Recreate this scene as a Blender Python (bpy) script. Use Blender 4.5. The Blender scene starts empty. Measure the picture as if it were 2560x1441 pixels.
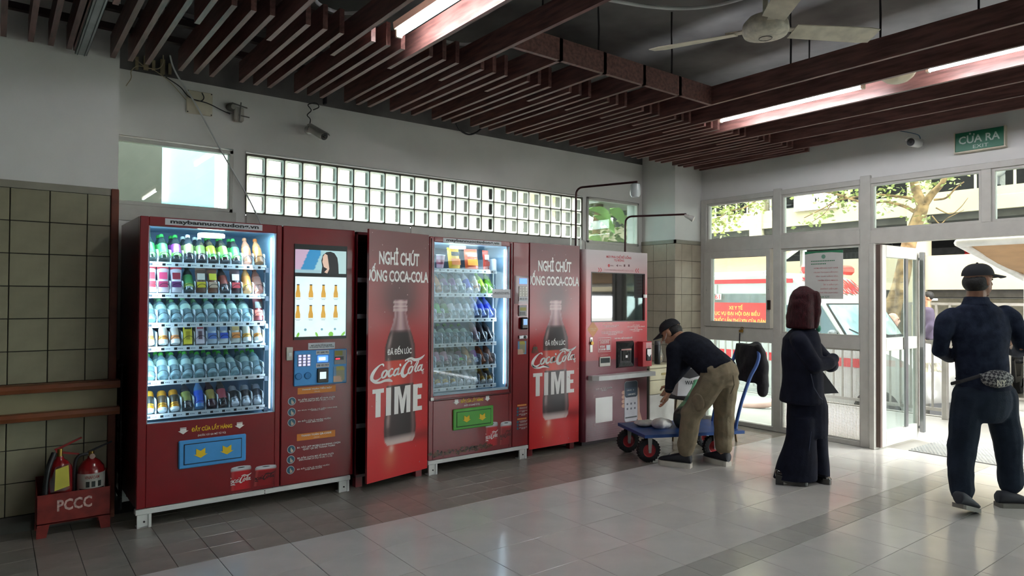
import bpy, bmesh, math, random
import numpy as np
from mathutils import Vector, Matrix
random.seed(7)
S = bpy.context.scene
COL = S.collection
R_ = math.radians
# ---------------------------------------------------------------- camera, sky, exposure
CAM = np.array([0.0, 0.0, 1.4474]); FPX = 1686.76
_F = np.array([0.60895, 0.79308, 0.01460]); _F /= np.linalg.norm(_F)
_R = np.array([0.79314, -0.60900, 0.00640]); _R -= _F * (_R @ _F); _R /= np.linalg.norm(_R)
_U = np.cross(_R, _F)
cd = bpy.data.cameras.new('camera'); cam = bpy.data.objects.new('camera', cd); COL.objects.link(cam)
cd.sensor_width = 36.0; cd.lens = 36.0 * FPX / 2560.0; cd.clip_start = .05; cd.clip_end = 200
cam.matrix_world = Matrix(((_R[0], _U[0], -_F[0], CAM[0]), (_R[1], _U[1], -_F[1], CAM[1]), (_R[2], _U[2], -_F[2], CAM[2]), (0, 0, 0, 1)))
S.camera = cam
wd = bpy.data.worlds.new('sky'); S.world = wd; wd.use_nodes = True
bg = wd.node_tree.nodes['Background']; bg.inputs[0].default_value = (0.94, 0.98, 1.0, 1); bg.inputs[1].default_value = 4.4
sd = bpy.data.lights.new('sun', 'SUN'); sd.energy = 1.4; sd.angle = R_(25); sd.color = (1, .95, .86)
sun = bpy.data.objects.new('sun', sd); COL.objects.link(sun); sun.rotation_euler = (R_(38), R_(20), R_(25))
S.view_settings.view_transform = 'Standard'; S.view_settings.look = 'None'; S.view_settings.gamma = 1
S.view_settings.use_curve_mapping = False; S.view_settings.exposure = 1.95
S.cycles.max_bounces = 8; S.cycles.diffuse_bounces = 4; S.cycles.glossy_bounces = 3; S.cycles.transmission_bounces = 6; S.cycles.transparent_max_bounces = 14
TUBE_STRENGTH = 30.0
# ---------------------------------------------------------------- photo rays -> places on real planes
def ray(px, py): return _F + (px - 1280) / FPX * _R - (py - 720.5) / FPX * _U
def onx(px, py, X): d = ray(px, py); return CAM + d * (X / d[0])
def ony(px, py, Y): d = ray(px, py); return CAM + d * (Y / d[1])
def onz(px, py, Z): d = ray(px, py); return CAM + d * ((Z - CAM[2]) / d[2])
def dp(px, py, dep): d = ray(px, py); return CAM + d * (dep / (d @ _F))
def pix(P):
    d = np.asarray(P, float) - CAM; z = d @ _F
    return (1280 + FPX * (d @ _R) / z, 720.5 - FPX * (d @ _U) / z) if z > .1 else (-9999, -9999)
# ---------------------------------------------------------------- materials
def lin(h):
    if not isinstance(h, str): return tuple(h)[:3]
    c = [int(h[i:i + 2], 16) / 255 for i in (0, 2, 4)]
    return tuple(x / 12.92 if x <= .04045 else ((x + .055) / 1.055) ** 2.4 for x in c)
MATS = {}
def mat(name, col='808080', rough=.5, metal=0, var=.06, vscale=6, bump=0, bscale=60, emit=None, estr=0, coat=0, objvar=0, spec=.5, attr=None, col2=None, sub=0, alpha=1, stretch=None):
    if name in MATS: return MATS[name]
    m = bpy.data.materials.new(name); m.use_nodes = True; nt = m.node_tree; N = nt.nodes; L = nt.links
    b = N['Principled BSDF']; c = lin(col)
    b.inputs['Roughness'].default_value = rough; b.inputs['Metallic'].default_value = metal
    b.inputs['Specular IOR Level'].default_value = spec; b.inputs['Coat Weight'].default_value = coat
    b.inputs['Alpha'].default_value = alpha
    tc = N.new('ShaderNodeTexCoord'); src = tc.outputs['Object']
    if stretch:
        mp = N.new('ShaderNodeMapping'); mp.inputs['Scale'].default_value = stretch; L.new(src, mp.inputs[0]); src = mp.outputs[0]
    nz = N.new('ShaderNodeTexNoise'); nz.inputs['Scale'].default_value = vscale; nz.inputs['Detail'].default_value = 4; L.new(src, nz.inputs['Vector'])
    mx = N.new('ShaderNodeMix'); mx.data_type = 'RGBA'
    d = lin(col2) if col2 else tuple(x * (1 - 2.5 * var) for x in c)
    e = c if col2 else tuple(min(1, x * (1 + var)) for x in c)
    mx.inputs[6].default_value = (*d, 1); mx.inputs[7].default_value = (*e, 1)
    rp = N.new('ShaderNodeMapRange'); rp.inputs[1].default_value = .32; rp.inputs[2].default_value = .62; L.new(nz.outputs['Fac'], rp.inputs[0]); L.new(rp.outputs[0], mx.inputs[0])
    out = mx.outputs[2]
    if attr:
        at = N.new('ShaderNodeAttribute'); at.attribute_name = attr; out = at.outputs['Color']
    if objvar:
        oi = N.new('ShaderNodeObjectInfo'); hs = N.new('ShaderNodeHueSaturation'); mr = N.new('ShaderNodeMapRange')
        mr.inputs[3].default_value = 1 - objvar; mr.inputs[4].default_value = 1 + objvar
        L.new(oi.outputs['Random'], mr.inputs[0]); L.new(mr.outputs[0], hs.inputs['Value']); L.new(out, hs.inputs['Color']); out = hs.outputs[0]
    L.new(out, b.inputs['Base Color'])
    if estr:
        if attr: L.new(out, b.inputs['Emission Color'])
        else: b.inputs['Emission Color'].default_value = (*lin(emit or col), 1)
        b.inputs['Emission Strength'].default_value = estr
    if bump:
        n2 = N.new('ShaderNodeTexNoise'); n2.inputs['Scale'].default_value = bscale; n2.inputs['Detail'].default_value = 3; L.new(src, n2.inputs['Vector'])
        bp = N.new('ShaderNodeBump'); bp.inputs['Strength'].default_value = bump; bp.inputs['Distance'].default_value = .01
        L.new(n2.outputs['Fac'], bp.inputs['Height']); L.new(bp.outputs[0], b.inputs['Normal'])
    MATS[name] = m; return m
def glass_mat(name, tint='ffffff', refl=1.0, rough=.0, base=.0, haze=0):
    """thin pane: clear with a Fresnel sheen; haze adds a thin dusty film"""
    if name in MATS: return MATS[name]
    m = bpy.data.materials.new(name); m.use_nodes = True; nt = m.node_tree; N = nt.nodes; L = nt.links; N.remove(N['Principled BSDF'])
    t = N.new('ShaderNodeBsdfTransparent'); t.inputs[0].default_value = (*lin(tint), 1)
    g = N.new('ShaderNodeBsdfGlossy'); g.inputs['Roughness'].default_value = rough
    f = N.new('ShaderNodeFresnel'); f.inputs[0].default_value = 1.45
    k = N.new('ShaderNodeMath'); k.operation = 'MULTIPLY_ADD'; k.inputs[1].default_value = refl; k.inputs[2].default_value = base; L.new(f.outputs[0], k.inputs[0])
    x = N.new('ShaderNodeMixShader'); L.new(k.outputs[0], x.inputs[0]); L.new(t.outputs[0], x.inputs[1]); L.new(g.outputs[0], x.inputs[2]); last = x
    if haze:
        d = N.new('ShaderNodeBsdfDiffuse'); d.inputs[0].default_value = (.8, .8, .78, 1); y = N.new('ShaderNodeMixShader')
        nz = N.new('ShaderNodeTexNoise'); nz.inputs['Scale'].default_value = 2; tcn = N.new('ShaderNodeTexCoord'); L.new(tcn.outputs['Object'], nz.inputs['Vector'])
        h2 = N.new('ShaderNodeMath'); h2.operation = 'MULTIPLY'; h2.inputs[1].default_value = haze * 2; L.new(nz.outputs['Fac'], h2.inputs[0]); L.new(h2.outputs[0], y.inputs[0])
        L.new(x.outputs[0], y.inputs[1]); L.new(d.outputs[0], y.inputs[2]); last = y
    L.new(last.outputs[0], N['Material Output'].inputs[0]); MATS[name] = m; return m
# ---------------------------------------------------------------- objects
LOC = {}
def link(o, parent=None):
    COL.objects.link(o)
    if parent is not None: o.parent = parent
    return o
def tag(o, label=None, cat=None, group=None, kind=None):
    if label: o['label'] = label
    if cat: o['category'] = cat
    if group: o['group'] = group
    if kind: o['kind'] = kind
    return o
def thing(name, label, cat, loc=(0, 0, 0), group=None):
    o = bpy.data.objects.new(name, None); o.location = loc; o.empty_display_size = .05; link(o); LOC[o.name] = Vector(loc)
    return tag(o, label, cat, group)
def worldloc(o):
    v = Vector((0, 0, 0))
    while o is not None: v += o.location; o = o.parent
    return v
class MB:
    def __init__(s): s.v = []; s.f = []; s.mi = []; s.cur = 0
    def add(s, vs, fs):
        n = len(s.v); s.v += [tuple(map(float, p)) for p in vs]
        for f in fs: s.f.append(tuple(i + n for i in f)); s.mi.append(s.cur)
        return s
    def m(s, i): s.cur = i; return s
    def box(s, x0, x1, y0, y1, z0, z1, b=0):
        x0, x1 = min(x0, x1), max(x0, x1); y0, y1 = min(y0, y1), max(y0, y1); z0, z1 = min(z0, z1), max(z0, z1)
        if b <= 0:
            return s.add([(x0, y0, z0), (x1, y0, z0), (x1, y1, z0), (x0, y1, z0), (x0, y0, z1), (x1, y0, z1), (x1, y1, z1), (x0, y1, z1)],
                         [(0, 3, 2, 1), (4, 5, 6, 7), (0, 1, 5, 4), (1, 2, 6, 5), (2, 3, 7, 6), (3, 0, 4, 7)])
        b = min(b, (x1 - x0) / 2.01, (y1 - y0) / 2.01, (z1 - z0) / 2.01)
        vs = []; ix = {}
        for cx in (0, 1):
            for cy in (0, 1):
                for cz in (0, 1):
                    P = [(x0, x1)[cx], (y0, y1)[cy], (z0, z1)[cz]]; D = [(1, -1)[cx] * b, (1, -1)[cy] * b, (1, -1)[cz] * b]
                    for a in range(3):
                        q = [P[k] + (0 if k == a else D[k]) for k in range(3)]; ix[(cx, cy, cz, a)] = len(vs); vs.append(q)
        fs = []
        for a in range(3):
            o1, o2 = [k for k in range(3) if k != a]
            for sd_ in (0, 1):
                lst = []
                for p, q in ((0, 0), (1, 0), (1, 1), (0, 1)):
                    c = [0, 0, 0]; c[a] = sd_; c[o1] = p; c[o2] = q; lst.append(ix[(*c, a)])
                fs.append(lst)
            for p in (0, 1):
                for q in (0, 1):
                    c0 = [0, 0, 0]; c0[o1] = p; c0[o2] = q; c1 = list(c0); c1[a] = 1
                    fs.append([ix[(*c0, o1)], ix[(*c0, o2)], ix[(*c1, o2)], ix[(*c1, o1)]])
        for cx in (0, 1):
            for cy in (0, 1):
                for cz in (0, 1): fs.append([ix[(cx, cy, cz, 0)], ix[(cx, cy, cz, 1)], ix[(cx, cy, cz, 2)]])
        ctr = np.array([(x0 + x1) / 2, (y0 + y1) / 2, (z0 + z1) / 2]); V = np.array(vs); out = []
        for f in fs:
            p = V[list(f)]; n = np.cross(p[1] - p[0], p[2] - p[1])
            out.append(tuple(f) if n @ (p.mean(0) - ctr) > 0 else tuple(reversed(f)))
        return s.add(vs, out)
    def ring_loft(s, rings, cap=True, closed=False):
        n = len(rings[0]); vs = [p for r in rings for p in r]; fs = []
        m = len(rings)
        for i in range(m if closed else m - 1):
            a = i * n; b = ((i + 1) % m) * n
            for j in range(n): fs.append((a + j, a + (j + 1) % n, b + (j + 1) % n, b + j))
        if cap and not closed: fs.append(tuple(range(n - 1, -1, -1))); fs.append(tuple((m - 1) * n + j for j in range(n)))
        return s.add(vs, fs)
    def tube(s, path, r, n=8, cap=True, closed=False, sq=None):
        P = [Vector(p) for p in path]; m = len(P); rr = r if isinstance(r, (list, tuple)) else [r] * m
        T = []
        for i in range(m):
            a = P[(i - 1) % m] if (closed or i > 0) else P[i]; b = P[(i + 1) % m] if (closed or i < m - 1) else P[i]
            t = (b - a); T.append(t.normalized() if t.length > 1e-9 else Vector((0, 0, 1)))
        ref = Vector((0, 0, 1)) if abs(T[0].z) < .9 else Vector((1, 0, 0))
        u = (ref - T[0] * ref.dot(T[0])).normalized(); rings = []
        for i in range(m):
            u = (u - T[i] * u.dot(T[i]))
            u = u.normalized() if u.length > 1e-6 else T[i].orthogonal().normalized()
            w = T[i].cross(u)
            rings.append([P[i] + (u * math.cos(2 * math.pi * k / n) + w * math.sin(2 * math.pi * k / n) * (sq or 1)) * rr[i] for k in range(n)])
        return s.ring_loft(rings, cap, closed)
    def lathe(s, prof, n=16, o=(0, 0, 0), ax=(0, 0, 1), cap=True):
        A = Vector(ax).normalized(); u = A.orthogonal().normalized(); w = A.cross(u); O = Vector(o)
        if abs(A.z) > .99: u = Vector((1, 0, 0)); w = A.cross(u)
        return s.ring_loft([[O + A * z + (u * math.cos(2 * math.pi * k / n) + w * math.sin(2 * math.pi * k / n)) * max(r, 1e-4) for k in range(n)] for r, z in prof], cap)
    def cyl(s, a, b, r, n=12, r2=None):
        return s.tube([a, b], [r, r if r2 is None else r2], n)
    def ell(s, c, rx, ry, rz, nu=14, nv=9, M=None):
        rings = []
        for i in range(nv + 1):
            t = -math.pi / 2 + math.pi * i / nv; ct = max(math.cos(t), .004)
            rg = [Vector((rx * ct * math.cos(2 * math.pi * k / nu), ry * ct * math.sin(2 * math.pi * k / nu), rz * math.sin(t))) for k in range(nu)]
            if M is not None: rg = [M @ p for p in rg]
            rings.append([p + Vector(c) for p in rg])
        return s.ring_loft(rings)
    def prism(s, poly, fr, d0, d1):
        """polygon in frame coordinates (u,v) pushed from depth d0 to d1"""
        n = len(poly)
        if sum(poly[i][0] * poly[(i + 1) % n][1] - poly[(i + 1) % n][0] * poly[i][1] for i in range(n)) < 0: poly = poly[::-1]
        a = [fr(u, v, d1) for u, v in poly]; b = [fr(u, v, d0) for u, v in poly]
        fs = [tuple(range(n)), tuple(range(2 * n - 1, n - 1, -1))] + [(i, i + n, (i + 1) % n + n, (i + 1) % n) for i in range(n)]
        return s.add(a + b, fs)
    def flat(s, poly, fr, d=0):
        return s.add([fr(u, v, d) for u, v in poly], [tuple(range(len(poly)))])
    def build(s, name, mats, parent=None, smooth=0, loc=None, recalc=True):
        me = bpy.data.meshes.new(name)
        off = worldloc(parent) if parent is not None else Vector(loc or (0, 0, 0))
        me.from_pydata([(p[0] - off.x, p[1] - off.y, p[2] - off.z) for p in s.v], [], s.f)
        ms = mats if isinstance(mats, (list, tuple)) else [mats]
        for m in ms: me.materials.append(m)
        if len(ms) > 1: me.polygons.foreach_set('material_index', s.mi)
        if recalc:
            bm = bmesh.new(); bm.from_mesh(me); bmesh.ops.recalc_face_normals(bm, faces=bm.faces); bm.to_mesh(me); bm.free()
        if smooth:
            me.polygons.foreach_set('use_smooth', [True] * len(me.polygons))
            try: me.set_sharp_from_angle(angle=R_(smooth))
            except Exception: pass
        me.update(); o = bpy.data.objects.new(name, me); link(o, parent)
        if parent is None and loc: o.location = loc
        return o
def box(name, m, parent, *a, b=0, loc=None): return MB().box(*a, b=b).build(name, m, parent, loc=loc)
def tube(name, m, parent, path, r, n=8, smooth=60, **k): return MB().tube(path, r, n, **k).build(name, m, parent, smooth)
def struct(name, mb, m, label=None, smooth=0): o = mb.build(name, m, None, smooth); o['kind'] = 'structure'; tag(o, label); return o
def copytree(o, parent=None):
    c = o.copy(); link(c, parent)
    for ch in list(o.children): copytree(ch, c)
    return c
def spline(pts, n=6, closed=False):
    P = [np.array(p, float) for p in pts]; out = []; m = len(P)
    for i in range(m if closed else m - 1):
        p0 = P[(i - 1) % m] if (closed or i > 0) else 2 * P[0] - P[1]
        p1 = P[i]; p2 = P[(i + 1) % m]; p3 = P[(i + 2) % m] if (closed or i < m - 2) else 2 * P[-1] - P[-2]
        for k in range(n):
            t = k / n; out.append(.5 * ((2 * p1) + (p2 - p0) * t + (2 * p0 - 5 * p1 + 4 * p2 - p3) * t * t + (3 * p1 - p0 - 3 * p2 + p3) * t ** 3))
    if not closed: out.append(P[-1])
    return out
# frames: fr(u, v, d) -> world point, d is the distance out of the surface
def fr_y(y): return lambda u, v, d=0: (u, y - d, v)            # surface facing -y, u = x, v = z
def fr_x(x): return lambda u, v, d=0: (x - d, u, v)            # surface facing -x, u = y, v = z
def fr_gen(o, ux, uz):
    o, ux, uz = Vector(o), Vector(ux), Vector(uz); n = ux.cross(uz).normalized()
    return lambda u, v, d=0: tuple(o + ux * u + uz * v + n * d)
# lettering is queued and turned to flat mesh in one pass at the end
TXT = []
def text(parent, body, m, fr, box_, d=.0012, bold=.0, name='lettering', clip=None, flip=False, shear=0, spacing=1.0):
    TXT.append((parent, body, m, fr, box_, d, bold, name, clip, flip, shear, spacing))
def flush_text():
    tmp = []
    for t in TXT:
        c = bpy.data.curves.new('lettering', 'FONT'); c.body = t[1]; c.size = 1; c.resolution_u = 2; c.offset = t[6]; c.space_character = t[11]; c.align_x = 'CENTER'; c.space_line = .95
        o = bpy.data.objects.new('lettering', c); COL.objects.link(o); tmp.append(o)
    dg = bpy.context.evaluated_depsgraph_get(); dg.update()
    for t, o in zip(TXT, tmp):
        parent, body, m, fr, (u0, v0, u1, v1), d, bold, name, clip, flip, shear, sp = t
        me = bpy.data.meshes.new_from_object(o.evaluated_get(dg), depsgraph=dg); n = len(me.vertices)
        if n == 0: continue
        co = np.empty(n * 3); me.vertices.foreach_get('co', co); co = co.reshape(-1, 3)
        lo = co.min(0); hi = co.max(0); w = (co[:, 0] - lo[0]) / max(hi[0] - lo[0], 1e-6); h = (co[:, 1] - lo[1]) / max(hi[1] - lo[1], 1e-6)
        if flip: w = 1 - w
        uu = u0 + w * (u1 - u0); vv = v0 + h * (v1 - v0) + shear * w
        if clip:
            bm = bmesh.new(); bm.from_mesh(me)
            for v_, a_, b_ in zip(bm.verts, uu, vv): v_.co = (a_, b_, 0)
            for k, s_ in ((clip[0], -1), (clip[1], 1)):
                bmesh.ops.bisect_plane(bm, geom=bm.verts[:] + bm.edges[:] + bm.faces[:], plane_co=(k, 0, 0), plane_no=(s_, 0, 0), clear_outer=True)
            bm.to_mesh(me); bm.free(); n = len(me.vertices); co = np.empty(n * 3); me.vertices.foreach_get('co', co); co = co.reshape(-1, 3); uu = co[:, 0]; vv = co[:, 1]
        off = worldloc(parent)
        pts = np.array([fr(a_, b_, d) for a_, b_ in zip(uu, vv)]) - np.array(off)
        me.vertices.foreach_set('co', pts.astype(np.float32).ravel()); me.materials.clear(); me.materials.append(m); me.name = name
        me.polygons.foreach_set('use_smooth', [False] * len(me.polygons)); me.update()
        link(bpy.data.objects.new(name, me), parent)
    for o in tmp:
        c = o.data; bpy.data.objects.remove(o); bpy.data.curves.remove(c)
def cgrid(name, m, parent, fr, box_, nx, ny, fn, d=.001):
    """flat print: a grid whose vertex colours are the printed picture; fn(s,t) -> linear rgb for s,t in 0..1"""
    u0, v0, u1, v1 = box_; vs = []; cs = []
    for j in range(ny + 1):
        for i in range(nx + 1):
            a, b = i / nx, j / ny; vs.append(fr(u0 + a * (u1 - u0), v0 + b * (v1 - v0), d)); cs.append((*fn(a, b), 1))
    fs = [(j * (nx + 1) + i, j * (nx + 1) + i + 1, (j + 1) * (nx + 1) + i + 1, (j + 1) * (nx + 1) + i) for j in range(ny) for i in range(nx)]
    off = worldloc(parent); me = bpy.data.meshes.new(name); me.from_pydata([(p[0] - off.x, p[1] - off.y, p[2] - off.z) for p in vs], [], fs)
    ca = me.color_attributes.new('Col', 'FLOAT_COLOR', 'POINT'); ca.data.foreach_set('color', np.array(cs, np.float32).ravel()); me.materials.append(m); me.update()
    return link(bpy.data.objects.new(name, me), parent)
def ribbon(mb, pts, w, fr, d, n=6):
    P = spline(pts, n); Wd = spline([(x, 0) for x in w], n); m = len(P); L_ = []; Rr = []
    for i in range(m):
        a = P[max(i - 1, 0)]; b = P[min(i + 1, m - 1)]; t = b - a; t = t / (np.linalg.norm(t) + 1e-9); nn = np.array([-t[1], t[0]]) * Wd[i][0] / 2
        L_.append(P[i] + nn); Rr.append(P[i] - nn)
    vs = [fr(p[0], p[1], d) for p in L_] + [fr(p[0], p[1], d) for p in Rr]
    mb.add(vs, [(i, i + 1, m + i + 1, m + i) for i in range(m - 1)])
ORD = ['first', 'second', 'third', 'fourth', 'fifth', 'sixth', 'seventh', 'eighth', 'ninth', 'tenth']
# ================================================================ the room
YW, YL, XR, XC = 5.62, 5.10, 6.83, 6.32       # machine wall, tiled wall face, glazed wall, corner pier
white = mat('wall_paint', 'dddcd7', .75, var=.02, vscale=3, bump=.04, bscale=25)
dkcon = mat('bare_concrete', '6a6866', .9, var=.18, vscale=2.5, bump=.3, bscale=12)
alu = mat('frame_paint', 'c3c1b9', .45, var=.03, vscale=9)
tile_p = mat('pier_tile', 'b5aa97', .25, var=.04, vscale=8, objvar=.05)
tile_w = mat('wall_tile', '918c74', .25, var=.04, vscale=8, objvar=.05)
grout = mat('grout', '33312b', .9)
tile_l = mat('floor_tile_light', 'c2c0ba', .15, var=.025, vscale=4, objvar=.035, bump=.02, bscale=30)
tile_d = mat('floor_tile_dark', '8d887e', .22, var=.05, vscale=6, objvar=.06, bump=.02, bscale=30)
wood = mat('stained_wood', '74504a', .4, var=.18, vscale=7, objvar=.16, bump=.06, bscale=40, stretch=(6, .7, 6))
brown = mat('brown_trim', '6b3420', .5, var=.12, vscale=10)
# floor: bed with separate tiles
floor = struct('floor', MB().box(-6, 7.0, -8, 5.75, -.12, -.004), grout, 'polished grey tiled floor of the lobby')
def tile_mesh(sx, sy, m, name='tile', t=.006):
    mb = MB(); g = .0014; mb.box(g, sx - g, g, sy - g, -t, 0, b=.0012); me = bpy.data.meshes.new(name); me.from_pydata(mb.v, [], mb.f); me.materials.append(m); return me
tile_b = mat('floor_tile_band', 'a9a7a1', .18, var=.03, vscale=6, objvar=.04)
TL, TD, TB = tile_mesh(.4, .4, tile_l), tile_mesh(.2, .2, tile_d), tile_mesh(.2, .2, tile_b)
restL, restD = MB(), MB(); seenL = []; seenD = []
def visible(x0, y0, s):
    q = [pix((x, y, 0)) for x, y in ((x0, y0), (x0 + s, y0), (x0, y0 + s), (x0 + s, y0 + s))]
    return max(a for a, _ in q) > 0 and min(a for a, _ in q) < 2560 and min(b for _, b in q) < 1441 and max(b for _, b in q) > 700
def tiles(x0, x1, y0, y1, s, seen, rest):
    nx = int(round((x1 - x0) / s)); ny = int(round((y1 - y0) / s))
    for i in range(nx):
        for j in range(ny):
            x, y = x0 + i * s, y0 + j * s
            if x + s > XR + .21: continue
            if visible(x, y, s): seen.append((x, y))
            else: rest.box(x + .0014, x + s - .0014, y + .0014, y + s - .0014, -.006, 0)
X0 = 1.801 - .4 * 15
tiles(X0, 7.0, 3.946, 3.946 + .2 * 6, .2, seenD, restD); seenB, restB = [], MB(); tiles(X0, 7.0, 2.146, 2.346, .2, seenB, restB)
tiles(X0, 7.0, 2.346, 3.946, .4, seenL, restL); tiles(X0, 7.0, 2.146 - .4 * 20, 2.146, .4, seenL, restL)
for lst, me, rest in ((seenL, TL, restL), (seenD, TD, restD), (seenB, TB, restB)):
    lst.sort(key=lambda p: p[0] ** 2 + p[1] ** 2)
    sz = .4 if me is TL else .2
    for x, y in lst[:300]:
        o = bpy.data.objects.new('tile', me); o.location = (x, y, 0); link(o, floor)
    for x, y in lst[300:]: rest.box(x + .0014, x + sz - .0014, y + .0014, y + sz - .0014, -.006, 0)
restL.build('tile_field', tile_l, floor)['kind'] = 'stuff'; restD.build('tile_field', tile_d, floor)['kind'] = 'stuff'; restB.build('tile_field', tile_b, floor)['kind'] = 'stuff'
# tiled wall at the left
wl = struct('wall_left', MB().box(-6, .64, YL + .012, YL + .55, -.1, 3.62), white, 'pale plaster wall above the tiled dado at the left')
box('tile_bed', grout, wl, -6, .60, YL + .008, YL + .014, 0, 2.1)
box('dado_cap', mat('dado_cap', '8f8b7c', .4), wl, -6, .60, YL - .004, YL + .014, 2.1, 2.145)
WT = bpy.data.meshes.new('tile'); _m = MB().box(.0026, .1974, 0, .01, .0026, .1974, b=.002); WT.from_pydata(_m.v, [], _m.f); WT.materials.append(tile_w)
for i in range(4):
    for j in range(11):
        if i == 3 and True:
            if j == 0: wtn = bpy.data.meshes.new('tile'); _m = MB().box(.0018, .128, 0, .01, .0018, .1982, b=.002); wtn.from_pydata(_m.v, [], _m.f); wtn.materials.append(tile_w)
            me = wtn
        else: me = WT
        z = 2.1 - .2 * (j + 1)
        if z < 0: z = 0.0; 
        if j == 10: continue
        o = bpy.data.objects.new('tile', me); o.location = (-.13 + .2 * i, YL, z); link(o, wl)
_r = MB()
for i in range(28):
    for j in range(11): _r.box(-.13 - .2 * (i + 1) + .002, -.13 - .2 * i - .002, YL, YL + .01, 2.1 - .2 * (j + 1) + .002, 2.1 - .2 * j - .002)
_r.build('tile_field', tile_w, wl)['kind'] = 'stuff'
box('skirting', mat('skirting', '55534d', .5), wl, -6, .60, YL - .003, YL + .012, 0, .098)
t = MB().box(.60, .645, YL - .012, YL + .03, 0, 2.145, b=.004); struct('trim_1', t, brown, 'reddish brown vertical corner trim beside the big vending machine')
# machine wall: white strip above the windows, panels below, bare band at the top
wb = MB().box(.64, XR, YW, YW + .16, 2.62, 3.1).box(.64, XR, YW, YW + .16, -.1, 2.1).box(.64, .66, YW, YW + .16, 2.1, 2.62).box(1.50, 1.60, YW, YW + .16, 2.1, 2.62).box(5.315, 5.40, YW, YW + .16, 2.1, 2.62).box(6.24, XR, YW, YW + .16, 2.1, 2.62)
wback = struct('wall_back', wb, white, 'white wall with glass blocks behind the vending machines')
box('bare_band', dkcon, wback, .64, XR, YW - .004, YW + .16, 3.1, 3.62)
for a, b_ in ((.66, 1.53), (1.60, 3.1), (3.1, 5.34), (5.36, 6.31)): box('panel', alu, wback, a + .004, b_ - .004, YW - .012, YW, 1.995, 2.1 if a > 5 else 2.115, b=.003)
for xx in (.80, ): box('lock_plate', mat('lock_grey', '77756f', .4, .5), wback, .672, .708, YW - .02, YW, 1.29, 1.46)
def window(name, x0, x1, z0, z1, label, pane='window_glass', fw=.03):
    w = struct(name, MB().box(x0, x1, YW - .015, YW + .06, z1 - fw, z1, b=.004).box(x0, x1, YW - .015, YW + .06, z0, z0 + fw, b=.004).box(x0, x0 + fw, YW - .015, YW + .06, z0, z1, b=.004).box(x1 - fw, x1, YW - .015, YW + .06, z0, z1, b=.004), alu, label)
    box('pane', glass_mat('window_glass', 'e8f2ee', .8), w, x0 + fw, x1 - fw, YW + .02, YW + .026, z0 + fw, z1 - fw); return w
window('window_1', .66, 1.50, 2.11, 2.605, 'window pane at the left end of the back wall')
window('window_2', 5.385, 6.26, 2.085, 2.615, 'small window with green leaves behind, beside the pier')
# glass blocks
blkm = bpy.data.materials.new('glass_block'); blkm.use_nodes = True; N = blkm.node_tree.nodes; L = blkm.node_tree.links; b = N['Principled BSDF']
b.inputs['Base Color'].default_value = (.93, .95, .92, 1); b.inputs['Transmission Weight'].default_value = .93; b.inputs['Roughness'].default_value = .22; b.inputs['IOR'].default_value = 1.12
_n = N.new('ShaderNodeTexNoise'); _n.inputs['Scale'].default_value = 14; _b = N.new('ShaderNodeBump'); _b.inputs['Strength'].default_value = .25; _b.inputs['Distance'].default_value = .02; _t = N.new('ShaderNodeTexCoord')
L.new(_t.outputs['Object'], _n.inputs['Vector']); L.new(_n.outputs['Fac'], _b.inputs['Height']); L.new(_b.outputs[0], b.inputs['Normal'])
edgem = mat('block_edge', 'd8d6c6', .3, var=.02)
_nt = edgem.node_tree; _tr = _nt.nodes.new('ShaderNodeBsdfTranslucent'); _tr.inputs[0].default_value = (.9, .9, .82, 1); _ms = _nt.nodes.new('ShaderNodeMixShader'); _ms.inputs[0].default_value = .7
_nt.links.new(_nt.nodes['Principled BSDF'].outputs[0], _ms.inputs[1]); _nt.links.new(_tr.outputs[0], _ms.inputs[2]); _nt.links.new(_ms.outputs[0], _nt.nodes['Material Output'].inputs[0])
mort = mat('block_mortar', '5e5b50', .9)
PB = 3.708 / 24
wg = struct('window_3', MB().box(1.60, 5.32, YW - .01, YW + .09, 2.589, 2.60).box(1.60, 5.32, YW - .01, YW + .09, 2.115, 2.1255).box(1.598, 1.6037, YW - .01, YW + .09, 2.115, 2.6).box(5.3117, 5.318, YW - .01, YW + .09, 2.115, 2.6), mort, 'long strip of glass blocks above the vending machines')
_m = MB()
for i in range(1, 24): _m.box(1.6037 + PB * i - .005, 1.6037 + PB * i + .005, YW + .004, YW + .08, 2.1255, 2.589)
for j in (1, 2): _m.box(1.6037, 5.3117, YW + .005, YW + .079, 2.589 - PB * j - .005, 2.589 - PB * j + .005)
_m.build('mortar', mort, wg)
# one block: rounded rim and a recessed clear face
_m = MB(); h = PB / 2 - .005
def ringsq(hh, y, rr, n=4):
    pts = []
    for cx, cz, a0 in ((1, 1, 0), (-1, 1, 90), (-1, -1, 180), (1, -1, 270)):
        for k in range(n + 1):
            a = R_(a0 + 90 * k / n); pts.append((cx * (hh - rr) + rr * math.cos(a), y, cz * (hh - rr) + rr * math.sin(a)))
    return pts
_m.m(0).ring_loft([ringsq(h, .07, .012), ringsq(h, .006, .012), ringsq(h - .004, 0, .012), ringsq(h - .014, 0, .012), ringsq(h - .018, .005, .01)], cap=False)
_m.m(1).add(ringsq(h - .018, .005, .01), [tuple(range(20))]); _m.m(1).add(ringsq(h - .002, .069, .01), [tuple(range(20))])
GB = bpy.data.meshes.new('glass_block'); GB.from_pydata(_m.v, [], _m.f); GB.materials.append(edgem); GB.materials.append(blkm); GB.polygons.foreach_set('material_index', _m.mi)
bm = bmesh.new(); bm.from_mesh(GB); bmesh.ops.recalc_face_normals(bm, faces=bm.faces); bm.to_mesh(GB); bm.free()
for i in range(24):
    for j in range(3):
        o = bpy.data.objects.new('glass_block', GB); o.location = (1.6037 + PB * (i + .5), YW, 2.589 - PB * (j + .5)); link(o, wg)
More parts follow.
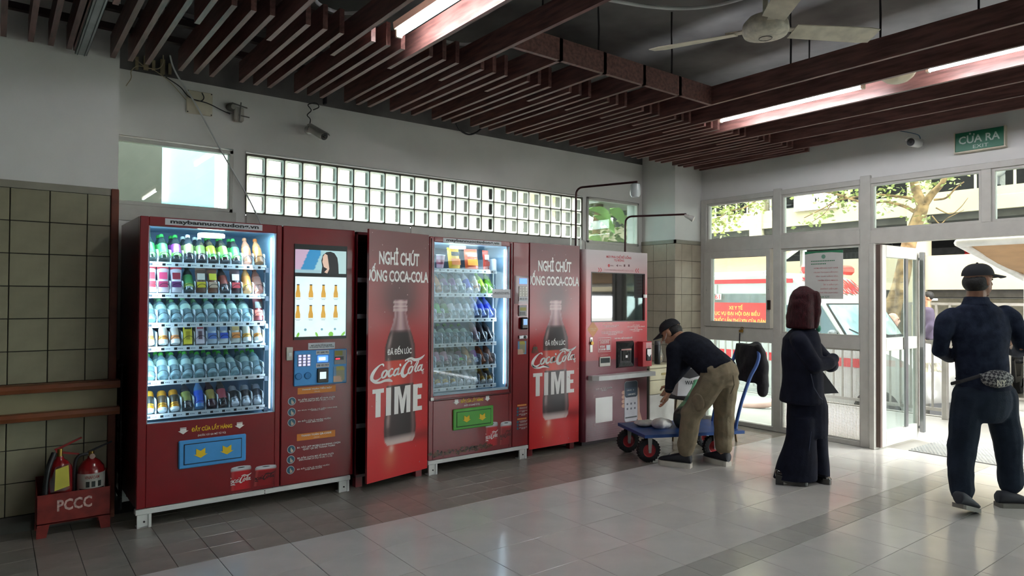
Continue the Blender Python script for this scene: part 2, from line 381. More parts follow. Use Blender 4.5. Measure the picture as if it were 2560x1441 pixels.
# corner pier
wc = struct('wall_corner', MB().box(XC + .01, XR + .1, YL + .01, YW + .1, -.1, 3.62), white, 'white corner pier with a tiled lower half')
box('tile_bed', grout, wc, XC + .007, XR, YL + .007, YW, 0, 2.1)
MB().box(XC - .004, XR, YL - .004, YL + .02, 2.1, 2.145, b=.003).box(XC - .004, XC + .02, YL - .004, YW, 2.1, 2.145, b=.003).build('dado_cap', MATS['dado_cap'], wc)
WTX = bpy.data.meshes.new('tile'); _m = MB().box(0, .01, .0018, .1982, .0018, .1982, b=.002); WTX.from_pydata(_m.v, [], _m.f); WTX.materials.append(tile_p)
def cut(me_axis, w):
    me = bpy.data.meshes.new('tile'); _m = MB().box(.0018, w - .0018, 0, .01, .0018, .1982, b=.002) if me_axis == 'x' else MB().box(0, .01, .0018, w - .0018, .0018, .1982, b=.002)
    me.from_pydata(_m.v, [], _m.f); me.materials.append(tile_p); return me
WTP = WT.copy(); WTP.materials[0] = tile_p
cA, cB, cC, cD = cut('x', .122), cut('x', .19), cut('y', .128), cut('y', .192)
for j in range(10):
    z = 2.1 - .2 * (j + 1)
    for x, me in ((XC, cA), (XC + .122, cB), (XC + .312, WTP)):
        o = bpy.data.objects.new('tile', me); o.location = (x, YL, z); link(o, wc)
    for y, me in ((YL, cC), (YL + .128, WTX), (YL + .328, cD)):
        o = bpy.data.objects.new('tile', me); o.location = (XC, y, z); link(o, wc)
# glazed entrance wall (x = XR)
wr = struct('wall_right', MB().box(XR, XR + .2, -8, YL + .1, 2.645, 3.62), white, 'white wall above the glazed entrance')
wr2 = MB().box(-6.2, -6, -8, YL + .5, -.1, 3.62).box(-6, XR + .2, -8.2, -8, -.1, 3.62); struct('wall_behind', wr2, white, 'white walls at the unseen end of the lobby')
def bars(name, label, rects, d0=-.03, d1=.07, m=alu):
    mb = MB()
    for y0, y1, z0, z1 in rects: mb.box(XR + d0, XR + d1, y0, y1, z0, z1, b=.004)
    return struct(name, mb, m, label)
gl = glass_mat('entrance_glass', 'eef6f4', .7, haze=.03)
def pane(w, y0, y1, z0, z1, x=XR + .02): return box('pane', gl, w, x, x + .006, y0, y1, z0, z1)
def bead(w, y0, y1, z0, z1, f=.022, x0=-.012, x1=.05):
    return MB().box(XR + x0, XR + x1, y0, y0 + f, z0, z1).box(XR + x0, XR + x1, y1 - f, y1, z0, z1).box(XR + x0, XR + x1, y0 + f, y1 - f, z0, z0 + f).box(XR + x0, XR + x1, y0 + f, y1 - f, z1 - f, z1).build('bead', alu, w)
ZT = 2.645
w4 = bars('window_4', 'glazed bay with a small framed hatch window beside the pier', [(5.02, 5.10, 0, ZT), (4.05, 4.14, 0, ZT + .02), (4.14, 5.02, 2.59, ZT), (4.14, 5.02, 2.01, 2.145), (4.14, 5.02, .965, 1.125), (4.14, 5.02, 0, .05)])
pane(w4, 4.15, 5.01, 2.14, 2.6); bead(w4, 4.14, 5.02, 2.145, 2.59)
hz0, hz1, hy0, hy1 = 1.125, 2.01, 4.168, 5.04
MB().box(XR - .045, XR + .03, hy0, hy0 + .05, hz0, hz1, b=.004).box(XR - .045, XR + .03, hy1 - .10, hy1, hz0, hz1, b=.004).box(XR - .045, XR + .03, hy0 + .05, hy1 - .10, hz0, hz0 + .063, b=.004).box(XR - .045, XR + .03, hy0 + .05, hy1 - .10, hz1 - .08, hz1, b=.004).build('sash', alu, w4)
pane(w4, hy0 + .05, hy1 - .1, hz0 + .06, hz1 - .08, XR)
box('latch', mat('rusty_latch', '3b2d26', .6, .6), w4, XR - .062, XR - .045, hy0 - .012, hy0 + .028, 1.335, 1.44, b=.004)
for yy in (hy0 + .02, hy1 - .035):
    _m = MB()
    for k in range(5): _m.cyl((XR - .047, yy, 1.52 + k * .018), (XR - .0445, yy, 1.52 + k * .018), .004 if k == 2 else .002, 8)
    _m.build('screw_holes', mat('dark_hole', '1d1b1a', .8), w4)
brass = mat('brass', '9b7a3c', .35, .9)
pl = MB().box(XR - .06, XR - .04, 4.50, 4.55, 1.07, 1.1, b=.004); pl.tube([(XR - .05, 4.513 + .018 * math.sin(a), 1.10 + .03 * (1 - math.cos(a)) / 2) for a in [math.pi * 2 * k / 12 for k in range(12)]], .004, 6, closed=True)
o = pl.build('padlock', brass, None, 40, loc=(XR - .05, 4.52, 1.09)); 
o.location = (0, 0, 0); tag(o, 'small brass padlock hanging under the hatch window', 'padlock')
for v in o.data.vertices: v.co += Vector((XR - .05, 4.52, 1.09))
pane(w4, 4.14, 5.02, .05, .965)
MB().box(XR - .01, XR + .05, 4.14, 4.17, .05, .965).build('bead', mat('pale_bead', 'd5d6d2', .4), w4)
w5 = bars('window_5', 'glazed bay with a woven mesh panel and a notice', [(3.10, 3.20, 0, ZT + .03), (3.20, 4.05, 2.59, ZT), (3.20, 4.05, 2.0, 2.15), (3.20, 4.05, .955, 1.075), (3.20, 4.05, 0, .045)])
pane(w5, 3.2, 4.05, 2.14, 2.6); bead(w5, 3.2, 4.05, 2.15, 2.59); pane(w5, 3.2, 4.05, 1.07, 2.0); bead(w5, 3.2, 4.05, 1.075, 2.0)
meshm = mat('mesh_wire', '9a988f', .5, .4)
_m = MB(); yy = 3.205
while yy < 4.045: _m.box(XR + .005, XR + .0075, yy, yy + .0022, .045, .955); yy += .0115
zz = .05
while zz < .955: _m.box(XR + .0075, XR + .01, 3.2, 4.05, zz, zz + .0022); zz += .0115
o = _m.build('woven_mesh', meshm, w5, recalc=False); o['kind'] = 'stuff'; bead(w5, 3.2, 4.05, .045, .955, .014)
w6 = bars('window_6', 'transom lights above the open entrance', [(-8, 3.10, 2.59, ZT), (-8, 3.10, 2.0, 2.13), (2.09, 2.165, 2.13, 2.59), (.9, .97, 2.13, 2.59), (-.3, -.23, 2.13, 2.59), (.55, .66, 0, 2.0), (-2.2, -2.1, 0, 2.0)])
pane(w6, 2.165, 3.10, 2.13, 2.59); pane(w6, .97, 2.09, 2.13, 2.59); bead(w6, 2.165, 3.10, 2.13, 2.59); bead(w6, .97, 2.09, 2.13, 2.59)
pane(w6, -8, .97, 2.13, 2.59); pane(w6, -8, .55, .02, 2.0)
struct('trim_2', MB().box(XR - .06, XR + .07, 3.05, 3.10, 0, 2.0, b=.004), alu, 'pale jamb of the open entrance door')
# open door leaf, hinged at the jamb and swung out along +x
dy = 3.03; D0, D1 = XR + .01, XR + .86
dr = struct('door_1', MB().box(D0, D0 + .085, dy - .025, dy + .02, .02, 1.99, b=.005).box(D1 - .06, D1, dy - .025, dy + .02, .02, 1.99, b=.005).box(D0 + .085, D1 - .06, dy - .025, dy + .02, 1.87, 1.99, b=.005).box(D0 + .085, D1 - .06, dy - .025, dy + .02, .95, 1.075, b=.005).box(D0 + .085, D1 - .06, dy - .025, dy + .02, .02, .17, b=.005), alu, 'glazed door leaf standing open outwards')
gl2 = glass_mat('door_glass', 'eef6f4', .3, haze=.02)
for z0, z1 in ((1.075, 1.87), (.17, .95)): box('pane', gl2, dr, D0 + .085, D1 - .06, dy - .004, dy + .002, z0, z1)
steel = mat('brushed_steel', '8f9092', .3, .85, var=.05)
ph = MB().box(D1 - .05, D1 - .005, dy - .085, dy - .04, .08, 1.95, b=.006)
for z in (.13, 1.88): ph.box(D1 - .04, D1 - .015, dy - .05, dy - .02, z - .012, z + .012)
ph.build('pull_bar', steel, dr); box('brace_bar', steel, dr, D0 + .46, D0 + .52, dy - .05, dy - .028, .17, 1.87, b=.004)
box('hinge_stile', mat('hinge_brown', '5b4a42', .5), dr, D0 - .03, D0, dy - .02, dy + .02, .02, 1.99)
# ceiling slab and the hanging timber slats
ceil = struct('ceiling', MB().box(-6.2, XR + .2, -8.2, YW + .2, 3.62, 3.75), mat('slab', '6f6f6d', .92, var=.2, vscale=1.6, bump=.35, bscale=9), 'dark concrete slab with hanging reddish timber slats')
ZS, PS = 3.0, .4038
HB = .145
def slat(x, y0, y1, w=.029, h=HB): box('slat', wood, ceil, x, x + w, y0, y1, ZS, ZS + h)
LX = [.479 + PS * k for k in range(16)]
for k, x in enumerate(LX):
    y0 = 3.285 if 6 <= k <= 9 else -3.0
    yb = 4.137 - .006 * max(0, k - 10)
    slat(x, y0, yb)
    for q in (1, 2, 3):
        xx = x + PS * q / 4
        if xx < XR - .05: slat(xx, 3.75 - .008 * max(0, k - 9), 5.077)
slat(LX[0] - PS / 4, 3.75, 5.077)
for q in (.1635, .265, .36): slat(q - .02, 3.9, 5.07)
slat(.01, 3.9, 5.07); slat(-.1, -3, 4.137)
MB().box(LX[5] + .03, LX[10], 3.285, 3.314, ZS, ZS + HB).build('cross_slat', wood, ceil); MB().box(LX[5] + .03, LX[10], 1.11, 1.14, ZS, ZS + HB).build('cross_slat', wood, ceil)
for k in range(-7, 0): box('slat', wood, ceil, LX[0] + PS * k, LX[0] + PS * k + .029, -3.0, 4.137, ZS, ZS + HB)
wire = mat('hanger_wire', '1c1a1a', .7)
for x, y in ((3.268, 3.30), (4.043, 3.30), (2.515, 3.0), (4.53, 2.62), (4.53, 2.0), (4.53, 1.45), (1.3, 3.6), (5.3, 2.9), (6.1, 2.5)):
    MB().tube([(x, y, ZS + HB - .02), (x + .004, y, 3.3), (x - .003, y, 3.45), (x, y, 3.63)], [.006, .007, .0055, .007], 6).build('hanger', wire, ceil)
_m = MB()
for y in (3.95, 4.6, 4.95): _m.box(.02, XR, y, y + .045, ZS + HB, ZS + HB + .04)
_m.box(-3, XR, 2.6, 2.645, ZS + HB, ZS + HB + .04) if False else None
_m.build('batten', mat('dark_batten', '3a2a26', .7), ceil)
# ================================================================ vending machines
red = mat('machine_red', '82161e', .28, var=.05, vscale=3, coat=.3)
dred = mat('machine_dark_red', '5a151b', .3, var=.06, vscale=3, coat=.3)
wht = mat('white_enamel', 'd9dad6', .35, var=.03)
prt = mat('print_ink', attr='Col', rough=.3)
ink_w = mat('ink_white', 'f0eeea', .4, var=.01); ink_k = mat('ink_black', '17181a', .4, var=.01); ink_y = mat('ink_yellow', 'f2c81e', .4, var=.01)
ink_o = mat('ink_orange', 'd9822b', .4, var=.02); ink_g = mat('ink_grey', 'cdd0d4', .4, var=.01); ink_b = mat('ink_teal', '2f5a70', .4, var=.02); ink_r = mat('ink_red', 'b8262b', .4, var=.02)
blue_p = mat('panel_blue', '4a9fe2', .4, var=.03); green_p = mat('panel_green', '58aa44', .4, var=.03); navy = mat('groove_navy', '17233f', .5)
yel = mat('arrow_yellow', 'f0cb2a', .4, var=.03); gap_m = mat('seam_dark', '1a1012', .7)
black_p = mat('black_plastic', '141416', .3); chrome = mat('chrome', 'b9babb', .2, .9); liner = mat('liner_pale', 'aecfe2', .5, var=.02); lineb = mat('liner_back', '8fa9c4', .6, var=.05, vscale=2)
led = mat('led_white', 'eef8ff', .5, emit='e4f3ff', estr=3.0); lcd = mat('lcd_blue', '3b62d8', .3, emit='3f6ae8', estr=.8); keyw = mat('key_lit', 'd7d8ff', .4, emit='b9b6ff', estr=.35)
scr = mat('screen_picture', attr='Col', rough=.2, estr=.22); coilm = mat('coil_wire', '16181c', .4, .3); vglass = glass_mat('showcase_glass', 'f4fbff', .75)
divm = mat('divider_white', 'dfe6ea', .4, var=.01)
def box2(fr, u0, v0, u1, v1, d0, d1, name, m, parent, b=.0):
    a = fr(u0, v0, d0); c = fr(u1, v1, d1); return box(name, m, parent, a[0], c[0], a[1], c[1], a[2], c[2], b=b)
def quad(fr, u0, v0, u1, v1, d, name, m, parent): return MB().flat([(u0, v0), (u1, v0), (u1, v1), (u0, v1)], fr, d).build(name, m, parent, recalc=False)
def chevron(fr, u, v, w, h, d0, d1, name, m, parent):
    P = [(-.33, .5), (0, .22), (.33, .5), (.33, -.12), (.5, -.12), (0, -.5), (-.5, -.12), (-.33, -.12)]
    return MB().prism([(u + a * w, v + b * h) for a, b in P], fr, d0, d1).build(name, m, parent)
def downarrow(fr, u, v, w, h, name, m, parent, d=.0015):
    mb = MB().flat([(u - .3 * w, v + .5 * h), (u + .3 * w, v + .5 * h), (u + .3 * w, v + .4 * h), (u - .3 * w, v + .4 * h)], fr, d)
    mb.flat([(u - .3 * w, v + .34 * h), (u - .3 * w, v), (u - .5 * w, v), (u, v - .5 * h), (u + .5 * w, v), (u + .3 * w, v), (u + .3 * w, v + .34 * h)], fr, d); return mb.build(name, m, parent, recalc=False)
def script_logo(fr, u0, v0, w, h, m, parent, d=.002, clip=None, name='script_lettering'):
    """flowing two-word script drawn as ribbons in a 268 x 132 box"""
    mb = MB(); X = lambda p: [(u0 + a / 268 * w, v0 + b / 132 * h) for a, b in p]; k = w / 268
    def st(pts, wd): ribbon(mb, X(pts), [x * k for x in wd], fr, d, 5)
    st([(62, 86), (60, 96), (50, 97), (36, 86), (20, 66), (9, 42), (9, 22), (22, 12), (40, 18), (56, 34)], [5, 7, 4, 7, 12, 15, 14, 9, 6, 3])
    st([(9, 30), (10, 14), (26, 3), (48, 2), (66, 8), (84, 8), (104, 0), (90, 12), (74, 14)], [3, 6, 8, 8, 9, 10, 4, 6, 2])
    def oval(cx, cy, rx, ry, sl, wd): st([(cx + rx * math.cos(a) + sl * math.sin(a), cy + ry * math.sin(a)) for a in [math.pi * (.6 + 2 * t / 10) for t in range(11)]], [wd * (.55 + .45 * abs(math.cos(math.pi * (.6 + 2 * t / 10)))) for t in range(11)])
    oval(66, 44, 10, 19, 6, 10); st([(74, 60), (84, 58), (90, 64)], [4, 4, 2])
    st([(106, 62), (104, 69), (96, 66), (87, 50), (86, 34), (94, 29), (106, 38), (112, 48)], [5, 6, 5, 9, 10, 8, 5, 3])
    oval(121, 48, 9, 18, 6, 9); st([(136, 72), (131, 52), (129, 38), (136, 34), (144, 42)], [6, 9, 9, 6, 3])
    st([(138, 84), (146, 86)], [9, 9])
    st([(196, 82), (198, 98), (186, 102), (170, 88), (156, 62), (151, 38), (158, 22), (172, 26), (184, 44)], [5, 7, 5, 8, 13, 16, 14, 8, 4])
    st([(186, 102), (172, 112), (166, 104), (176, 112), (196, 116), (214, 106), (236, 108), (254, 118), (267, 131)], [3, 4, 4, 6, 9, 11, 10, 8, 2])
    oval(193, 52, 9, 19, 6, 9); st([(201, 68), (210, 66)], [4, 3])
    st([(210, 66), (224, 92), (232, 108), (234, 96), (224, 72), (217, 52), (220, 40), (230, 46)], [3, 4, 4, 6, 9, 10, 7, 3])
    oval(240, 58, 8, 16, 6, 8); st([(255, 78), (250, 60), (248, 47), (254, 42), (263, 50)], [5, 8, 8, 6, 3])
    o = mb.build(name, m, parent, recalc=False)
    if clip:
        bm = bmesh.new(); bm.from_mesh(o.data); off = worldloc(parent)
        for c_, s_ in ((clip[0], -1), (clip[1], 1)): bmesh.ops.bisect_plane(bm, geom=bm.verts[:] + bm.edges[:] + bm.faces[:], plane_co=(c_ - off.x, 0, 0), plane_no=(s_, 0, 0), clear_outer=True)
        bm.to_mesh(o.data); bm.free()
    return o
def can_print(fr, u0, v0, u1, v1, tilt, m_txt, parent, dark):
    """printed drink can: silver top, red body, script"""
    w, h = u1 - u0, v1 - v0; rd = lin('c4202a'); sv = lin('d5d8dc'); dk = lin('43090c'); br = lin('ef6a66')
    def fn(s, t):
        e = 1 - abs(2 * s - 1) ** 3; g = .45 + .55 * e
        base = sv if t > .88 else rd
        if dark and t < .8: base = tuple(.55 * a for a in rd)
        if .05 < s < .2 and t < .86: base = tuple(.5 * a + .5 * b for a, b in zip(base, br))
        return tuple(g * a for a in base)
    mb_fr = lambda u, v, d=0: fr(u0 + u * w + (v - .5) * tilt * w + (0), v0 + v * h - (u - .5) * tilt * w * .3, d)
    cgrid('can_print', prt, parent, mb_fr, (.02, 0, .98, .9), 10, 12, fn, .0012)
    pts = [(.5 + .46 * math.cos(a), .92 + .055 * math.sin(a)) for a in [2 * math.pi * k / 16 for k in range(16)]]
    MB().flat(pts, mb_fr, .0016).build('can_top_print', mat('ink_silver', 'cfd2d6', .3), parent, recalc=False)
    MB().flat([(.5 + .18 * math.cos(a), .91 + .02 * math.sin(a)) for a in [2 * math.pi * k / 10 for k in range(10)]], mb_fr, .002).build('can_hole_print', ink_k, parent, recalc=False)
    a = mb_fr(.0, .22, 0); b = mb_fr(1.0, .62, 0); script_logo(fr, a[0] - .25 * w, a[2], w * 1.25, (b[2] - a[2]) * 1.05, m_txt, parent, .0022, clip=(a[0] + .02 * w, b[0] - .01 * w) if abs(tilt) < .01 else (u0 + .05 * w, u1))
def feet(parent, xs, y0, y1, z1):
    for x in xs:
        for y in (y0, y1):
            mb = MB().box(x - .04, x + .04, y, y + .012, 0, z1, b=.002).box(x - .04, x - .024, y - .006, y, 0, z1).box(x + .024, x + .04, y - .006, y, 0, z1).box(x - .04, x + .04, y + .012, y + .07, z1 - .012, z1).box(x - .04, x + .04, y + .0, y + .06, 0, .006)
            o = mb.build('foot', wht, parent); MB().cyl((x, y - .004, z1 * .45), (x, y + .0005, z1 * .45), .006, 10).build('bolt_hole', gap_m, o)
# ---- products: one mesh per shape, materials set on each object
def _mesh(name, mb, nm, smooth=40):
    me = bpy.data.meshes.new(name); me.from_pydata(mb.v, [], mb.f)
    for k in range(nm): me.materials.append(None)
    if nm > 1: me.polygons.foreach_set('material_index', mb.mi)
    bm = bmesh.new(); bm.from_mesh(me); bmesh.ops.recalc_face_normals(bm, faces=bm.faces); bm.to_mesh(me); bm.free()
    me.polygons.foreach_set('use_smooth', [True] * len(me.polygons)); me.set_sharp_from_angle(angle=R_(smooth)); return me
def _lathe(pr, n=14): return MB().lathe(pr, n)
SH = {}
SH['bottle'] = (_mesh('drink_bottle', _lathe([(.012, .004), (.02, 0), (.029, .002), (.0305, .012), (.0305, .12), (.029, .14), (.02, .165), (.0125, .182), (.012, .19)]), 1), _mesh('cap', _lathe([(.0145, .186), (.0148, .19), (.0148, .206), (.0135, .209)], 12), 1), _mesh('label', MB().lathe([(.0309, .05), (.0311, .052), (.0311, .118), (.0309, .12)], 14, cap=False), 1), _mesh('label_band', MB().lathe([(.0308, .026), (.031, .027), (.031, .05), (.0308, .051)], 14, cap=False), 1))
SH['water'] = (_mesh('water_bottle', _lathe([(.012, .006), (.02, 0), (.030, .003), (.0325, .015), (.031, .05), (.0325, .085), (.0325, .14), (.028, .165), (.018, .185), (.0125, .198), (.0125, .205)]), 1), _mesh('cap', _lathe([(.0148, .2), (.0152, .204), (.0152, .221), (.0138, .224)], 12), 1), _mesh('label', MB().lathe([(.0329, .088), (.0331, .09), (.0331, .135), (.0329, .137)], 14, cap=False), 1), None)
SH['milk'] = (_mesh('yogurt_bottle', _lathe([(.014, .005), (.018, 0), (.027, .002), (.029, .012), (.027, .035), (.0245, .06), (.026, .085), (.025, .105), (.016, .125), (.0135, .13)]), 1), _mesh('cap', _lathe([(.016, .128), (.0162, .132), (.0162, .146), (.0145, .149)], 12), 1), _mesh('label', MB().lathe([(.0255, .058), (.0264, .07), (.0268, .085), (.0255, .105)], 14, cap=False), 1), _mesh('label_band', MB().lathe([(.0286, .028), (.0276, .036), (.0256, .056)], 14, cap=False), 1))
SH['can'] = (_mesh('drink_can', _lathe([(.02, .004), (.0235, 0), (.0265, .008), (.0285, .014), (.0285, .128), (.0245, .14), (.0235, .142), (.022, .139)]), 1), _mesh('end', _lathe([(.021, -.0005), (.0245, .0), (.0282, .010), (.0288, .016), (.0282, .017)]), 1), _mesh('label', MB().lathe([(.0287, .05), (.0289, .052), (.0289, .1), (.0287, .102)], 14, cap=False), 1), None)
def _pouch():
    mb = MB(); n = 7; m = 9; vs = []
    for side in (-1, 1):
        for j in range(m + 1):
            for i in range(n + 1):
                s, t = i / n, j / m; bul = math.sin(math.pi * s) ** .7 * (math.sin(math.pi * min(1, t * 1.02)) ** .5) * (1.1 - .5 * t)
                vs.append(((s - .5) * .066 * (1 + .06 * math.sin(9 * t)), side * .019 * bul, t * .165))
    k = (n + 1) * (m + 1)
    fs = [(b + j * (n + 1) + i, b + j * (n + 1) + i + 1, b + (j + 1) * (n + 1) + i + 1, b + (j + 1) * (n + 1) + i) for b in (0, k) for j in range(m) for i in range(n)]
    mb.add(vs, fs); return mb
def _patch(x, z0, z1, yy): return MB().box(-x, x, yy, yy + .001, z0, z1)
SH['pouch'] = (_mesh('snack_pouch', _pouch(), 1, 60), _mesh('seal', MB().box(-.034, .034, -.0015, .0015, .155, .172), 1), _mesh('label', _patch(.024, .085, .13, -.0195), 1), _mesh('label_band', _patch(.027, .03, .07, -.0215), 1))
SH['carton'] = (_mesh('drink_carton', MB().box(-.026, .026, -.02, .02, 0, .13, b=.002), 1), _mesh('top_fold', MB().box(-.024, .024, -.003, .003, .13, .142), 1), _mesh('label', _patch(.02, .1, .112, -.0212), 1), _mesh('label_band', _patch(.012, .03, .085, -.0212), 1))
SH['cup'] = (_mesh('noodle_cup', _lathe([(.02, .002), (.029, 0), (.031, .004), (.038, .105), (.04, .107)]), 1), _mesh('lid', _lathe([(.041, .104), (.0415, .107), (.0415, .111), (.02, .1125)]), 1), _mesh('label', MB().lathe([(.0335, .03), (.0362, .07)], 14, cap=False), 1), None)
def _bag():
    mb = MB(); n = 8; m = 10; vs = []
    for side in (-1, 1):
        for j in range(m + 1):
            for i in range(n + 1):
                s, t = i / n, j / m; bul = (math.sin(math.pi * s) ** .6) * (math.sin(math.pi * t) ** .45); vs.append(((s - .5) * .13, side * .028 * bul, t * .175))
    k = (n + 1) * (m + 1); mb.add(vs, [(b + j * (n + 1) + i, b + j * (n + 1) + i + 1, b + (j + 1) * (n + 1) + i + 1, b + (j + 1) * (n + 1) + i) for b in (0, k) for j in range(m) for i in range(n)]); return mb
SH['bag'] = (_mesh('crisp_bag', _bag(), 1, 60), _mesh('seal', MB().box(-.065, .065, -.002, .002, .165, .182), 1), _mesh('label', _patch(.045, .105, .14, -.0285), 1), _mesh('label_band', _patch(.05, .025, .08, -.029), 1))
def pm(c, kind='p'):
    n = ('liquid_' if kind == 'l' else 'pack_') + c
    if kind == 'l': return mat(n, c, .08, var=.03, coat=.6)
    if kind == 'm': return mat('metal_' + c, c, .3, .6, var=.03)
    return mat(n, c, .35, var=.05, vscale=30)
def clearm():
    if 'clear_drink' in MATS: return MATS['clear_drink']
    m = mat('clear_drink', 'aecbd0', .06, coat=.6, var=.05); b = m.node_tree.nodes['Principled BSDF']; b.inputs['Transmission Weight'].default_value = .5; b.inputs['IOR'].default_value = 1.15; return m
def product(sh, cols, loc, tilt, label, cat, group, rz=0):
    body, cap, lab, band = SH[sh]; c0, c1, c2, c3 = (list(cols) + [None] * 4)[:4]
    def ob(me, m, parent=None):
        o = bpy.data.objects.new(me.name.split('.')[0], me); link(o, parent); o.material_slots[0].link = 'OBJECT'; o.material_slots[0].material = m; return o
    b0 = clearm() if c0 == 'clear' else pm(c0, 'l' if sh in ('bottle', 'water') else ('m' if sh == 'can' else 'p'))
    o = ob(body, b0); o.location = loc; o.rotation_euler = (-R_(tilt), 0, R_(rz)); tag(o, label, cat, group)
    for me, c in ((cap, c1), (lab, c2), (band, c3)):
        if me is not None and c: ob(me, pm(c), o)
    return o
NAMES = {'bottle': ('bottle', 'drink bottle'), 'water': ('bottle', 'water bottle'), 'milk': ('bottle', 'yogurt drink bottle'), 'can': ('can', 'drink can'), 'pouch': ('pouch', 'pouch'), 'carton': ('carton', 'drink carton'), 'cup': ('cup', 'noodle cup'), 'bag': ('bag', 'crisp bag')}
COILS = {}
def shelf_set(mach, mname, x0, pitch, nslot, zs, y0, dep, heights, xr):
    for i, z in enumerate(zs):
        sh = box('shelf', divm, mach, x0 + .01, xr, y0 + .004, y0 + dep, z - .028, z - .018)
        box('price_rail', wht, sh, x0 + .01, xr, y0, y0 + .006, z - .032, z + .001)
        _t = MB(); _g = MB()
        for k in range(nslot):
            u = x0 + pitch * (k + .28); fr = fr_y(y0)
            _t.flat([(u, z - .024), (u + .019, z - .024), (u + .019, z - .009), (u, z - .009)], fr, .0008)
            for q in range(3): _g.flat([(u + .026 + q * .010, z - .019), (u + .033 + q * .010, z - .019), (u + .033 + q * .010, z - .014), (u + .026 + q * .010, z - .014)], fr, .0008)
        _t.build('number_tags', ink_k, sh, recalc=False)['kind'] = 'stuff'; _g.build('price_print', mat('ink_dimgrey', '5d6a78', .5), sh, recalc=False)['kind'] = 'stuff'
        key = round(heights[i], 3)
        if key not in COILS:
            hh = key; a = [(y0 + .03, 0), (y0 + .03, hh * .8), (y0 + .042, hh * .97), (y0 + .06, hh), (y0 + .3, hh + .02), (y0 + .3, 0)]
            mb = MB().prism(a, lambda u, v, d: (d, u, v), -.0035, .0035); COILS[key] = (mb, None)
            me = bpy.data.meshes.new('divider'); me.from_pydata(mb.v, [], mb.f); me.materials.append(divm)
            cm = MB().tube([(.031 * math.cos(t), .006 * t, .034 + .031 * math.sin(t)) for t in [-.3 + 3.1 * k / 14 for k in range(15)]], .0017, 5); cme = bpy.data.meshes.new('coil'); cme.from_pydata(cm.v, [], cm.f); cme.materials.append(coilm)
            COILS[key] = (me, cme)
        me, cme = COILS[key]; off = worldloc(mach)
        for k in range(nslot + 1):
            if heights[i] < .02: break
            o = bpy.data.objects.new('divider', me); link(o, mach); o.location = (x0 + pitch * k - off.x, 0 - off.y, z - .001 - off.z)
            if k < nslot and i >= 0:
                o = bpy.data.objects.new('coil', cme); link(o, mach); o.location = (x0 + pitch * (k + .47) - off.x, y0 - .012 - off.y, z - off.z)
def fill(mname, rows, x0, pitch, zs, y0, shelfn):
    for i, row in enumerate(rows):
        for k, it in enumerate(row):
            if not it: continue
            sh, cols, desc = it; cat, noun = NAMES[sh]
            tl = 52 if sh == 'water' else 34 if sh == 'bottle' else (36 if sh == 'can' else (22 if sh in ('milk',) else 14))
            lab = '%s, %s on %s shelf, %s' % (desc, ORD[k], ORD[i] if i else 'top', mname)
            product(sh, cols, (x0 + pitch * (k + .48) + random.uniform(-.003, .003), y0 + (.026 if sh in ('bottle', 'water', 'can', 'milk') else .034), zs[i] + (.012 if tl > 20 else .006)), tl + random.uniform(-3, 3), lab, cat, 'products in the ' + mname, rz=random.uniform(-6, 6))
# ================================================================ big vending machine (left)
Y1 = 4.743; F1 = fr_y(Y1)
def q1(px, py): p = ony(px, py, Y1); return p[0], p[2]
def bx1(bl, tr): a = q1(*bl); b = q1(*tr); return (a[0], a[1], b[0], b[1])
m1 = thing('vending_machine', 'large red drinks vending machine with lit showcase and touch screen, leftmost', 'vending machine', (1.43, Y1, 0))
xa, xs, xb, zt = .717, 1.6055, 2.149, 1.946
wx0, wx1, wz0, wz1 = .768, 1.564, .640, 1.888
mb = MB().box(xa, xa + .03, Y1 + .058, 5.518, .115, zt).box(xs - .02, xb, Y1 + .058, 5.518, .115, zt).box(xa + .03, xs - .02, 5.44, 5.518, .115, zt).box(xa + .03, xs - .02, Y1 + .058, 5.44, zt - .03, zt).box(xa + .03, xs - .02, Y1 + .058, 5.44, .115, .60)
mb.build('cabinet', dred, m1)
door = MB().box(xa, wx0, Y1, Y1 + .055, .118, zt, b=.004).box(wx1, xs - .004, Y1, Y1 + .055, .118, zt, b=.004).box(wx0, wx1, Y1, Y1 + .055, wz1, zt, b=.003).box(wx0, wx1, Y1, Y1 + .055, .118, wz0, b=.003).build('door', red, m1)
box('pane', vglass, door, wx0, wx1, Y1 + .012, Y1 + .017, wz0, wz1)
rimm = mat('pane_rim', '9fb6c4', .4)
MB().box(wx0, wx0 + .006, Y1 + .004, Y1 + .02, wz0, wz1).box(wx1 - .008, wx1, Y1 + .004, Y1 + .02, wz0, wz1).box(wx0, wx1, Y1 + .004, Y1 + .02, wz0, wz0 + .006).build('pane_rim', rimm, door)
rdoor = box('service_door', red, m1, xs + .004, xb, Y1, Y1 + .055, .118, zt, b=.004)
box('base_rail', wht, m1, xa - .004, xb - .02, Y1 - .006, Y1 + .05, .082, .115, b=.003); box('rear_rail', wht, m1, xa, xb, 5.44, 5.5, .082, .115)
MB().cyl((1.50, Y1 - .007, .105), (1.50, Y1 - .005, .105), .004, 8).cyl((1.50, Y1 - .007, .09), (1.50, Y1 - .005, .09), .004, 8).build('rail_holes', gap_m, m1)
feet(m1, (xa + .045, xb - .07), Y1 - .002, 5.42, .082)
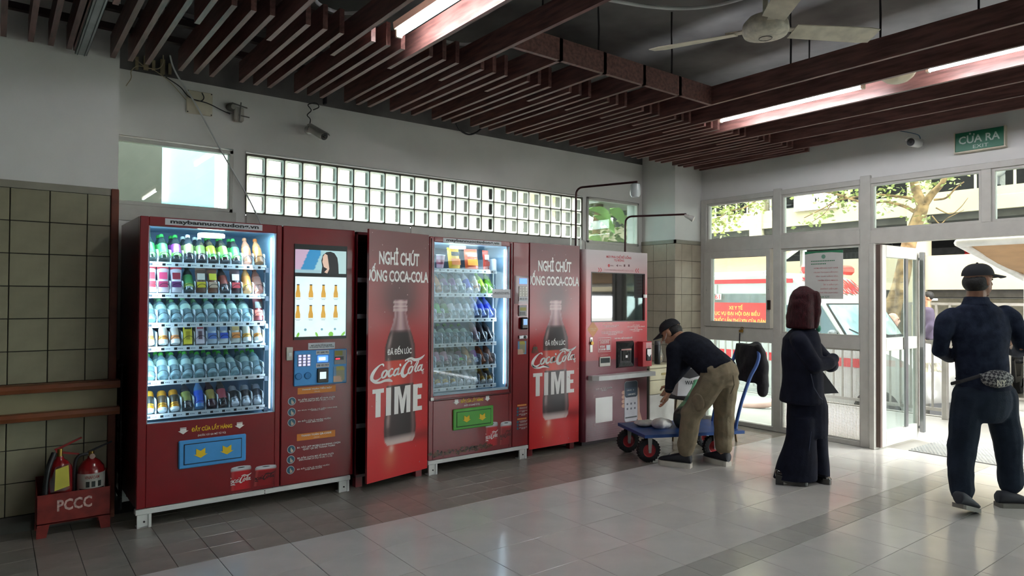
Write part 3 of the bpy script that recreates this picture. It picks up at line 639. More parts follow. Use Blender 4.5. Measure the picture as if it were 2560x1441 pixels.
# lined compartment
ix0, ix1, iy1 = xa + .03, xs - .02, 5.43
MB().box(ix0, ix1, iy1, iy1 + .01, .60, 1.915).build('back_lining', lineb, m1)
MB().box(ix0, ix0 + .006, Y1 + .058, iy1, .60, 1.915).box(ix1 - .006, ix1, Y1 + .058, iy1, .60, 1.915).box(ix0, ix1, Y1 + .058, iy1, 1.905, 1.915).box(ix0, ix1, Y1 + .058, iy1, .60, .612).build('lining', liner, m1)
box('light_strip', led, m1, 1.545, 1.552, Y1 + .062, Y1 + .075, .66, 1.86)
box('light_strip', led, m1, .80, 1.5, Y1 + .062, Y1 + .078, 1.893, 1.902)
_o = MB().lathe([(.085, 0), (.087, .004), (.087, .022), (.08, .027)], 24, (0, 0, 0)); _o.v = [(1.17 + x * 1.0, Y1 + .15 + y * .75, 1.845 + z) for x, y, z in _o.v]
_o.build('lamp_disc', mat('lamp_cream', 'dfe6c8', .4, emit='e6f0cf', estr=.6), m1, 40)
rack = mat('rack_grey', '5a6672', .5, .3)
box('shelf_upright', rack, m1, 1.530, 1.538, Y1 + .15, Y1 + .16, .63, 1.72); _m = MB()
for z in (1.66, 1.46, 1.265, 1.11, .895, .677): _m.box(1.522, 1.545, Y1 + .10, Y1 + .15, z - .045, z - .012)
_m.build('shelf_brackets', rack, m1)['kind'] = 'stuff'
ZS1 = [1.666, 1.463, 1.271, 1.117, .899, .682]; SX1, SP1 = .7665, .0758; SY1 = Y1 + .105
shelf_set(m1, 'big vending machine', SX1, SP1, 10, ZS1, SY1, .45, [.085, .085, .085, .095, .085, .095], 1.528)
def L_(sl): return bpy.data.lights.new(sl, 'AREA')
for nm, loc, rot, sx, sy, e in (('showcase_lamp', (1.15, Y1 + .12, 1.888), (0, 0, 0), .7, .06, 1.7), ('showcase_side_lamp', (1.54, Y1 + .10, 1.25), (0, R_(75), 0), 1.2, .05, 2.3), ('showcase_front_fill', (.79, Y1 + .07, 1.25), (R_(90), 0, R_(-35)), .04, 1.2, 1.3)):  # top and side follow the strips; the front one is an added fill light
    ld = L_(nm); ld.shape = 'RECTANGLE'; ld.size = sx; ld.size_y = sy; ld.energy = e; ld.color = (.58, .83, 1); lo = bpy.data.objects.new(nm, ld); link(lo, m1); lo.location = Vector(loc) - worldloc(m1); lo.rotation_euler = rot
G = '2f8f3a'; PU = '6b2a6e'
rows1 = [
 [('bottle', ('1c2a20', G, G, '58b53c'), 'green tea bottle with purple fruit label')] * 1 + [('bottle', ('1c2a20', G, '3f9a46', '63c23f'), 'green labelled dark tea bottle'), ('bottle', ('1c2420', G, PU, '63c23f'), 'green tea bottle with a purple band'), ('bottle', ('26282c', 'cfd3cf', '7c8a52', None), 'white capped dark bottle with olive label'), ('bottle', ('26282c', 'cfd3cf', '6f8a4c', None), 'white capped dark bottle with pale olive label'), ('bottle', ('2a2420', G, 'a8b33a', '4fae48'), 'green and yellow labelled tea bottle'), ('bottle', ('2a2420', G, '7fae4a', '4fae48'), 'leaf green labelled tea bottle'), ('bottle', ('2a2826', '3a9a4a', '3f9e52', '6cc542'), 'bright green labelled tea bottle'), ('bottle', ('8a5a44', 'a06a4a', 'b0704a', None), 'brown milk tea bottle'), ('bottle', ('a07048', 'b0602a', 'c08040', None), 'amber bottle with orange cap')],
 [('pouch', ('d9d4d6', 'b8323a', 'c23a44', 'a82f3a'), 'white and red snack pouch'), ('pouch', ('c9b4b8', 'b8323a', 'b03a5a', '8a2a48'), 'pink and red snack pouch'), ('pouch', ('cfc9cf', 'b8323a', '8f2a3a', '5a2a58'), 'white and purple snack pouch'), ('bottle', ('22302a', '2f7a4a', '3f8a4a', '8aa03a'), 'dark green tea bottle'), ('pouch', ('6a4a3a', '8a6a5a', 'd8d0c0', 'c8b420'), 'brown snack bag with yellow band'), ('pouch', ('7a4a34', '5a3a30', 'c8c020', 'a88a70'), 'brown and lime snack bag'), ('bottle', ('2a1a18', '8a3a2a', '8a3a2a', '3a2020'), 'dark red coffee bottle'), ('pouch', ('3a2024', '2a1a1c', 'd8d4cc', 'a0262c'), 'black and white striped snack bag'), ('bottle', ('b07a3a', 'a85a30', 'c07a3a', 'd8a040'), 'orange juice bottle'), ('bottle', ('a86a58', 'b06a58', 'c08a78', None), 'peach coloured drink bottle')],
 [('water', ('clear', '7fbf86', 'c4dccb'), 'clear water bottle with pale green label')] * 9 + [('pouch', ('6a2a2a', '4a1a1a', '2a2a20', '8a4030'), 'dark red snack bag with lettering')],
 [('milk', ('e8dcc8', 'e0e0da', 'd8d0c0', 'e0903a'), 'orange and white yogurt bottle'), ('milk', ('e4e2dc', 'e0e0da', 'd8cfc4', 'dc8a38'), 'white yogurt bottle with an orange band'), ('milk', ('e4e2dc', 'd8dce0', 'd0c8c0', 'd88a50'), 'white yogurt bottle with a faded orange band'), ('carton', ('d8c43a', 'c8b430', '3a3a20', 'a89420'), 'yellow drink carton'), ('carton', ('d8c8cc', 'c0b4b8', 'c0505a', '7a5a60'), 'pale pink drink carton'), ('pouch', ('c4d0d8', 'a8b8c8', '9ab0c8', '5a7ab8'), 'white and pale blue milk pouch'), ('pouch', ('d0d6d4', 'b8c4c8', '8a9ab0', '2a4aa8'), 'white and deep blue milk pouch'), ('pouch', ('d8d4c8', 'c0c4c0', 'd0b070', 'c87a38'), 'white and orange milk pouch'), ('milk', ('e8e4dc', 'dcdcd8', 'd8d4c0', 'e0a038'), 'white yogurt bottle with an amber band'), ('milk', ('e8e6e0', 'd0d4d8', 'c8c4c0', 'd88a30'), 'slim white yogurt bottle with an orange band')],
 [('water', ('clear', '58c04a', 'bcd2ca'), 'green capped water bottle')] * 10,
 [('can', ('d89a28', 'c8ccd0', '2a2a24'), 'yellow energy drink can'), ('can', ('c88a28', 'd0d4d8', '4a3a28'), 'amber energy drink can'), ('can', ('c8882a', 'd4d8da', '3a3020'), 'amber coloured drink can with silver base'), ('bottle', ('2a2628', 'c8ccc4', '8a8f4a', None), 'dark bottle with olive label and white cap'), ('bottle', ('5a86b0', '2a5ad0', '2a58c8', '2a50b8'), 'blue labelled sports drink bottle'), ('bottle', ('3a1418', '8a2a30', 'a8924a', None), 'dark red bottle with gold label'), ('bottle', ('1a1416', '9a2a34', 'b04a54', None), 'dark cola bottle with red label'), ('can', ('aeb2b6', 'd8dce0', '2a2c30'), 'silver and black drink can'), ('can', ('b4b8bc', 'd8dce0', '24262a'), 'silver drink can with black lettering'), ('can', ('a8acb2', 'd0d4d8', '303238'), 'silver grey drink can')]]
fill('big vending machine', rows1, SX1, SP1, ZS1, SY1, 6)
for i, n in ((2, 9), (4, 10)):
    for k in range(n): product('water', ('clear', '7fbf86' if i == 2 else '5cc84e', 'c4dccb'), (SX1 + SP1 * (k + .48), SY1 + .115, ZS1[i] + .012), 50, 'rear water bottle behind the %s on %s shelf, big vending machine' % (ORD[k], ORD[i]), 'bottle', 'products in the big vending machine')
for k in range(1, 8): product('bottle', (rows1[0][k][1]), (SX1 + SP1 * (k + .48), SY1 + .125, ZS1[0] + .012), 34, 'rear tea bottle behind the %s on top shelf, big vending machine' % ORD[k], 'bottle', 'products in the big vending machine')
text(m1, 'MAX', ink_k, F1, (.0, 0, .001, .001)) if False else None
# sign strip
sg = quad(F1, *bx1((412.5, 562), (656, 563)), .002, 'sign_strip', ink_g, door); a = bx1((412.5, 562), (656, 563))
text(sg, 'maybannuoctudong.vn', ink_k, F1, (a[0] + .03, a[1] + .003, a[2] - .025, a[3] - .004), .004, bold=.04)
# delivery flap
def flap(parent, fr, u0, v0, u1, v1, m, ych):
    f = MB().box(*[c for p in zip(fr(u0, v0, .0), fr(u1, v1, .016)) for c in p], b=.006).build('delivery_frame', m, parent)
    du, dv = (u1 - u0), (v1 - v0)
    a = fr(u0 + .07 * du, v0 + .13 * dv, .0165); c = fr(u1 - .07 * du, v1 - .13 * dv, .018); box('flap_gap', navy if m is blue_p else mat('groove_green', '16351a', .5), f, a[0], c[0], a[1], c[1], a[2], c[2])
    a = fr(u0 + .08 * du, v0 + .16 * dv, .016); c = fr(u1 - .08 * du, v1 - .16 * dv, .021); box('flap', m, f, a[0], c[0], a[1], c[1], a[2], c[2], b=.003)
    for s_ in (.31, .70): chevron(fr, u0 + s_ * du, v0 + .5 * dv, .2 * du, .34 * dv, .021, .024, 'arrow', yel, f)
    return f
a = q1(445, 1174); b_ = q1(614, 1084); flap(door, F1, a[0], a[1], b_[0], b_[1], blue_p, yel)
text(door, 'ĐẨY CỬA LẤY HÀNG', ink_y, F1, bx1((478.7, 1080.6), (580.5, 1055)), bold=.03); text(door, '(NƯỚC CÓ GA MỞ TỪ TỪ)', ink_w, F1, bx1((494.5, 1093), (564.5, 1078)), bold=.015)
for px, py in ((458, 1078), (599, 1064)): u, v = q1(px, py); downarrow(F1, u, v, .062, .043, 'arrow_print', ink_w, door)
c1 = q1(575, 1229); c2 = q1(629, 1160); can_print(F1, c1[0], c1[1], c2[0], c2[1], 0, ink_w, door, False)
c1 = q1(634, 1218); c2 = q1(694, 1158); can_print(F1, c1[0], c1[1], c2[0] - .012, c2[1], .12, mat('ink_maroon', '3a0c10', .4), door, True)
text(door, 'VỊ NGUYÊN BẢN', ink_w, F1, bx1((580, 1235), (628, 1226)))
# service column: touch screen
a = bx1((733.5, 850.5), (867, 617)); tb = box2(F1, a[0], a[1], a[2], a[3], 0, .008, 'touch_screen', black_p, rdoor)
skin_c, hair_c = lin('c9a893'), lin('1d1a1c')
def ad(s, t):
    c = np.array(lin('7fb6c4')) * (1 - s) + np.array(lin('a8c4c2')) * s
    if s + .35 * (1 - t) < .42: c = np.array(lin('b49ab0'))
    if .26 < s + .18 * (1 - t) < .52 and s < .5: c = np.array(lin('2f7fae'))
    if t < .12 and s < .5: c = np.array(lin('8fb0b8'))
    return tuple(c)
a = bx1((736.5, 682), (864.5, 629.5)); cgrid('advert_picture', scr, tb, F1, a, 40, 18, ad, .0085); w, h = a[2] - a[0], a[3] - a[1]
P = lambda pts: [(a[0] + x * w, a[1] + y * h) for x, y in pts]
scr_hair = mat('screen_dark', '1c1a1d', .3, emit='1c1a1d', estr=.18); scr_skin = mat('screen_skin', 'c9ab98', .3, emit='c9ab98', estr=.22); scr_white = mat('screen_white', 'cfe6e8', .3, emit='cbe7ea', estr=.26)
MB().flat(P([(.50, 0), (.52, .3), (.50, .55), (.53, .8), (.60, .93), (.68, .96), (.76, .9), (.82, .7), (.84, .4), (.85, 0)]), F1, .009).build('advert_hair', scr_hair, tb, recalc=False)
MB().flat(P([(.56, .05), (.62, .2), (.55, .28), (.535, .40), (.52, .50), (.53, .60), (.53, .72), (.57, .86), (.62, .8), (.64, .5), (.66, .2), (.62, 0)]), F1, .0095).build('advert_face', scr_skin, tb, recalc=False)
b_ = bx1((735.5, 843), (864.3, 694.5)); quad(F1, *b_, .0085, 'menu_page', scr_white, tb); w2, h2 = b_[2] - b_[0], b_[3] - b_[1]
gold = mat('screen_gold', 'c99a3a', .3, emit='c99a3a', estr=.2)
_m = MB(); _k = MB(); _t2 = MB()
for j in range(2):
    for i in range(4):
        cx = b_[0] + w2 * (.055 + .245 * i); cz = b_[1] + h2 * (.655 - .345 * j); bw, bh = w2 * .09, h2 * .21
        _m.flat([(cx + x * bw, cz + y * bh) for x, y in ((-.5, 0), (.5, 0), (.5, .3), (.3, .62), (.26, 1), (-.26, 1), (-.3, .62), (-.5, .3))], F1, .009)
        _k.flat([(cx - bw * .28, cz + bh * .95), (cx + bw * .28, cz + bh * .95), (cx + bw * .28, cz + bh * 1.03), (cx - bw * .28, cz + bh * 1.03)], F1, .0092)
        _t2.flat([(cx - bw * .6, cz - .008), (cx + bw * .6, cz - .008), (cx + bw * .6, cz - .0065), (cx - bw * .6, cz - .0065)], F1, .0092).flat([(cx - bw * .4, cz - .016), (cx + bw * .4, cz - .016), (cx + bw * .4, cz - .013), (cx - bw * .4, cz - .013)], F1, .0092)
_m.build('menu_bottles', gold, tb, recalc=False)['kind'] = 'stuff'; _k.build('menu_caps', scr_hair, tb, recalc=False)['kind'] = 'stuff'; _t2.build('menu_prices', mat('screen_grey', '5a6a70', .3, emit='5a6a70', estr=.5), tb, recalc=False)['kind'] = 'stuff'
_m = MB()
for c_, r in ((.2, .02), (.52, .018), (.78, .018)): _m.flat([(b_[0] + w2 * c_ + r * .5 * math.cos(t), b_[1] + .05 + r * .5 * math.sin(t)) for t in [2 * math.pi * k / 10 for k in range(10)]], F1, .009)
_m.build('menu_icons', mat('screen_icon', '6fa0b0', .3, emit='6fa0b0', estr=.18), tb, recalc=False)['kind'] = 'stuff'; _m = MB()
for c_, r in ((.06, .03), (.42, .03), (.7, .05), (.95, .05)): _m.flat([(b_[0] + w2 * min(.985, max(.015, c_ + r * math.cos(t))), b_[1] + max(.0, .012 + .02 * math.sin(t + c_ * 9))) for t in [2 * math.pi * k / 9 for k in range(9)]], F1, .0092)
_m.build('menu_leaves', mat('screen_leaf', '7cc04a', .3, emit='7cc04a', estr=.18), tb, recalc=False)['kind'] = 'stuff'
a = bx1((770, 874.5), (837, 856)); st = quad(F1, *a, .003, 'notice_sticker', ink_g, rdoor); text(st, 'MÁY NHẬN TỐI ĐA 50.000Đ\nVÀ KHÔNG TRẢ LẠI TIỀN THỪA', ink_k, F1, (a[0] + .008, a[1] + .008, a[2] - .008, a[3] - .008), .004, bold=.02)
# payment panel
a = bx1((733.4, 967), (865.7, 872)); pp = MB().box(a[0], a[2], Y1 - .014, Y1 + .002, a[1], a[3], b=.005).build('payment_panel', blue_p, rdoor); FP = fr_y(Y1 - .014)
def bp(bl, tr): return bx1(bl, tr)
k = bp((741.9, 917), (775.4, 885.5)); kp = box2(FP, k[0], k[1], k[2], k[3], 0, .003, 'keypad', mat('keypad_grey', '8a8f96', .4), pp)
for r in range(4):
    for c in range(3): u = k[0] + (k[2] - k[0]) * (c + .5) / 3; v = k[1] + (k[3] - k[1]) * (r + .5) / 4; box2(FP, u - .009, v - .007, u + .009, v + .007, .003, .006, 'key', keyw, kp)
for px, py in ((744.3, 941), (767.4, 939)):
    u, v = q1(px, py); MB().lathe([(.024, 0), (.024, .006), (.021, .009), (.02, .007)], 20, FP(u, v, 0), (0, -1, 0)).build('coin_disc', mat('disc_blue', '3585c4', .35), pp, 40)
for bl, tr, s_ in (((788, 887), (820.8, 875), '091 6840 992'), ((788, 919.5), (821, 907), '098 105 1919')):
    k = bp(bl, tr); s1 = quad(FP, *k, .002, 'number_sticker', ink_g, pp); text(s1, s_, ink_k, FP, (k[0] + .006, k[1] + .008, k[2] - .006, k[3] - .008), .0035, bold=.015)
k = bp((792, 905.5), (818, 888.7)); l1 = box2(FP, *k, 0, .002, 'lcd', lcd, pp); quad(FP, k[0] + .01, k[1] + .012, k[2] - .02, k[3] - .012, .003, 'lcd_text', mat('lcd_pale', 'b8c6ff', .3, emit='b8c6ff', estr=1.5), l1)
k = bp((790.4, 957), (818.4, 919.5)); l1 = box2(FP, *k, 0, .012, 'code_reader', black_p, pp, b=.003); k = bp((796, 947.4), (812, 929)); quad(FP, *k, .013, 'reader_screen', scr_white, l1)
k = bp((833.4, 911), (863.3, 875)); l1 = box2(FP, *k, 0, .004, 'note_acceptor', mat('acceptor_grey', '9a9c9a', .4), pp); h = k[3] - k[1]
quad(FP, k[0] + .004, k[1] + h * .62, k[2] - .03, k[3] - .005, .005, 'acceptor_label', mat('ink_olive', '8f8a2a', .4), l1); box2(FP, k[0] + .004, k[1] + h * .3, k[2] - .02, k[1] + h * .55, .004, .006, 'note_slot', black_p, l1); quad(FP, k[0] + .008, k[1] + h * .34, k[2] - .05, k[1] + h * .44, .007, 'slot_light', mat('slot_red', 'd02030', .3, emit='d02030', estr=.8), l1)
def notes_pic(fr, k, parent, d=.004):
    def fn(s, t):
        c = np.array(lin('5d89b0'))
        if .22 < s < .85 and t > .1: c = np.array(lin('8c8a6a'))
        if t > .72 and .2 < s < .85: c = np.array(lin('a59a35'))
        if t < .42 and s < .7 - .4 * t: c = np.array(lin('c9a68c'))
        if s + .25 * t > 1.05: c = np.array(lin('5d89b0'))
        return tuple(c)
    return cgrid('note_picture', prt, parent, fr, k, 12, 14, fn, d)
notes_pic(FP, bp((831, 956), (863, 914.5)), pp)
k = bp((715, 902), (731, 868)); l1 = box2(F1, *k, 0, .012, 'lock_handle', mat('lock_cream', 'c9c7bd', .4), rdoor, b=.003); box2(F1, k[0] + .014, k[1] + .03, k[2] - .01, k[3] - .04, .012, .015, 'lock_barrel', chrome, l1)
for bl, tr, s1, s2 in (((743.8, 987), (839, 963.2), 'THANH TOÁN TIỀN MẶT', '( TỐI ĐA 50N )'), ((742, 1103.6), (837.8, 1075), 'THANH TOÁN QR-CODE', '( TỐI ĐA 50N )')):
    k = bp(bl, tr); l1 = quad(F1, *k, .0015, 'orange_label', ink_o, rdoor); h = k[3] - k[1]; text(l1, s1, ink_w, F1, (k[0] + .03, k[1] + h * .5, k[2] - .03, k[3] - h * .1), .003, bold=.03); text(l1, s2, ink_w, F1, (k[0] + .12, k[1] + h * .12, k[2] - .12, k[1] + h * .4), .003)
ic = [((729.7, 1003.8), 'B1: BẤM CHỌN MÃ SỐ PHÍA DƯỚI\nSẢN PHẨM (VÍ DỤ: 01,02...11,12)', (745.5, 1008), (836.6, 989)), ((729, 1030.8), 'B2: ĐƯA THẲNG TỜ TIỀN VÀO KHE\nNHẬN TIỀN', (744.5, 1032), (842.6, 1015.5)), ((729, 1056.7), 'B3: ĐẨY CỬA Ô NHẬN NƯỚC\nPHÍA BÊN DƯỚI', (745, 1060.5), (827, 1042.5)),
      ((728, 1124), 'B1: VÀO APP MOBILE-BANKING CHỌN\nQUÉT QR ĐỂ THANH TOÁN', (743, 1129), (850.4, 1103)), ((726.8, 1149.8), 'B2: BẤM CHỌN MÃ SỐ PHÍA DƯỚI\nSẢN PHẨM (VÍ DỤ: 01,02...11,12)', (743.5, 1155), (833.7, 1130)), ((726, 1175.8), 'B3: ĐẨY CỬA Ô NHẬN NƯỚC\nPHÍA BÊN DƯỚI', (742.6, 1180), (824, 1159))]
for (px, py), s_, bl, tr in ic:
    u, v = q1(px, py); l1 = MB().flat([(u + .029 * math.cos(t), v + .029 * math.sin(t)) for t in [2 * math.pi * k / 24 for k in range(24)]], F1, .0014).build('step_icon', ink_g, rdoor, recalc=False)
    MB().flat([(u + .0255 * math.cos(t), v + .0255 * math.sin(t)) for t in [2 * math.pi * k / 24 for k in range(24)]], F1, .002).build('icon_disc', ink_b, l1, recalc=False)
    MB().flat([(u - .002, v - .022), (u + .014, v - .018), (u + .014, v - .004), (u + .004, v + .001), (u + .002, v + .012), (u - .004, v + .012), (u - .006, v - .006)], F1, .0026).build('icon_hand', mat('ink_skin', 'cdb9a8', .4), l1, recalc=False)
    text(rdoor, s_, ink_w, F1, bx1(bl, tr), .0015, bold=.015)
# ================================================================ middle vending machine
Y2 = 4.767; F2 = fr_y(Y2)
def q2(px, py): p = ony(px, py, Y2); return p[0], p[2]
def bx2(bl, tr): a = q2(*bl); b = q2(*tr); return (a[0], a[1], b[0], b[1])
m2 = thing('vending_machine', 'red snack and drink vending machine with green flap between the two poster cabinets', 'vending machine', (3.33, Y2, 0))
xa, xs, xb, zt = 2.812, 3.672, 3.853, 1.946; wx0, wx1, wz0, wz1 = 2.856, 3.634, .638, 1.905
MB().box(xa, xa + .03, Y2 + .058, 5.52, .115, zt).box(xs - .02, xb, Y2 + .058, 5.52, .115, zt).box(xa + .03, xs - .02, 5.44, 5.52, .115, zt).box(xa + .03, xs - .02, Y2 + .058, 5.44, zt - .03, zt).box(xa + .03, xs - .02, Y2 + .058, 5.44, .115, .59).build('cabinet', dred, m2)
door = MB().box(xa, wx0, Y2, Y2 + .055, .118, zt, b=.004).box(wx1, xs - .003, Y2, Y2 + .055, .118, zt, b=.004).box(wx0, wx1, Y2, Y2 + .055, wz1, zt, b=.003).box(wx0, wx1, Y2, Y2 + .055, .605, wz0, b=.003).box(wx0, wx1, Y2, Y2 + .055, .118, .598, b=.003).build('door', red, m2)
box('door_seam', gap_m, door, wx0, wx1, Y2 + .01, Y2 + .05, .597, .606)
MB().box(xa + .012, xa + .024, Y2 - .008, Y2, .6, zt - .015, b=.003).box(xs - .03, xs - .018, Y2 - .008, Y2, .6, zt - .015, b=.003).box(xa + .012, xs - .018, Y2 - .008, Y2, .6, .612, b=.003).build('door_bead', dred, door)
box('pane', vglass, door, wx0, wx1, Y2 + .012, Y2 + .017, wz0, wz1)
MB().box(wx0, wx0 + .006, Y2 + .004, Y2 + .02, wz0, wz1).box(wx1 - .01, wx1, Y2 + .004, Y2 + .02, wz0, wz1).box(wx0, wx1, Y2 + .004, Y2 + .02, wz0, wz0 + .02).build('pane_rim', rimm, door)
box('latch_tab', wht, door, xa + .015, xa + .045, Y2 - .012, Y2, .605, .63)
rdoor = box('service_door', red, m2, xs + .003, xb, Y2, Y2 + .055, .118, zt, b=.004)
box('base_rail', wht, m2, xa - .002, xb, Y2 - .006, Y2 + .05, .085, .116, b=.003); box('rear_rail', wht, m2, xa, xb, 5.44, 5.5, .085, .115); feet(m2, (xa + .045, xb - .06), Y2 - .002, 5.42, .085)
ix0, ix1, iy1 = xa + .03, xs - .02, 5.43
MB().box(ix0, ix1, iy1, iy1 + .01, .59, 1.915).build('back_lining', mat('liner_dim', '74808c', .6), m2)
MB().box(ix0, ix0 + .006, Y2 + .058, iy1, .59, 1.915).box(ix1 - .006, ix1, Y2 + .058, iy1, .59, 1.915).box(ix0, ix1, Y2 + .058, iy1, 1.905, 1.915).box(ix0, ix1, Y2 + .058, iy1, .59, .612).build('lining', liner, m2)
box('light_strip', led, m2, 3.618, 3.624, Y2 + .062, Y2 + .07, .68, 1.88)
_o = MB().lathe([(.075, 0), (.077, .004), (.077, .02), (.07, .024)], 24); _o.v = [(3.16 + x, Y2 + .12 + y * .7, 1.868 + z) for x, y, z in _o.v]; _o.build('lamp_disc', MATS['lamp_cream'], m2, 40)
box('shelf_upright', wht, m2, 3.566, 3.58, Y2 + .16, Y2 + .17, .64, 1.75)
ZS2 = [1.694, 1.485, 1.268, 1.057, .857, .686]; SX2, SP2 = 2.792, .077; SY2 = Y2 + .105
shelf_set(m2, 'middle vending machine', SX2, SP2, 10, ZS2, SY2, .42, [0, .09, .085, .09, .095, .09], 3.568)
MB().prism([(SY2, 0), (SY2, .09), (SY2 + .02, .105), (SY2 + .3, .105), (SY2 + .3, 0)], lambda u, v, d: (3.562 + d, u, v + 1.693), -.004, .004).build('end_divider', divm, m2)
for nm, loc, rot, sx, sy, e in (('showcase_lamp', (3.2, Y2 + .12, 1.89), (0, 0, 0), .6, .06, .9), ('showcase_side_lamp', (3.61, Y2 + .09, 1.25), (0, R_(75), 0), 1.2, .05, 1.4)):
    ld = L_(nm); ld.shape = 'RECTANGLE'; ld.size = sx; ld.size_y = sy; ld.energy = e; ld.color = (.68, .86, 1); lo = bpy.data.objects.new(nm, ld); link(lo, m2); lo.location = Vector(loc) - worldloc(m2); lo.rotation_euler = rot
W_ = ('water', ('clear', '6cc25a', 'b8d4c8'), 'green capped water bottle')
rows2 = [[None, None, None, None, None, None, None, None, None, None],
 [None, ('bottle', ('b8743a', 'c0803a', 'c88a4a'), 'pale orange drink bottle'), ('bottle', ('b06a2a', 'b07a3a', 'b8702a'), 'orange drink bottle'), ('bottle', ('5a5060', 'd8d4dc', '6a3a78'), 'purple labelled bottle with white cap'), ('bottle', ('62586a', 'd8d4dc', '7a4a80'), 'mauve labelled bottle with white cap'), ('bottle', ('clear', 'c8ccc8', 'c8cac4'), 'clear drink bottle'), ('bottle', ('c8ccd8', 'd0d4d8', '4a5ab8', '5a68c0'), 'blue and white drink bottle'), ('milk', ('e0d8cc', 'd8d8d4', 'd8c8b0', 'd8a880'), 'white and peach yogurt bottle'), ('bottle', ('7a9a2a', '6ab03a', 'a8c83a'), 'lime green drink bottle'), ('bottle', ('6a9a3a', '6ab03a', '8ac83a'), 'bright lime drink bottle')],
 [None, ('bottle', ('2a2c28', '3a8a3a', '4a9a4a'), 'dark tea bottle'), ('bottle', ('2a2824', '2a2c2a', '4aa83a', '5ab83a'), 'black capped tea bottle with green label'), ('bottle', ('2a2824', '20221f', '6a8a3a', '7a9a4a'), 'black capped tea bottle with olive label'), ('bottle', ('clear', 'a8acb0', 'c0c4c8'), 'clear soda bottle'), ('bottle', ('clear', '8a8488', 'b8bcc0'), 'clear soda bottle with brown cap'), ('bottle', ('clear', 'b0b4b8', 'b4bcc4'), 'clear soda bottle with grey cap'), ('bottle', ('8a98b8', '6a78c0', '8a98d0'), 'pale blue drink bottle'), ('bottle', ('6a7ab0', '4a5ac8', '3a4ac0'), 'blue labelled drink bottle'), ('bottle', ('5a6ab0', '3a48b0', '2a3ab8'), 'deep blue drink bottle')],
 [None] + [W_] * 6 + [('bottle', ('8a7a80', '5a2a2a', '8a6a70'), 'dusky pink drink bottle'), ('bottle', ('1c1418', '5a2026', '2a1a1e'), 'dark cola bottle with red cap'), ('bottle', ('181418', '3a1a20', '241a1e'), 'black cola bottle')],
 [None, ('bottle', ('2a3a5a', '8a9ab0', '4a5a80'), 'dark blue drink bottle'), ('bottle', ('6a5a50', 'c8c8cc', 'c890a8', 'd0a0b4'), 'pink labelled bottle with white cap'), ('bottle', ('5a4a44', '8a8484', 'c890a0', 'b07a88'), 'pink labelled brown bottle'), ('bottle', ('2a1a20', '6a5a4a', '6a5a60', '3a2a30'), 'black and white striped bottle'), ('bottle', ('3a3a2a', '4ac03a', '7a4a6a', '5ac03a'), 'green capped bottle with plum label'), ('bottle', ('a8743a', 'b0783a', 'c08a4a'), 'amber drink bottle'), ('bottle', ('8a98b0', 'd0ccd8', '7a3a98', 'b0b8c8'), 'purple labelled bottle with pale cap'), ('bottle', ('8a4a24', '8a4a24', 'a05a2a'), 'orange brown drink bottle'), ('bottle', ('7a4a34', '7a4a34', '8a5a40'), 'brown drink bottle')],
 [None, ('can', ('b8bcc0', 'd8dce0', '9aa0a8'), 'pale silver drink can'), ('can', ('b8903a', 'd0d4d6', '5a4020'), 'gold drink can with brown lettering'), ('can', ('c09a40', 'd0d4d6', '6a4a20'), 'gold drink can'), ('can', ('a8863a', 'c8ccd0', '2a2018'), 'gold and black drink can'), ('can', ('b0b4b8', 'd8dce0', '3a3c40'), 'silver can with dark print'), ('can', ('bcc0c4', 'd8dce0', 'c8ccd0'), 'plain silver drink can'), ('can', ('b4b8bc', 'd8dce0', '4a4c50'), 'silver can with grey print'), ('can', ('b08a3a', 'd0d0cc', '7a5a2a'), 'slim gold drink can'), ('can', ('a8843a', 'd0d0cc', '3a2a18'), 'slim gold and black can')]]
fill('middle vending machine', rows2, SX2, SP2, ZS2, SY2, 6)
MN = ', top shelf, middle vending machine'; gp = 'products in the middle vending machine'
product('cup', ('8a7a88', 'c8c4cc', 'b0a8b4'), (2.895, SY2 + .07, 1.70), 8, 'grey noodle cup half hidden by the door frame' + MN, 'cup', gp)
product('cup', ('c8a0a8', 'd8d4d6', 'a85a68'), (3.01, SY2 + .06, 1.70), -4, 'pink noodle cup leaning' + MN, 'cup', gp, 12)
product('bag', ('c89a1a', 'd8b020', '2a2018', 'c8702a'), (3.16, SY2 + .06, 1.70), 10, 'yellow and red crisp bag' + MN, 'bag', gp, 8)
product('bag', ('b84a1e', 'a84028', 'd8cfc0', 'd8862a'), (3.34, SY2 + .06, 1.70), 12, 'red and orange crisp bag' + MN, 'bag', gp, -6)
product('pouch', ('a83a2a', 'c04030', 'd8d0c4', 'b8402e'), (3.495, SY2 + .06, 1.70), 6, 'red and white upright snack box' + MN, 'pouch', gp, 4)
a = bx2((1107.6, 606), (1253, 605)); sg = quad(F2, *a, .002, 'sign_strip', ink_g, door); text(sg, 'maybannuoctudong.vn', ink_k, F2, (a[0] + .03, a[1] + .003, a[2] - .025, a[3] - .003), .004, bold=.04)
a = bx2((1230, 745.5), (1276.5, 724)); sg = quad(F2, *a, .003, 'notice_sticker', ink_g, door); text(sg, 'MÁY NHẬN TỐI ĐA 50.000Đ\nVÀ KHÔNG TRẢ LẠI TIỀN THỪA', ink_k, F2, (a[0] + .012, a[1] + .03, a[2] - .012, a[3] - .02), .0045, bold=.02)
a = q2(1131, 1077); b_ = q2(1231.5, 1013); flap(door, F2, a[0], a[1], b_[0], b_[1], green_p, yel)
text(door, 'ĐẨY CỬA LẤY HÀNG', ink_y, F2, bx2((1151.5, 1008.7), (1208, 991)), bold=.03); text(door, '(NƯỚC CÓ GA MỞ TỪ TỪ)', ink_w, F2, bx2((1160, 1018), (1199, 1007)), bold=.015)
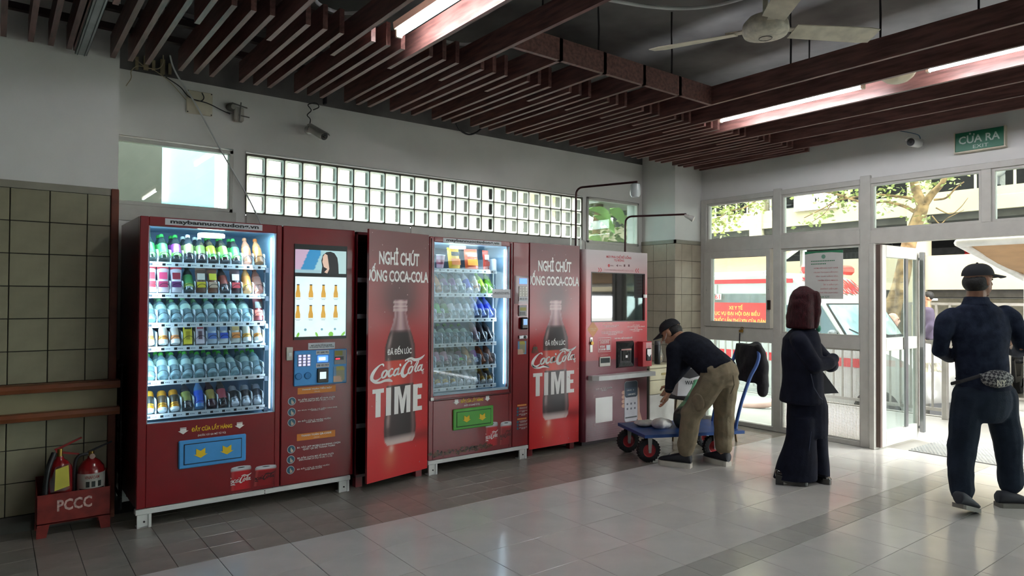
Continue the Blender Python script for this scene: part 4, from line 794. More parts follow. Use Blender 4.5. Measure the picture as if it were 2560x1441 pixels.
for px, py in ((1141, 1006), (1218.5, 997)): u, v = q2(px, py); downarrow(F2, u, v, .06, .045, 'arrow_print', ink_w, door)
c1 = q2(1213, 1118); c2 = q2(1245, 1052); can_print(F2, c1[0], c1[1], c2[0], c2[1], 0, ink_w, door, False)
c1 = q2(1249, 1114); c2 = q2(1283, 1050); can_print(F2, c1[0], c1[1], c2[0] - .02, c2[1], .10, MATS['ink_maroon'], door, True)
text(door, 'VỊ NGUYÊN BẢN', ink_w, F2, bx2((1216, 1100), (1243, 1094)))
sp = mat('ink_cola', '2a0e0c', .25, var=.4, vscale=60, col2='7a4a30'); _m = MB(); random.seed(3)
za, zb = q2(1070, 1141)[1], q2(1214, 1114)[1]
for k in range(150):
    s_ = random.random(); u = xa + .01 + s_ * .63; v = za + (zb - za) * s_ ** 1.5 + random.gauss(0, .011) ; r = random.uniform(.003, .011); _m.flat([(u + r * 1.6 * math.cos(t), v + r * math.sin(t)) for t in [2 * math.pi * q / 7 for q in range(7)]], F2, .0012 + .00002 * k)
_m.build('splash_print', sp, door, recalc=False)['kind'] = 'stuff'
# payment strip
pr = box2(F2, xs + .018, q2(1300, 760)[1], xb - .006, q2(1300, 690)[1], 0, .004, 'payment_panel', dred, rdoor)
a = bx2((1298, 710), (1316.6, 697)); l1 = box2(F2, *a, .0, .006, 'lcd', lcd, pr)
a = bx2((1295.8, 742), (1317.5, 716.5)); kp = box2(F2, *a, 0, .008, 'keypad', mat('keypad_cream', 'b9b7ac', .4), pr)
for r in range(4):
    for c in range(3): u = a[0] + (a[2] - a[0]) * (c + .5) / 3; v = a[1] + (a[3] - a[1]) * (r + .5) / 4; box2(F2, u - .011, v - .007, u + .011, v + .007, .008, .011, 'key', mat('key_cream', 'd5d3ca', .4), kp)
a = bx2((1295.8, 753.5), (1317.5, 742.5)); s1 = quad(F2, *a, .009, 'number_sticker', ink_g, pr); text(s1, '098 105 1919', ink_k, F2, (a[0] + .008, a[1] + .01, a[2] - .008, a[3] - .01), .0105, bold=.015)
a = bx2((1295.8, 791), (1315.4, 763.5)); l1 = box2(F2, *a, 0, .012, 'note_acceptor', MATS['acceptor_grey'], rdoor, b=.003); h = a[3] - a[1]; quad(F2, a[0] + .01, a[1] + h * .5, a[2] - .01, a[3] - .02, .0125, 'acceptor_label', MATS['ink_olive'], l1); box2(F2, a[0] + .012, a[1] + .012, a[2] - .02, a[1] + h * .4, .012, .014, 'note_slot', black_p, l1)
a = bx2((1299, 824), (1317.5, 793.5)); l1 = box2(F2, *a, 0, .03, 'code_reader', black_p, rdoor, b=.012); quad(F2, a[0] + .02, a[1] + .04, a[2] - .02, a[3] - .015, .0305, 'reader_screen', mat('reader_blue', '5f8fc0', .2, emit='5f8fc0', estr=.25), l1)
a = bx2((1296, 848), (1316.6, 838.5)); l1 = box2(F2, *a, 0, .012, 'lock_handle', chrome, rdoor, b=.003); MB().cyl(F2((a[0] + a[2]) / 2 + .02, (a[1] + a[3]) / 2, .012), F2((a[0] + a[2]) / 2 + .02, (a[1] + a[3]) / 2, .02), .012, 14).build('lock_barrel', black_p, l1, 40)
notes_pic(F2, bx2((1294, 887), (1315.4, 853)), rdoor, .002)
for y0 in (1010, 1044):
    a = bx2((1293, y0 + 7), (1316, y0)); l1 = quad(F2, *a, .0015, 'orange_label', ink_o, rdoor); text(l1, 'THANH TOÁN TIỀN MẶT' if y0 < 1040 else 'THANH TOÁN QR-CODE', ink_w, F2, (a[0] + .006, a[1] + .006, a[2] - .006, a[3] - .006), .003, bold=.02)
    for k in range(3):
        p = q2(1294, y0 + 12 + 8 * k); MB().flat([(p[0] + .012 * math.cos(t), p[1] + .012 * math.sin(t)) for t in [2 * math.pi * q / 14 for q in range(14)]], F2, .0015).build('step_icon', ink_b, rdoor, recalc=False)
        text(rdoor, ('B1: BẤM CHỌN MÃ SỐ PHÍA DƯỚI\nSẢN PHẨM (VÍ DỤ: 01,02...11,12)', 'B2: ĐƯA THẲNG TỜ TIỀN VÀO KHE\nNHẬN TIỀN', 'B3: ĐẨY CỬA Ô NHẬN NƯỚC\nPHÍA BÊN DƯỚI')[k] if y0 < 1040 else ('B1: VÀO APP MOBILE-BANKING CHỌN\nQUÉT QR ĐỂ THANH TOÁN', 'B2: BẤM CHỌN MÃ SỐ PHÍA DƯỚI\nSẢN PHẨM (VÍ DỤ: 01,02...11,12)', 'B3: ĐẨY CỬA Ô NHẬN NƯỚC\nPHÍA BÊN DƯỚI')[k], ink_w, F2, (p[0] + .018, p[1] - .011, xb - .012, p[1] + .011), .0015)
# ================================================================ poster cabinets
def smooth(a, b, x): t = min(1, max(0, (x - a) / (b - a))); return t * t * (3 - 2 * t)
def mixc(a, b, t): return tuple(x * (1 - t) + y * t for x, y in zip(a, b))
BP = [(.135, .28), (.15, .325), (.19, .345), (.235, .335), (.30, .30), (.36, .285), (.42, .30), (.48, .325), (.53, .32), (.575, .255), (.62, .17), (.655, .135), (.672, .128), (.676, .15), (.695, .15), (.7, .13), (.712, .148), (.718, .14)]
def bhw(v):
    for (a, x), (b, y) in zip(BP, BP[1:]):
        if a <= v <= b: return (x + (y - x) * (v - a) / (b - a)) * .80
    return 0
bgc = {k: lin(v) for k, v in dict(top='6a2325', mid='b51d24', deep='4c0b10', bot='d02a2e', pink='a8595a', glow='d86a50', dark='4a0c10').items()}
def poster(s, t):
    c = mixc(bgc['bot'], bgc['mid'], smooth(.1, .45, t)); c = mixc(c, bgc['top'], smooth(.55, .95, t))
    r = math.hypot((s - .5) / .42, (t - .74) / .13); c = mixc(bgc['deep'], c, smooth(.25, 1.35, r))
    c = mixc(c, bgc['pink'], .4 * math.exp(-((s - .02) / .3) ** 2 - ((t - .78) / .16) ** 2) + .5 * math.exp(-((s - 1.0) / .25) ** 2 - ((t - .72) / .14) ** 2) + .35 * math.exp(-((s - .1) / .25) ** 2 - ((t - .62) / .06) ** 2))
    c = mixc(c, bgc['dark'], .55 * math.exp(-((t - .15) / .025) ** 2) * smooth(.55, .8, s))
    c = mixc(c, bgc['glow'], .9 * math.exp(-((s - .36) / .10) ** 2 - ((t - .085) / .05) ** 2)); c = mixc(c, lin('f2d9cc'), .7 * math.exp(-((s - .38) / .035) ** 2 - ((t - .118) / .016) ** 2))
    c = mixc(c, lin('c93a34'), .8 * math.exp(-((s - .5) / .5) ** 2 - ((t - .35) / .05) ** 2))
    k = bhw(t); x = (s - .515 + .02 * (t - .5)) / k if k else 9
    if abs(x) < 1:
        e = 1 - x * x; gl = mixc(lin('8a5a60'), lin('c9a4a6'), .5 + .5 * math.cos(5 * x)); lq = mixc(lin('1c0709'), lin('36100f'), max(0, -x) * .8)
        c2 = mixc(lq, gl, smooth(.585, .60, t) if t > .5 else 0)
        if .585 < t < .60: c2 = mixc(c2, lin('3a1418'), .5)
        if .375 < t < .475: c2 = mixc(lin('b0241f'), lin('d8412c'), .5 + .5 * math.cos(3 * (x + .3)))
        if t < .165: c2 = mixc(lin('d9c3bd'), c2, smooth(.14, .175, t))
        c2 = mixc(c2, lin('d8b8b4'), .5 * math.exp(-((x + .74) / .10) ** 2) * (1 if t > .2 else .6) * (.6 + .4 * math.sin(60 * t)))
        c2 = mixc(c2, lin('b88a88'), .35 * math.exp(-((x - .8) / .1) ** 2)); c = mixc(c, c2, smooth(0, .12, e))
    if .672 < t < .718 and abs(x) < 1: c = mixc(c, lin('e0c8c4'), .35 + .35 * math.sin(t * 400))
    return c
def cabinet(name, label, hinge, ang, body, wid=.614, z0=.07, z1=1.952):
    t = thing(name, label, 'cabinet', (hinge[0] - wid / 2, hinge[1], 0))
    x1, y0 = body; x0 = x1 - wid
    MB().box(x0, x0 + .012, y0, 5.45, z0 + .01, z1 - .01).box(x1 - .012, x1, y0, 5.45, z0 + .01, z1 - .01).box(x0, x1, 5.43, 5.45, z0 + .01, z1 - .01).box(x0, x1, y0, 5.45, z1 - .03, z1 - .01).box(x0, x1, y0, 5.45, z0 + .01, z0 + .03).build('shell', red if ang == 0 else dred, t)
    box('lining', mat('inner_black', '0e0f12', .5), t, x0 + .012, x1 - .012, 5.38, 5.43, z0 + .03, z1 - .03)
    for k in range(5): sh = box('shelf', mat('inner_grey', '2a2d33', .5), t, x0 + .014, x1 - .014, y0 + .05, 5.36, .45 + .28 * k, .46 + .28 * k); box('price_rail', mat('rail_grey', '8a9096', .4), sh, x0 + .014, x1 - .014, y0 + .045, y0 + .05, .44 + .28 * k, .475 + .28 * k)
    for x in (x0 + .02, x1 - .075):
        for y in (y0 + .02, 5.36): box('leg', red, t, x, x + .055, y, y + .055, 0, z0 + .012)
    ca, sa = math.cos(ang), math.sin(ang); o = Vector((hinge[0] - wid * ca, hinge[1] - wid * sa, z0)); ux = Vector((ca, sa, 0)) * wid; uz = Vector((0, 0, z1 - z0))
    F = fr_gen(o, ux, uz); mb = MB(); vs = [F(a, b, d) for d in (0, -.02) for a, b in ((0, 0), (1, 0), (1, 1), (0, 1))]; mb.add(vs, [(0, 1, 2, 3), (7, 6, 5, 4), (0, 4, 5, 1), (1, 5, 6, 2), (2, 6, 7, 3), (3, 7, 4, 0)])
    dr = mb.build('door', red, t); cgrid('poster_print', prt, dr, F, (0, 0, 1, 1), 60, 170, poster, .001)
    text(dr, 'NGHỈ CHÚT', ink_w, F, (.155, .862, .825, .934), .002, bold=.03, spacing=.95); text(dr, 'UỐNG COCA-COLA', ink_w, F, (-.05, .793, .992, .866), .002, bold=.03, clip=(.003, .997), spacing=.95)
    text(dr, 'ĐÃ ĐẾN LÚC', ink_w, F, (.30, .497, .705, .532), .002, bold=.03); 
    h0, h1 = .254, .366
    for poly in ([(.07, h1), (.25, h1), (.25, h1 - .017), (.2, h1 - .017), (.2, h0), (.12, h0), (.12, h1 - .017), (.07, h1 - .017)], [(.285, h0), (.365, h0), (.365, h1), (.285, h1)], [(.42, h0), (.42, h1), (.51, h1), (.555, .312), (.60, h1), (.69, h1), (.69, h0), (.622, h0), (.622, .335), (.578, h0), (.532, h0), (.488, .335), (.488, h0)], [(.735, h0), (.735, h1), (.895, h1), (.895, h1 - .018), (.815, h1 - .018), (.815, .32), (.88, .32), (.88, .302), (.815, .302), (.815, h0 + .018), (.895, h0 + .018), (.895, h0)]): MB().flat(poly, F, .002).build('headline_letter', ink_w, dr, recalc=False)
    Fm = lambda u, v, d=0: F(u / wid, v / (z1 - z0), d)
    script_logo(Fm, .03 * wid, .390 * (z1 - z0), .91 * wid, .098 * (z1 - z0), ink_w, dr, .003); text(dr, '®', ink_w, F, (.885, .405, .925, .420), .002)
    random.seed(5 if ang else 9); sc = MB()
    for k in range(26):
        u, v, r = random.random(), random.random(), random.uniform(.003, .008); sc.flat([(u + r * random.uniform(.5, 1.4) * math.cos(a_), v + .4 * r * math.sin(a_)) for a_ in [2 * math.pi * q / 6 for q in range(6)]], F, .0025)
    sc.build('chips', mat('ink_chip', 'b98a86', .6), dr, recalc=False)['kind'] = 'stuff'
    return t, dr, F
c1_, d1_, FPo = cabinet('poster_cabinet', 'red cabinet with a cola poster door standing ajar beside the big vending machine', (2.79, 4.742), math.asin(.147 / .614), (2.79, 4.775))
c2_, d2_, FPc = cabinet('poster_cabinet', 'red cabinet with a closed cola poster door beside the coffee machine', (4.479, 4.767), 0, (4.479, 4.79))
# bunch of keys on the closed poster door
kx, kz = q2(1336, 862); kk = thing('key_bunch', 'bunch of keys hanging in the lock of the closed poster door', 'keys', (kx, Y2, kz)); ks = mat('key_metal', '6a5f55', .4, .8)
MB().tube([(kx + .012 * math.cos(a), Y2 - .008, kz - .012 + .012 * math.sin(a)) for a in [2 * math.pi * k / 12 for k in range(12)]], .0015, 5, closed=True).build('ring', ks, kk)
for k in range(6):
    a = -.5 + .2 * k; mb = MB(); F = fr_gen((kx + .05 * math.sin(a) * .3, Y2 - .006 - .002 * k, kz - .02), (math.cos(a), 0, math.sin(a)), (-math.sin(a), 0, math.cos(a)))
    mb.prism([(-.008, 0), (.008, 0), (.009, -.018), (.003, -.024), (.003, -.06), (-.003, -.062), (-.003, -.024), (-.009, -.018)], F, 0, .0018).build('key', ks, kk)
# ================================================================ coffee machine
Y3 = 4.785; F3 = fr_y(Y3)
def q3(px, py): p = ony(px, py, Y3); return p[0], p[2]
def bx3(bl, tr): a = q3(*bl); b = q3(*tr); return (a[0], a[1], b[0], b[1])
cm = thing('coffee_machine', 'pink to red hot drinks machine with dark glass screen beside the pier', 'vending machine', (5.0, Y3, 0))
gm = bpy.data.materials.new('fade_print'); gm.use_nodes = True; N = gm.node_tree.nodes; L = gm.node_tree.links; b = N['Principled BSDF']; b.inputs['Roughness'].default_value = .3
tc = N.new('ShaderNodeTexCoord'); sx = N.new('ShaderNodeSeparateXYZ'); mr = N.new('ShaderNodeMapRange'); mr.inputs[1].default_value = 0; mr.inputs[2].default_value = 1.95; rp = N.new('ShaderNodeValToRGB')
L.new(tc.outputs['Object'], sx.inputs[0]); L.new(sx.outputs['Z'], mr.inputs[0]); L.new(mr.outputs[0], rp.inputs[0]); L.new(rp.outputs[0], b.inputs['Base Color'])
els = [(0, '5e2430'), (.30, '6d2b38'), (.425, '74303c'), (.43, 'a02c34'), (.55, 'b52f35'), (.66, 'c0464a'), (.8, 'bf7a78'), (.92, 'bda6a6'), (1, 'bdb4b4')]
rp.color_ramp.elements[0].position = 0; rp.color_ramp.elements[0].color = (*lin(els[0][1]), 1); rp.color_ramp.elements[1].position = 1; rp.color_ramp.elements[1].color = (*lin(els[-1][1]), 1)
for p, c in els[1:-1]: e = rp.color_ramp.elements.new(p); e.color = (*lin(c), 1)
x0, x1, z0, z1 = 4.545, 5.475, .045, 1.928; RR = .05
w = bx3((1478.8, 804), (1611, 687))
def prof(inset=0):
    pts = [(x1, Y3)] + [(x0 + RR - RR * math.sin(a), Y3 + RR - RR * math.cos(a)) for a in [math.pi / 2 * k / 6 for k in range(7)]] + [(x0, 5.40), (x1, 5.40)]; return pts
mb = MB()
def slab(za, zb, xa=None, front=True): mb.ring_loft([[(x, y, z) for x, y in prof()] for z in (za, zb)])
slab(z0, w[1]); slab(w[3], z1)
mb.ring_loft([[(x, y, z) for x, y in [(w[0], Y3)] + prof()[1:8] + [(x0, 5.40), (w[0], 5.40)]] for z in (w[1], w[3])]); mb.box(w[2], x1, Y3, 5.40, w[1], w[3]).box(w[0], w[2], Y3 + .06, 5.40, w[1], w[3])
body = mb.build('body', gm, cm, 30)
box('screen', mat('screen_black', '0b0c0e', .03, spec=.9, coat=1), cm, w[0], w[2], Y3 + .012, Y3 + .05, w[1], w[3]); MB().box(w[0] - .006, w[2] + .006, Y3 - .003, Y3 + .004, w[3], w[3] + .008).box(w[0] - .006, w[2] + .006, Y3 - .003, Y3 + .004, w[1] - .008, w[1]).box(w[0] - .006, w[0], Y3 - .003, Y3 + .004, w[1], w[3]).box(w[2], w[2] + .006, Y3 - .003, Y3 + .004, w[1], w[3]).build('screen_rim', black_p, cm)
box('side_trim', mat('steel_trim', 'a9aaab', .35, .7), cm, x1, x1 + .004, Y3 + .003, 5.40, z0, z1)
box('plinth', mat('plinth_dark', '2a1a1e', .6), cm, x0 + .05, x1 - .05, Y3 + .06, 5.36, 0, z0)
text(cm, 'MÁY PHA CHẾ ĐỒ UỐNG', ink_r, F3, bx3((1515.8, 645), (1578, 639.5)), .0015, bold=.02); text(cm, 'TỰ ĐỘNG', ink_r, F3, bx3((1535, 655), (1560, 648)), .0015, bold=.02)
ink_dr = mat('ink_darkred', '5a2a30', .4); ink_p = mat('ink_pale_red', 'a86a6a', .4)
for px, k in ((1522, 0), (1543, 1), (1561, 2), (1572, 3)):
    u, v = q3(px, 664.5); n = (12, 3, 4, 4)[k]; MB().flat([(u + .016 * math.cos(t), v + .016 * math.sin(t)) for t in [2 * math.pi * (q + .5) / n for q in range(n)]], F3, .0014).build('logo_mark', ink_r if k == 0 else ink_dr, cm, recalc=False)
    if k < 2: MB().flat([(u + .022, v - .004), (u + .07, v - .004), (u + .07, v - .001), (u + .022, v - .001)], F3, .0014).flat([(u + .022, v + .002), (u + .06, v + .002), (u + .06, v + .005), (u + .022, v + .005)], F3, .0014).build('logo_line', ink_dr, cm, recalc=False)
text(cm, 'CHẠM VÀO MÀN HÌNH ĐỂ CHỌN MÓN', ink_p, F3, bx3((1509.5, 678), (1583.5, 674)), .0015)
for px, sg_ in ((1497, 1), (1502, 1), (1590, -1), (1595, -1)):
    u, v = q3(px, 675.5 if px < 1550 else 677); MB().flat([(u - .011 * sg_, v + .022), (u - .001 * sg_, v + .022), (u + .012 * sg_, v), (u - .001 * sg_, v - .022), (u - .011 * sg_, v - .022), (u + .002 * sg_, v)], F3, .0015).build('chevron_print', ink_r, cm, recalc=False)
u, v = q3(1482, 823.8); dm = MB().flat([(u - .075, v), (u, v - .08), (u + .075, v), (u, v + .08)], F3, .0015).build('diamond_print', mat('ink_tan', 'c9803a', .4), cm, recalc=False); text(dm, 'HƯỚNG DẪN\nSỬ DỤNG', mat('ink_cream', 'ecd9a8', .4), F3, (u - .045, v - .02, u + .045, v + .02), .003)
lines = [((1506, 811), (1530, 807.6), 'BƯỚC 1: CHỌN MÓN', 1), ((1506, 820), (1546.5, 812), '1. LỰA CHỌN MÓN VÀ THANH TOÁN QR\n2. GIAO DIỆN TRÊN MÀN HÌNH', 0), ((1506, 826.5), (1527, 823.5), 'BƯỚC 2: THANH TOÁN', 1), ((1503.5, 840), (1557.5, 827), 'SAU KHI CHỌN MÓN CHỌN NÚT THANH TOÁN\nVÀ TIẾN HÀNH QUÉT MÃ QR TRÊN MÀN HÌNH\nBẰNG ỨNG DỤNG', 0), ((1569, 809), (1585, 806), 'BƯỚC 3: ĐẶT CỐC', 1), ((1567, 830.5), (1612, 810), '1. LẤY LY TẠI KHAY\n2. ĐẶT LY VÀO Ô NHẬN ĐỒ UỐNG TRÊN MÁY\n3. ẤN NÚT\n4. "NHẬN MÓN" VÀ ĐỢI MÁY PHA\n5. LẤY ĐỒ UỐNG', 0)]
for bl, tr, s_, k in lines: text(cm, s_, MATS['ink_cream'] if k else ink_w, F3, bx3(bl, tr), .0015)
text(cm, 'NƠI PHA CHẾ VÀ NHẬN ĐỒ', ink_w, F3, bx3((1536.8, 849.5), (1580.5, 841.5)), .0015, bold=.02)
a = bx3((1495.4, 881), (1527, 844)); _m = MB()
for r_ in ((a[0], a[1], a[2], a[1] + .003), (a[0], a[3] - .003, a[2], a[3]), (a[0], a[1], a[0] + .003, a[3]), (a[2] - .003, a[1], a[2], a[3])): _m.flat([(r_[0], r_[1]), (r_[2], r_[1]), (r_[2], r_[3]), (r_[0], r_[3])], F3, .0014)
_m.build('help_box_print', ink_w, cm, recalc=False); h = a[3] - a[1]; W = a[2] - a[0]
text(cm, 'HỖ TRỢ KHÁCH HÀNG\nVUI LÒNG LIÊN HỆ\nĐỂ ĐƯỢC HỖ TRỢ', ink_w, F3, (a[0] + .015, a[1] + h * .56, a[2] - .012, a[3] - .012), .0014, bold=.01); text(cm, 'HOTLINE\n09 2145 8888', ink_w, F3, (a[0] + .012, a[1] + h * .1, a[0] + W * .58, a[1] + h * .45), .0014, bold=.02); quad(F3, a[0] + W * .64, a[1] + h * .1, a[2] - .01, a[1] + h * .47, .0014, 'blank_code_patch', ink_g, cm)
# serving niche
a = bx3((1540, 921), (1582.6, 852)); fr0, fr1 = .03, .012; mb = MB(); H, W = a[3] - a[1], a[2] - a[0]
o_ = [(a[0], a[1]), (a[2], a[1]), (a[2], a[3]), (a[0], a[3])]; i_ = [(a[0] + .055, a[1] + .05), (a[2] - .03, a[1] + .05), (a[2] - .03, a[3] - .075), (a[0] + .055, a[3] - .075)]
mb.add([F3(u, v, .0) for u, v in o_] + [F3(u, v, .022) for u, v in [(p[0] + (q[0] - p[0]) * .25, p[1] + (q[1] - p[1]) * .25) for p, q in zip(o_, i_)]] + [F3(u, v, .004) for u, v in i_], [(k, (k + 1) % 4, (k + 1) % 4 + 4, k + 4) for k in range(4)] + [(k + 4, (k + 1) % 4 + 4, (k + 1) % 4 + 8, k + 8) for k in range(4)] + [(8, 9, 10, 11)])
nb = mb.build('serving_hatch', mat('hatch_black', '15171b', .25, coat=.5), cm); box2(F3, i_[0][0] + .03, i_[0][1] + .02, i_[2][0] - .02, i_[2][1] - .01, .004, .01, 'hatch_window', mat('smoke_window', '1d1e22', .08, coat=1), nb, b=.003); quad(F3, (i_[0][0] + i_[2][0]) / 2 - .008, i_[0][1] + .05, (i_[0][0] + i_[2][0]) / 2 + .022, i_[0][1] + .075, .0105, 'hatch_mark', ink_w, nb)
quad(F3, i_[3][0] + .01, i_[3][1] - .02, i_[2][0] - .005, i_[2][1] - .005, .0108, 'hatch_stripe', mat('ink_dusty', 'a8746f', .4), nb)
# side box
a = bx3((1599, 916), (1617.4, 853)); sb = MB().box(a[0] - .03, a[2], Y3 - .07, Y3, a[1], a[3], b=.004).build('cup_box', mat('box_red', 'b8333a', .35), cm); Fb = fr_y(Y3 - .07)
quad(Fb, a[0] + .02, a[3] - .16, a[2] - .006, a[3] - .01, .001, 'box_notice', mat('ink_pink', 'c99a98', .4), sb); text(sb, 'VUI LÒNG\nLẤY CỐC TẠI ĐÂY', ink_r, Fb, (a[0] + .03, a[3] - .12, a[2] - .02, a[3] - .04), .002)
box2(Fb, a[0] + .02, a[1] + .06, a[2] - .02, a[1] + .19, 0, .012, 'cup_slot', black_p, sb, b=.006); MB().flat([(a[0] + .025, a[1] + .18), (a[2] - .025, a[1] + .18), (a[2] - .025, a[1] + .13), ((a[0] + a[2]) / 2, a[1] + .1), (a[0] + .025, a[1] + .13)], Fb, .0125).build('slot_arrow', ink_w, sb, recalc=False)
a = bx3((1497.5, 917.5), (1524.7, 891.5)); cr = box2(F3, *a, 0, .012, 'coin_return', mat('return_cream', 'c2c0b6', .4), cm, b=.004); box2(F3, a[0] + .012, a[1] + .035, a[2] - .014, a[3] - .012, .012, .014, 'return_window', mat('return_dark', '3d4444', .2), cr); text(cm, 'NHẬN LẠI TIỀN', ink_w, F3, bx3((1502, 889), (1520, 886.5)), .0014)
a = bx3((1474, 881.5), (1481, 843.5)); lk = box2(F3, *a, 0, .006, 'lock_plate', mat('plate_steel', 'b5b3aa', .35, .7), cm, b=.002); MB().cyl(F3((a[0] + a[2]) / 2, a[1] + .09, .006), F3((a[0] + a[2]) / 2, a[1] + .09, .022), .018, 14).build('lock_barrel', brass, lk, 40); box2(F3, a[0] + .012, a[3] - .07, a[2] - .012, a[3] - .02, .006, .008, 'lock_slot', black_p, lk)
# shelf ledge
za = q3(1619, 932)[1]; mb = MB(); P = [(x0 + .075, Y3), (x0 + .08, Y3 - .05), (x0 + .13, Y3 - .095), (x0 + .25, Y3 - .11), (x1 + .01, Y3 - .11), (x1 + .01, Y3)]; mb.ring_loft([[(x, y, z) for x, y in P] for z in (za - .022, za + .022)]); mb.build('ledge', mat('ledge_white', 'c9c9c6', .35), cm)
text(cm, 'QUÉT MÃ TRẢI NGHIỆM\nTẠI ĐÂY', ink_w, F3, bx3((1488.6, 981), (1530, 966.5)), .0015, bold=.01)
a = bx3((1488.3, 1059), (1531, 991)); quad(F3, *a, .0015, 'white_square_print', ink_w, cm); _m = MB()
for cu, cv, su, sv in ((a[0] - .025, a[1] - .03, 1, 1), (a[2] + .025, a[1] - .03, -1, 1), (a[0] - .025, a[3] + .03, 1, -1), (a[2] + .025, a[3] + .03, -1, -1)): _m.flat([(cu, cv), (cu + .03 * su, cv), (cu + .03 * su, cv + .004 * sv), (cu, cv + .004 * sv)], F3, .0014).flat([(cu, cv), (cu + .004 * su, cv), (cu + .004 * su, cv + .03 * sv), (cu, cv + .03 * sv)], F3, .0014)
_m.build('corner_marks', mat('ink_rose', 'a8787c', .4), cm, recalc=False)['kind'] = 'stuff'
def rrect(u0, v0, u1, v1, r, n=5):
    pts = []
    for cx, cz, a0 in ((u1 - r, v1 - r, 0), (u0 + r, v1 - r, 90), (u0 + r, v0 + r, 180), (u1 - r, v0 + r, 270)):
        for k in range(n + 1): t = R_(a0 + 90 * k / n); pts.append((cx + r * math.cos(t), cz + r * math.sin(t)))
    return pts
a = bx3((1560.5, 1057), (1594, 951)); sk = mat('ink_hand', 'c79a86', .4); W, H = a[2] - a[0], a[3] - a[1]
MB().flat([(a[2] - .01, a[1] + .02), (a[2] + .02, a[1] - .005), (a[2] + .07, a[1] - .0), (a[2] + .035, a[1] + .09), (a[2] + .03, a[1] + .2), (a[2] + .022, a[3] - .09), (a[2] + .008, a[3] - .07), (a[2] - .01, a[3] - .1)], F3, .0013).build('hand_print', sk, cm, recalc=False)
for k in range(4): v = a[1] + .15 + .045 * k; MB().flat([(a[0] + .01, v), (a[0] - .03, v + .004), (a[0] - .042, v + .022), (a[0] - .025, v + .042), (a[0] + .01, v + .04)], F3, .0013).build('finger_print', sk, cm, recalc=False)
ph = MB().flat(rrect(*a, .03), F3, .0016).build('phone_print', mat('ink_phone_rim', '8f9298', .4), cm, recalc=False); MB().flat(rrect(a[0] + .006, a[1] + .006, a[2] - .006, a[3] - .006, .026), F3, .0022).build('phone_face', mat('ink_phone_white', 'c9c8d0', .4), ph, recalc=False)
MB().flat([p for p in rrect(a[0] + .006, a[3] - .4 * H, a[2] - .006, a[3] - .006, .026)], F3, .0028).build('phone_header', mat('ink_phone_blue', '27384a', .4), ph, recalc=False); quad(F3, a[0] + .02, a[3] - .36 * H, a[2] - .02, a[3] - .17 * H, .0032, 'phone_card', mat('ink_phone_card', '3a5068', .4), ph); text(ph, '3.209.940TC', ink_w, F3, (a[0] + .05, a[3] - .35 * H, a[2] - .035, a[3] - .31 * H), .0036, bold=.02); text(ph, '1.500.000   15', ink_w, F3, (a[0] + .035, a[3] - .24 * H, a[2] - .06, a[3] - .21 * H), .0036)
quad(F3, a[0] + .012, a[1] + .09 * H, a[2] - .012, a[1] + .125 * H, .0030, 'phone_bar', mat('ink_phone_bar', '55575c', .4), ph); _m = MB()
for j in range(2):
    for i in range(3): u, v = a[0] + W * (.22 + .28 * i), a[1] + H * (.44 - .12 * j); _m.flat([(u - .012, v - .01), (u + .012, v - .01), (u + .012, v + .01), (u - .012, v + .01)], F3, .0028)
_m.build('phone_icons', mat('ink_phone_icon', '6a6a78', .4), ph, recalc=False)['kind'] = 'stuff'
_m = MB()
for j in range(8):
    for i in range(int(26 - 1.5 * j)): u, v = x0 + .07 + .022 * i, z0 + .03 + .022 * j; r = .0032; _m.flat([(u - r, v), (u, v - r), (u + r, v), (u, v + r)], F3, .0012)
_m.build('dot_pattern', mat('ink_rose', 'a8787c', .4), cm, recalc=False)['kind'] = 'stuff'
quad(F3, x1 - .055, q3(1617, 745)[1], x1 - .004, q3(1617, 737)[1], .0014, 'side_sticker', ink_w, cm)
# ================================================================ ceiling fittings and wall fixtures
cream = mat('cream_metal', 'd3cbb4', .45, var=.05); tubem = mat('tube_glow', 'ffffff', .4, emit='f4f6ff', estr=TUBE_STRENGTH); wplas = mat('white_plastic', 'd8d8d4', .4); gplas = mat('grey_plastic', '8a8a86', .5); dcab = mat('black_cable', '17171a', .5)
def tube_lamp(x, y0, y1, z, label, seen=True):
    t = thing('tube_lamp', label, 'lamp', (x, (y0 + y1) / 2, z + .07), 'fluorescent tubes among the slats')
    MB().prism([(-.035, .075), (.035, .075), (.03, .035), (.018, .028), (-.018, .028), (-.03, .035)], lambda u, v, d: (x + u, d, z + v), y0, y1).build('housing', cream, t)
    for y in (y0 + .012, y1 - .012): MB().box(x - .02, x + .02, y - .012, y + .012, z - .016, z + .035, b=.004).build('holder', cream, t)
    MB().cyl((x, y0 + .024, z), (x, y1 - .024, z), .0135, 12).build('tube', tubem, t, 50); return t
tube_lamp(1.925, 2.42, 3.66, 3.035, 'lit fluorescent tube among the slats above the big vending machine')
tube_lamp(5.09, 2.36, 3.62, 3.03, 'lit fluorescent tube between the slats nearest the corner pier')
tube_lamp(5.07, .70, 1.935, 3.03, 'lit fluorescent tube between the slats at the right edge of the picture')
for i, (x, y) in enumerate(((1.925, -.6), (3.3, -2.2))): tube_lamp(x, y - .62, y + .62, 3.03, 'unseen fluorescent tube added for light behind the viewer, number %s from the glazed wall' % ORD[i])  # unseen tubes, added behind the camera to light the room
dm = thing('ceiling_dome', 'unlit cream dome lamp between two tubes among the slats', 'lamp', (5.09, 2.13, 3.06)); MB().lathe([(.115, .05), (.115, .03), (.1, .005), (.07, -.02), (.035, -.032), (.0, -.035)], 24, (5.09, 2.13, 3.03)).build('shade', mat('dome_cream', 'd8d0b4', .35), dm, 50); MB().lathe([(.12, .05), (.12, .09)], 24, (5.09, 2.13, 3.03)).build('base', cream, dm, 40)
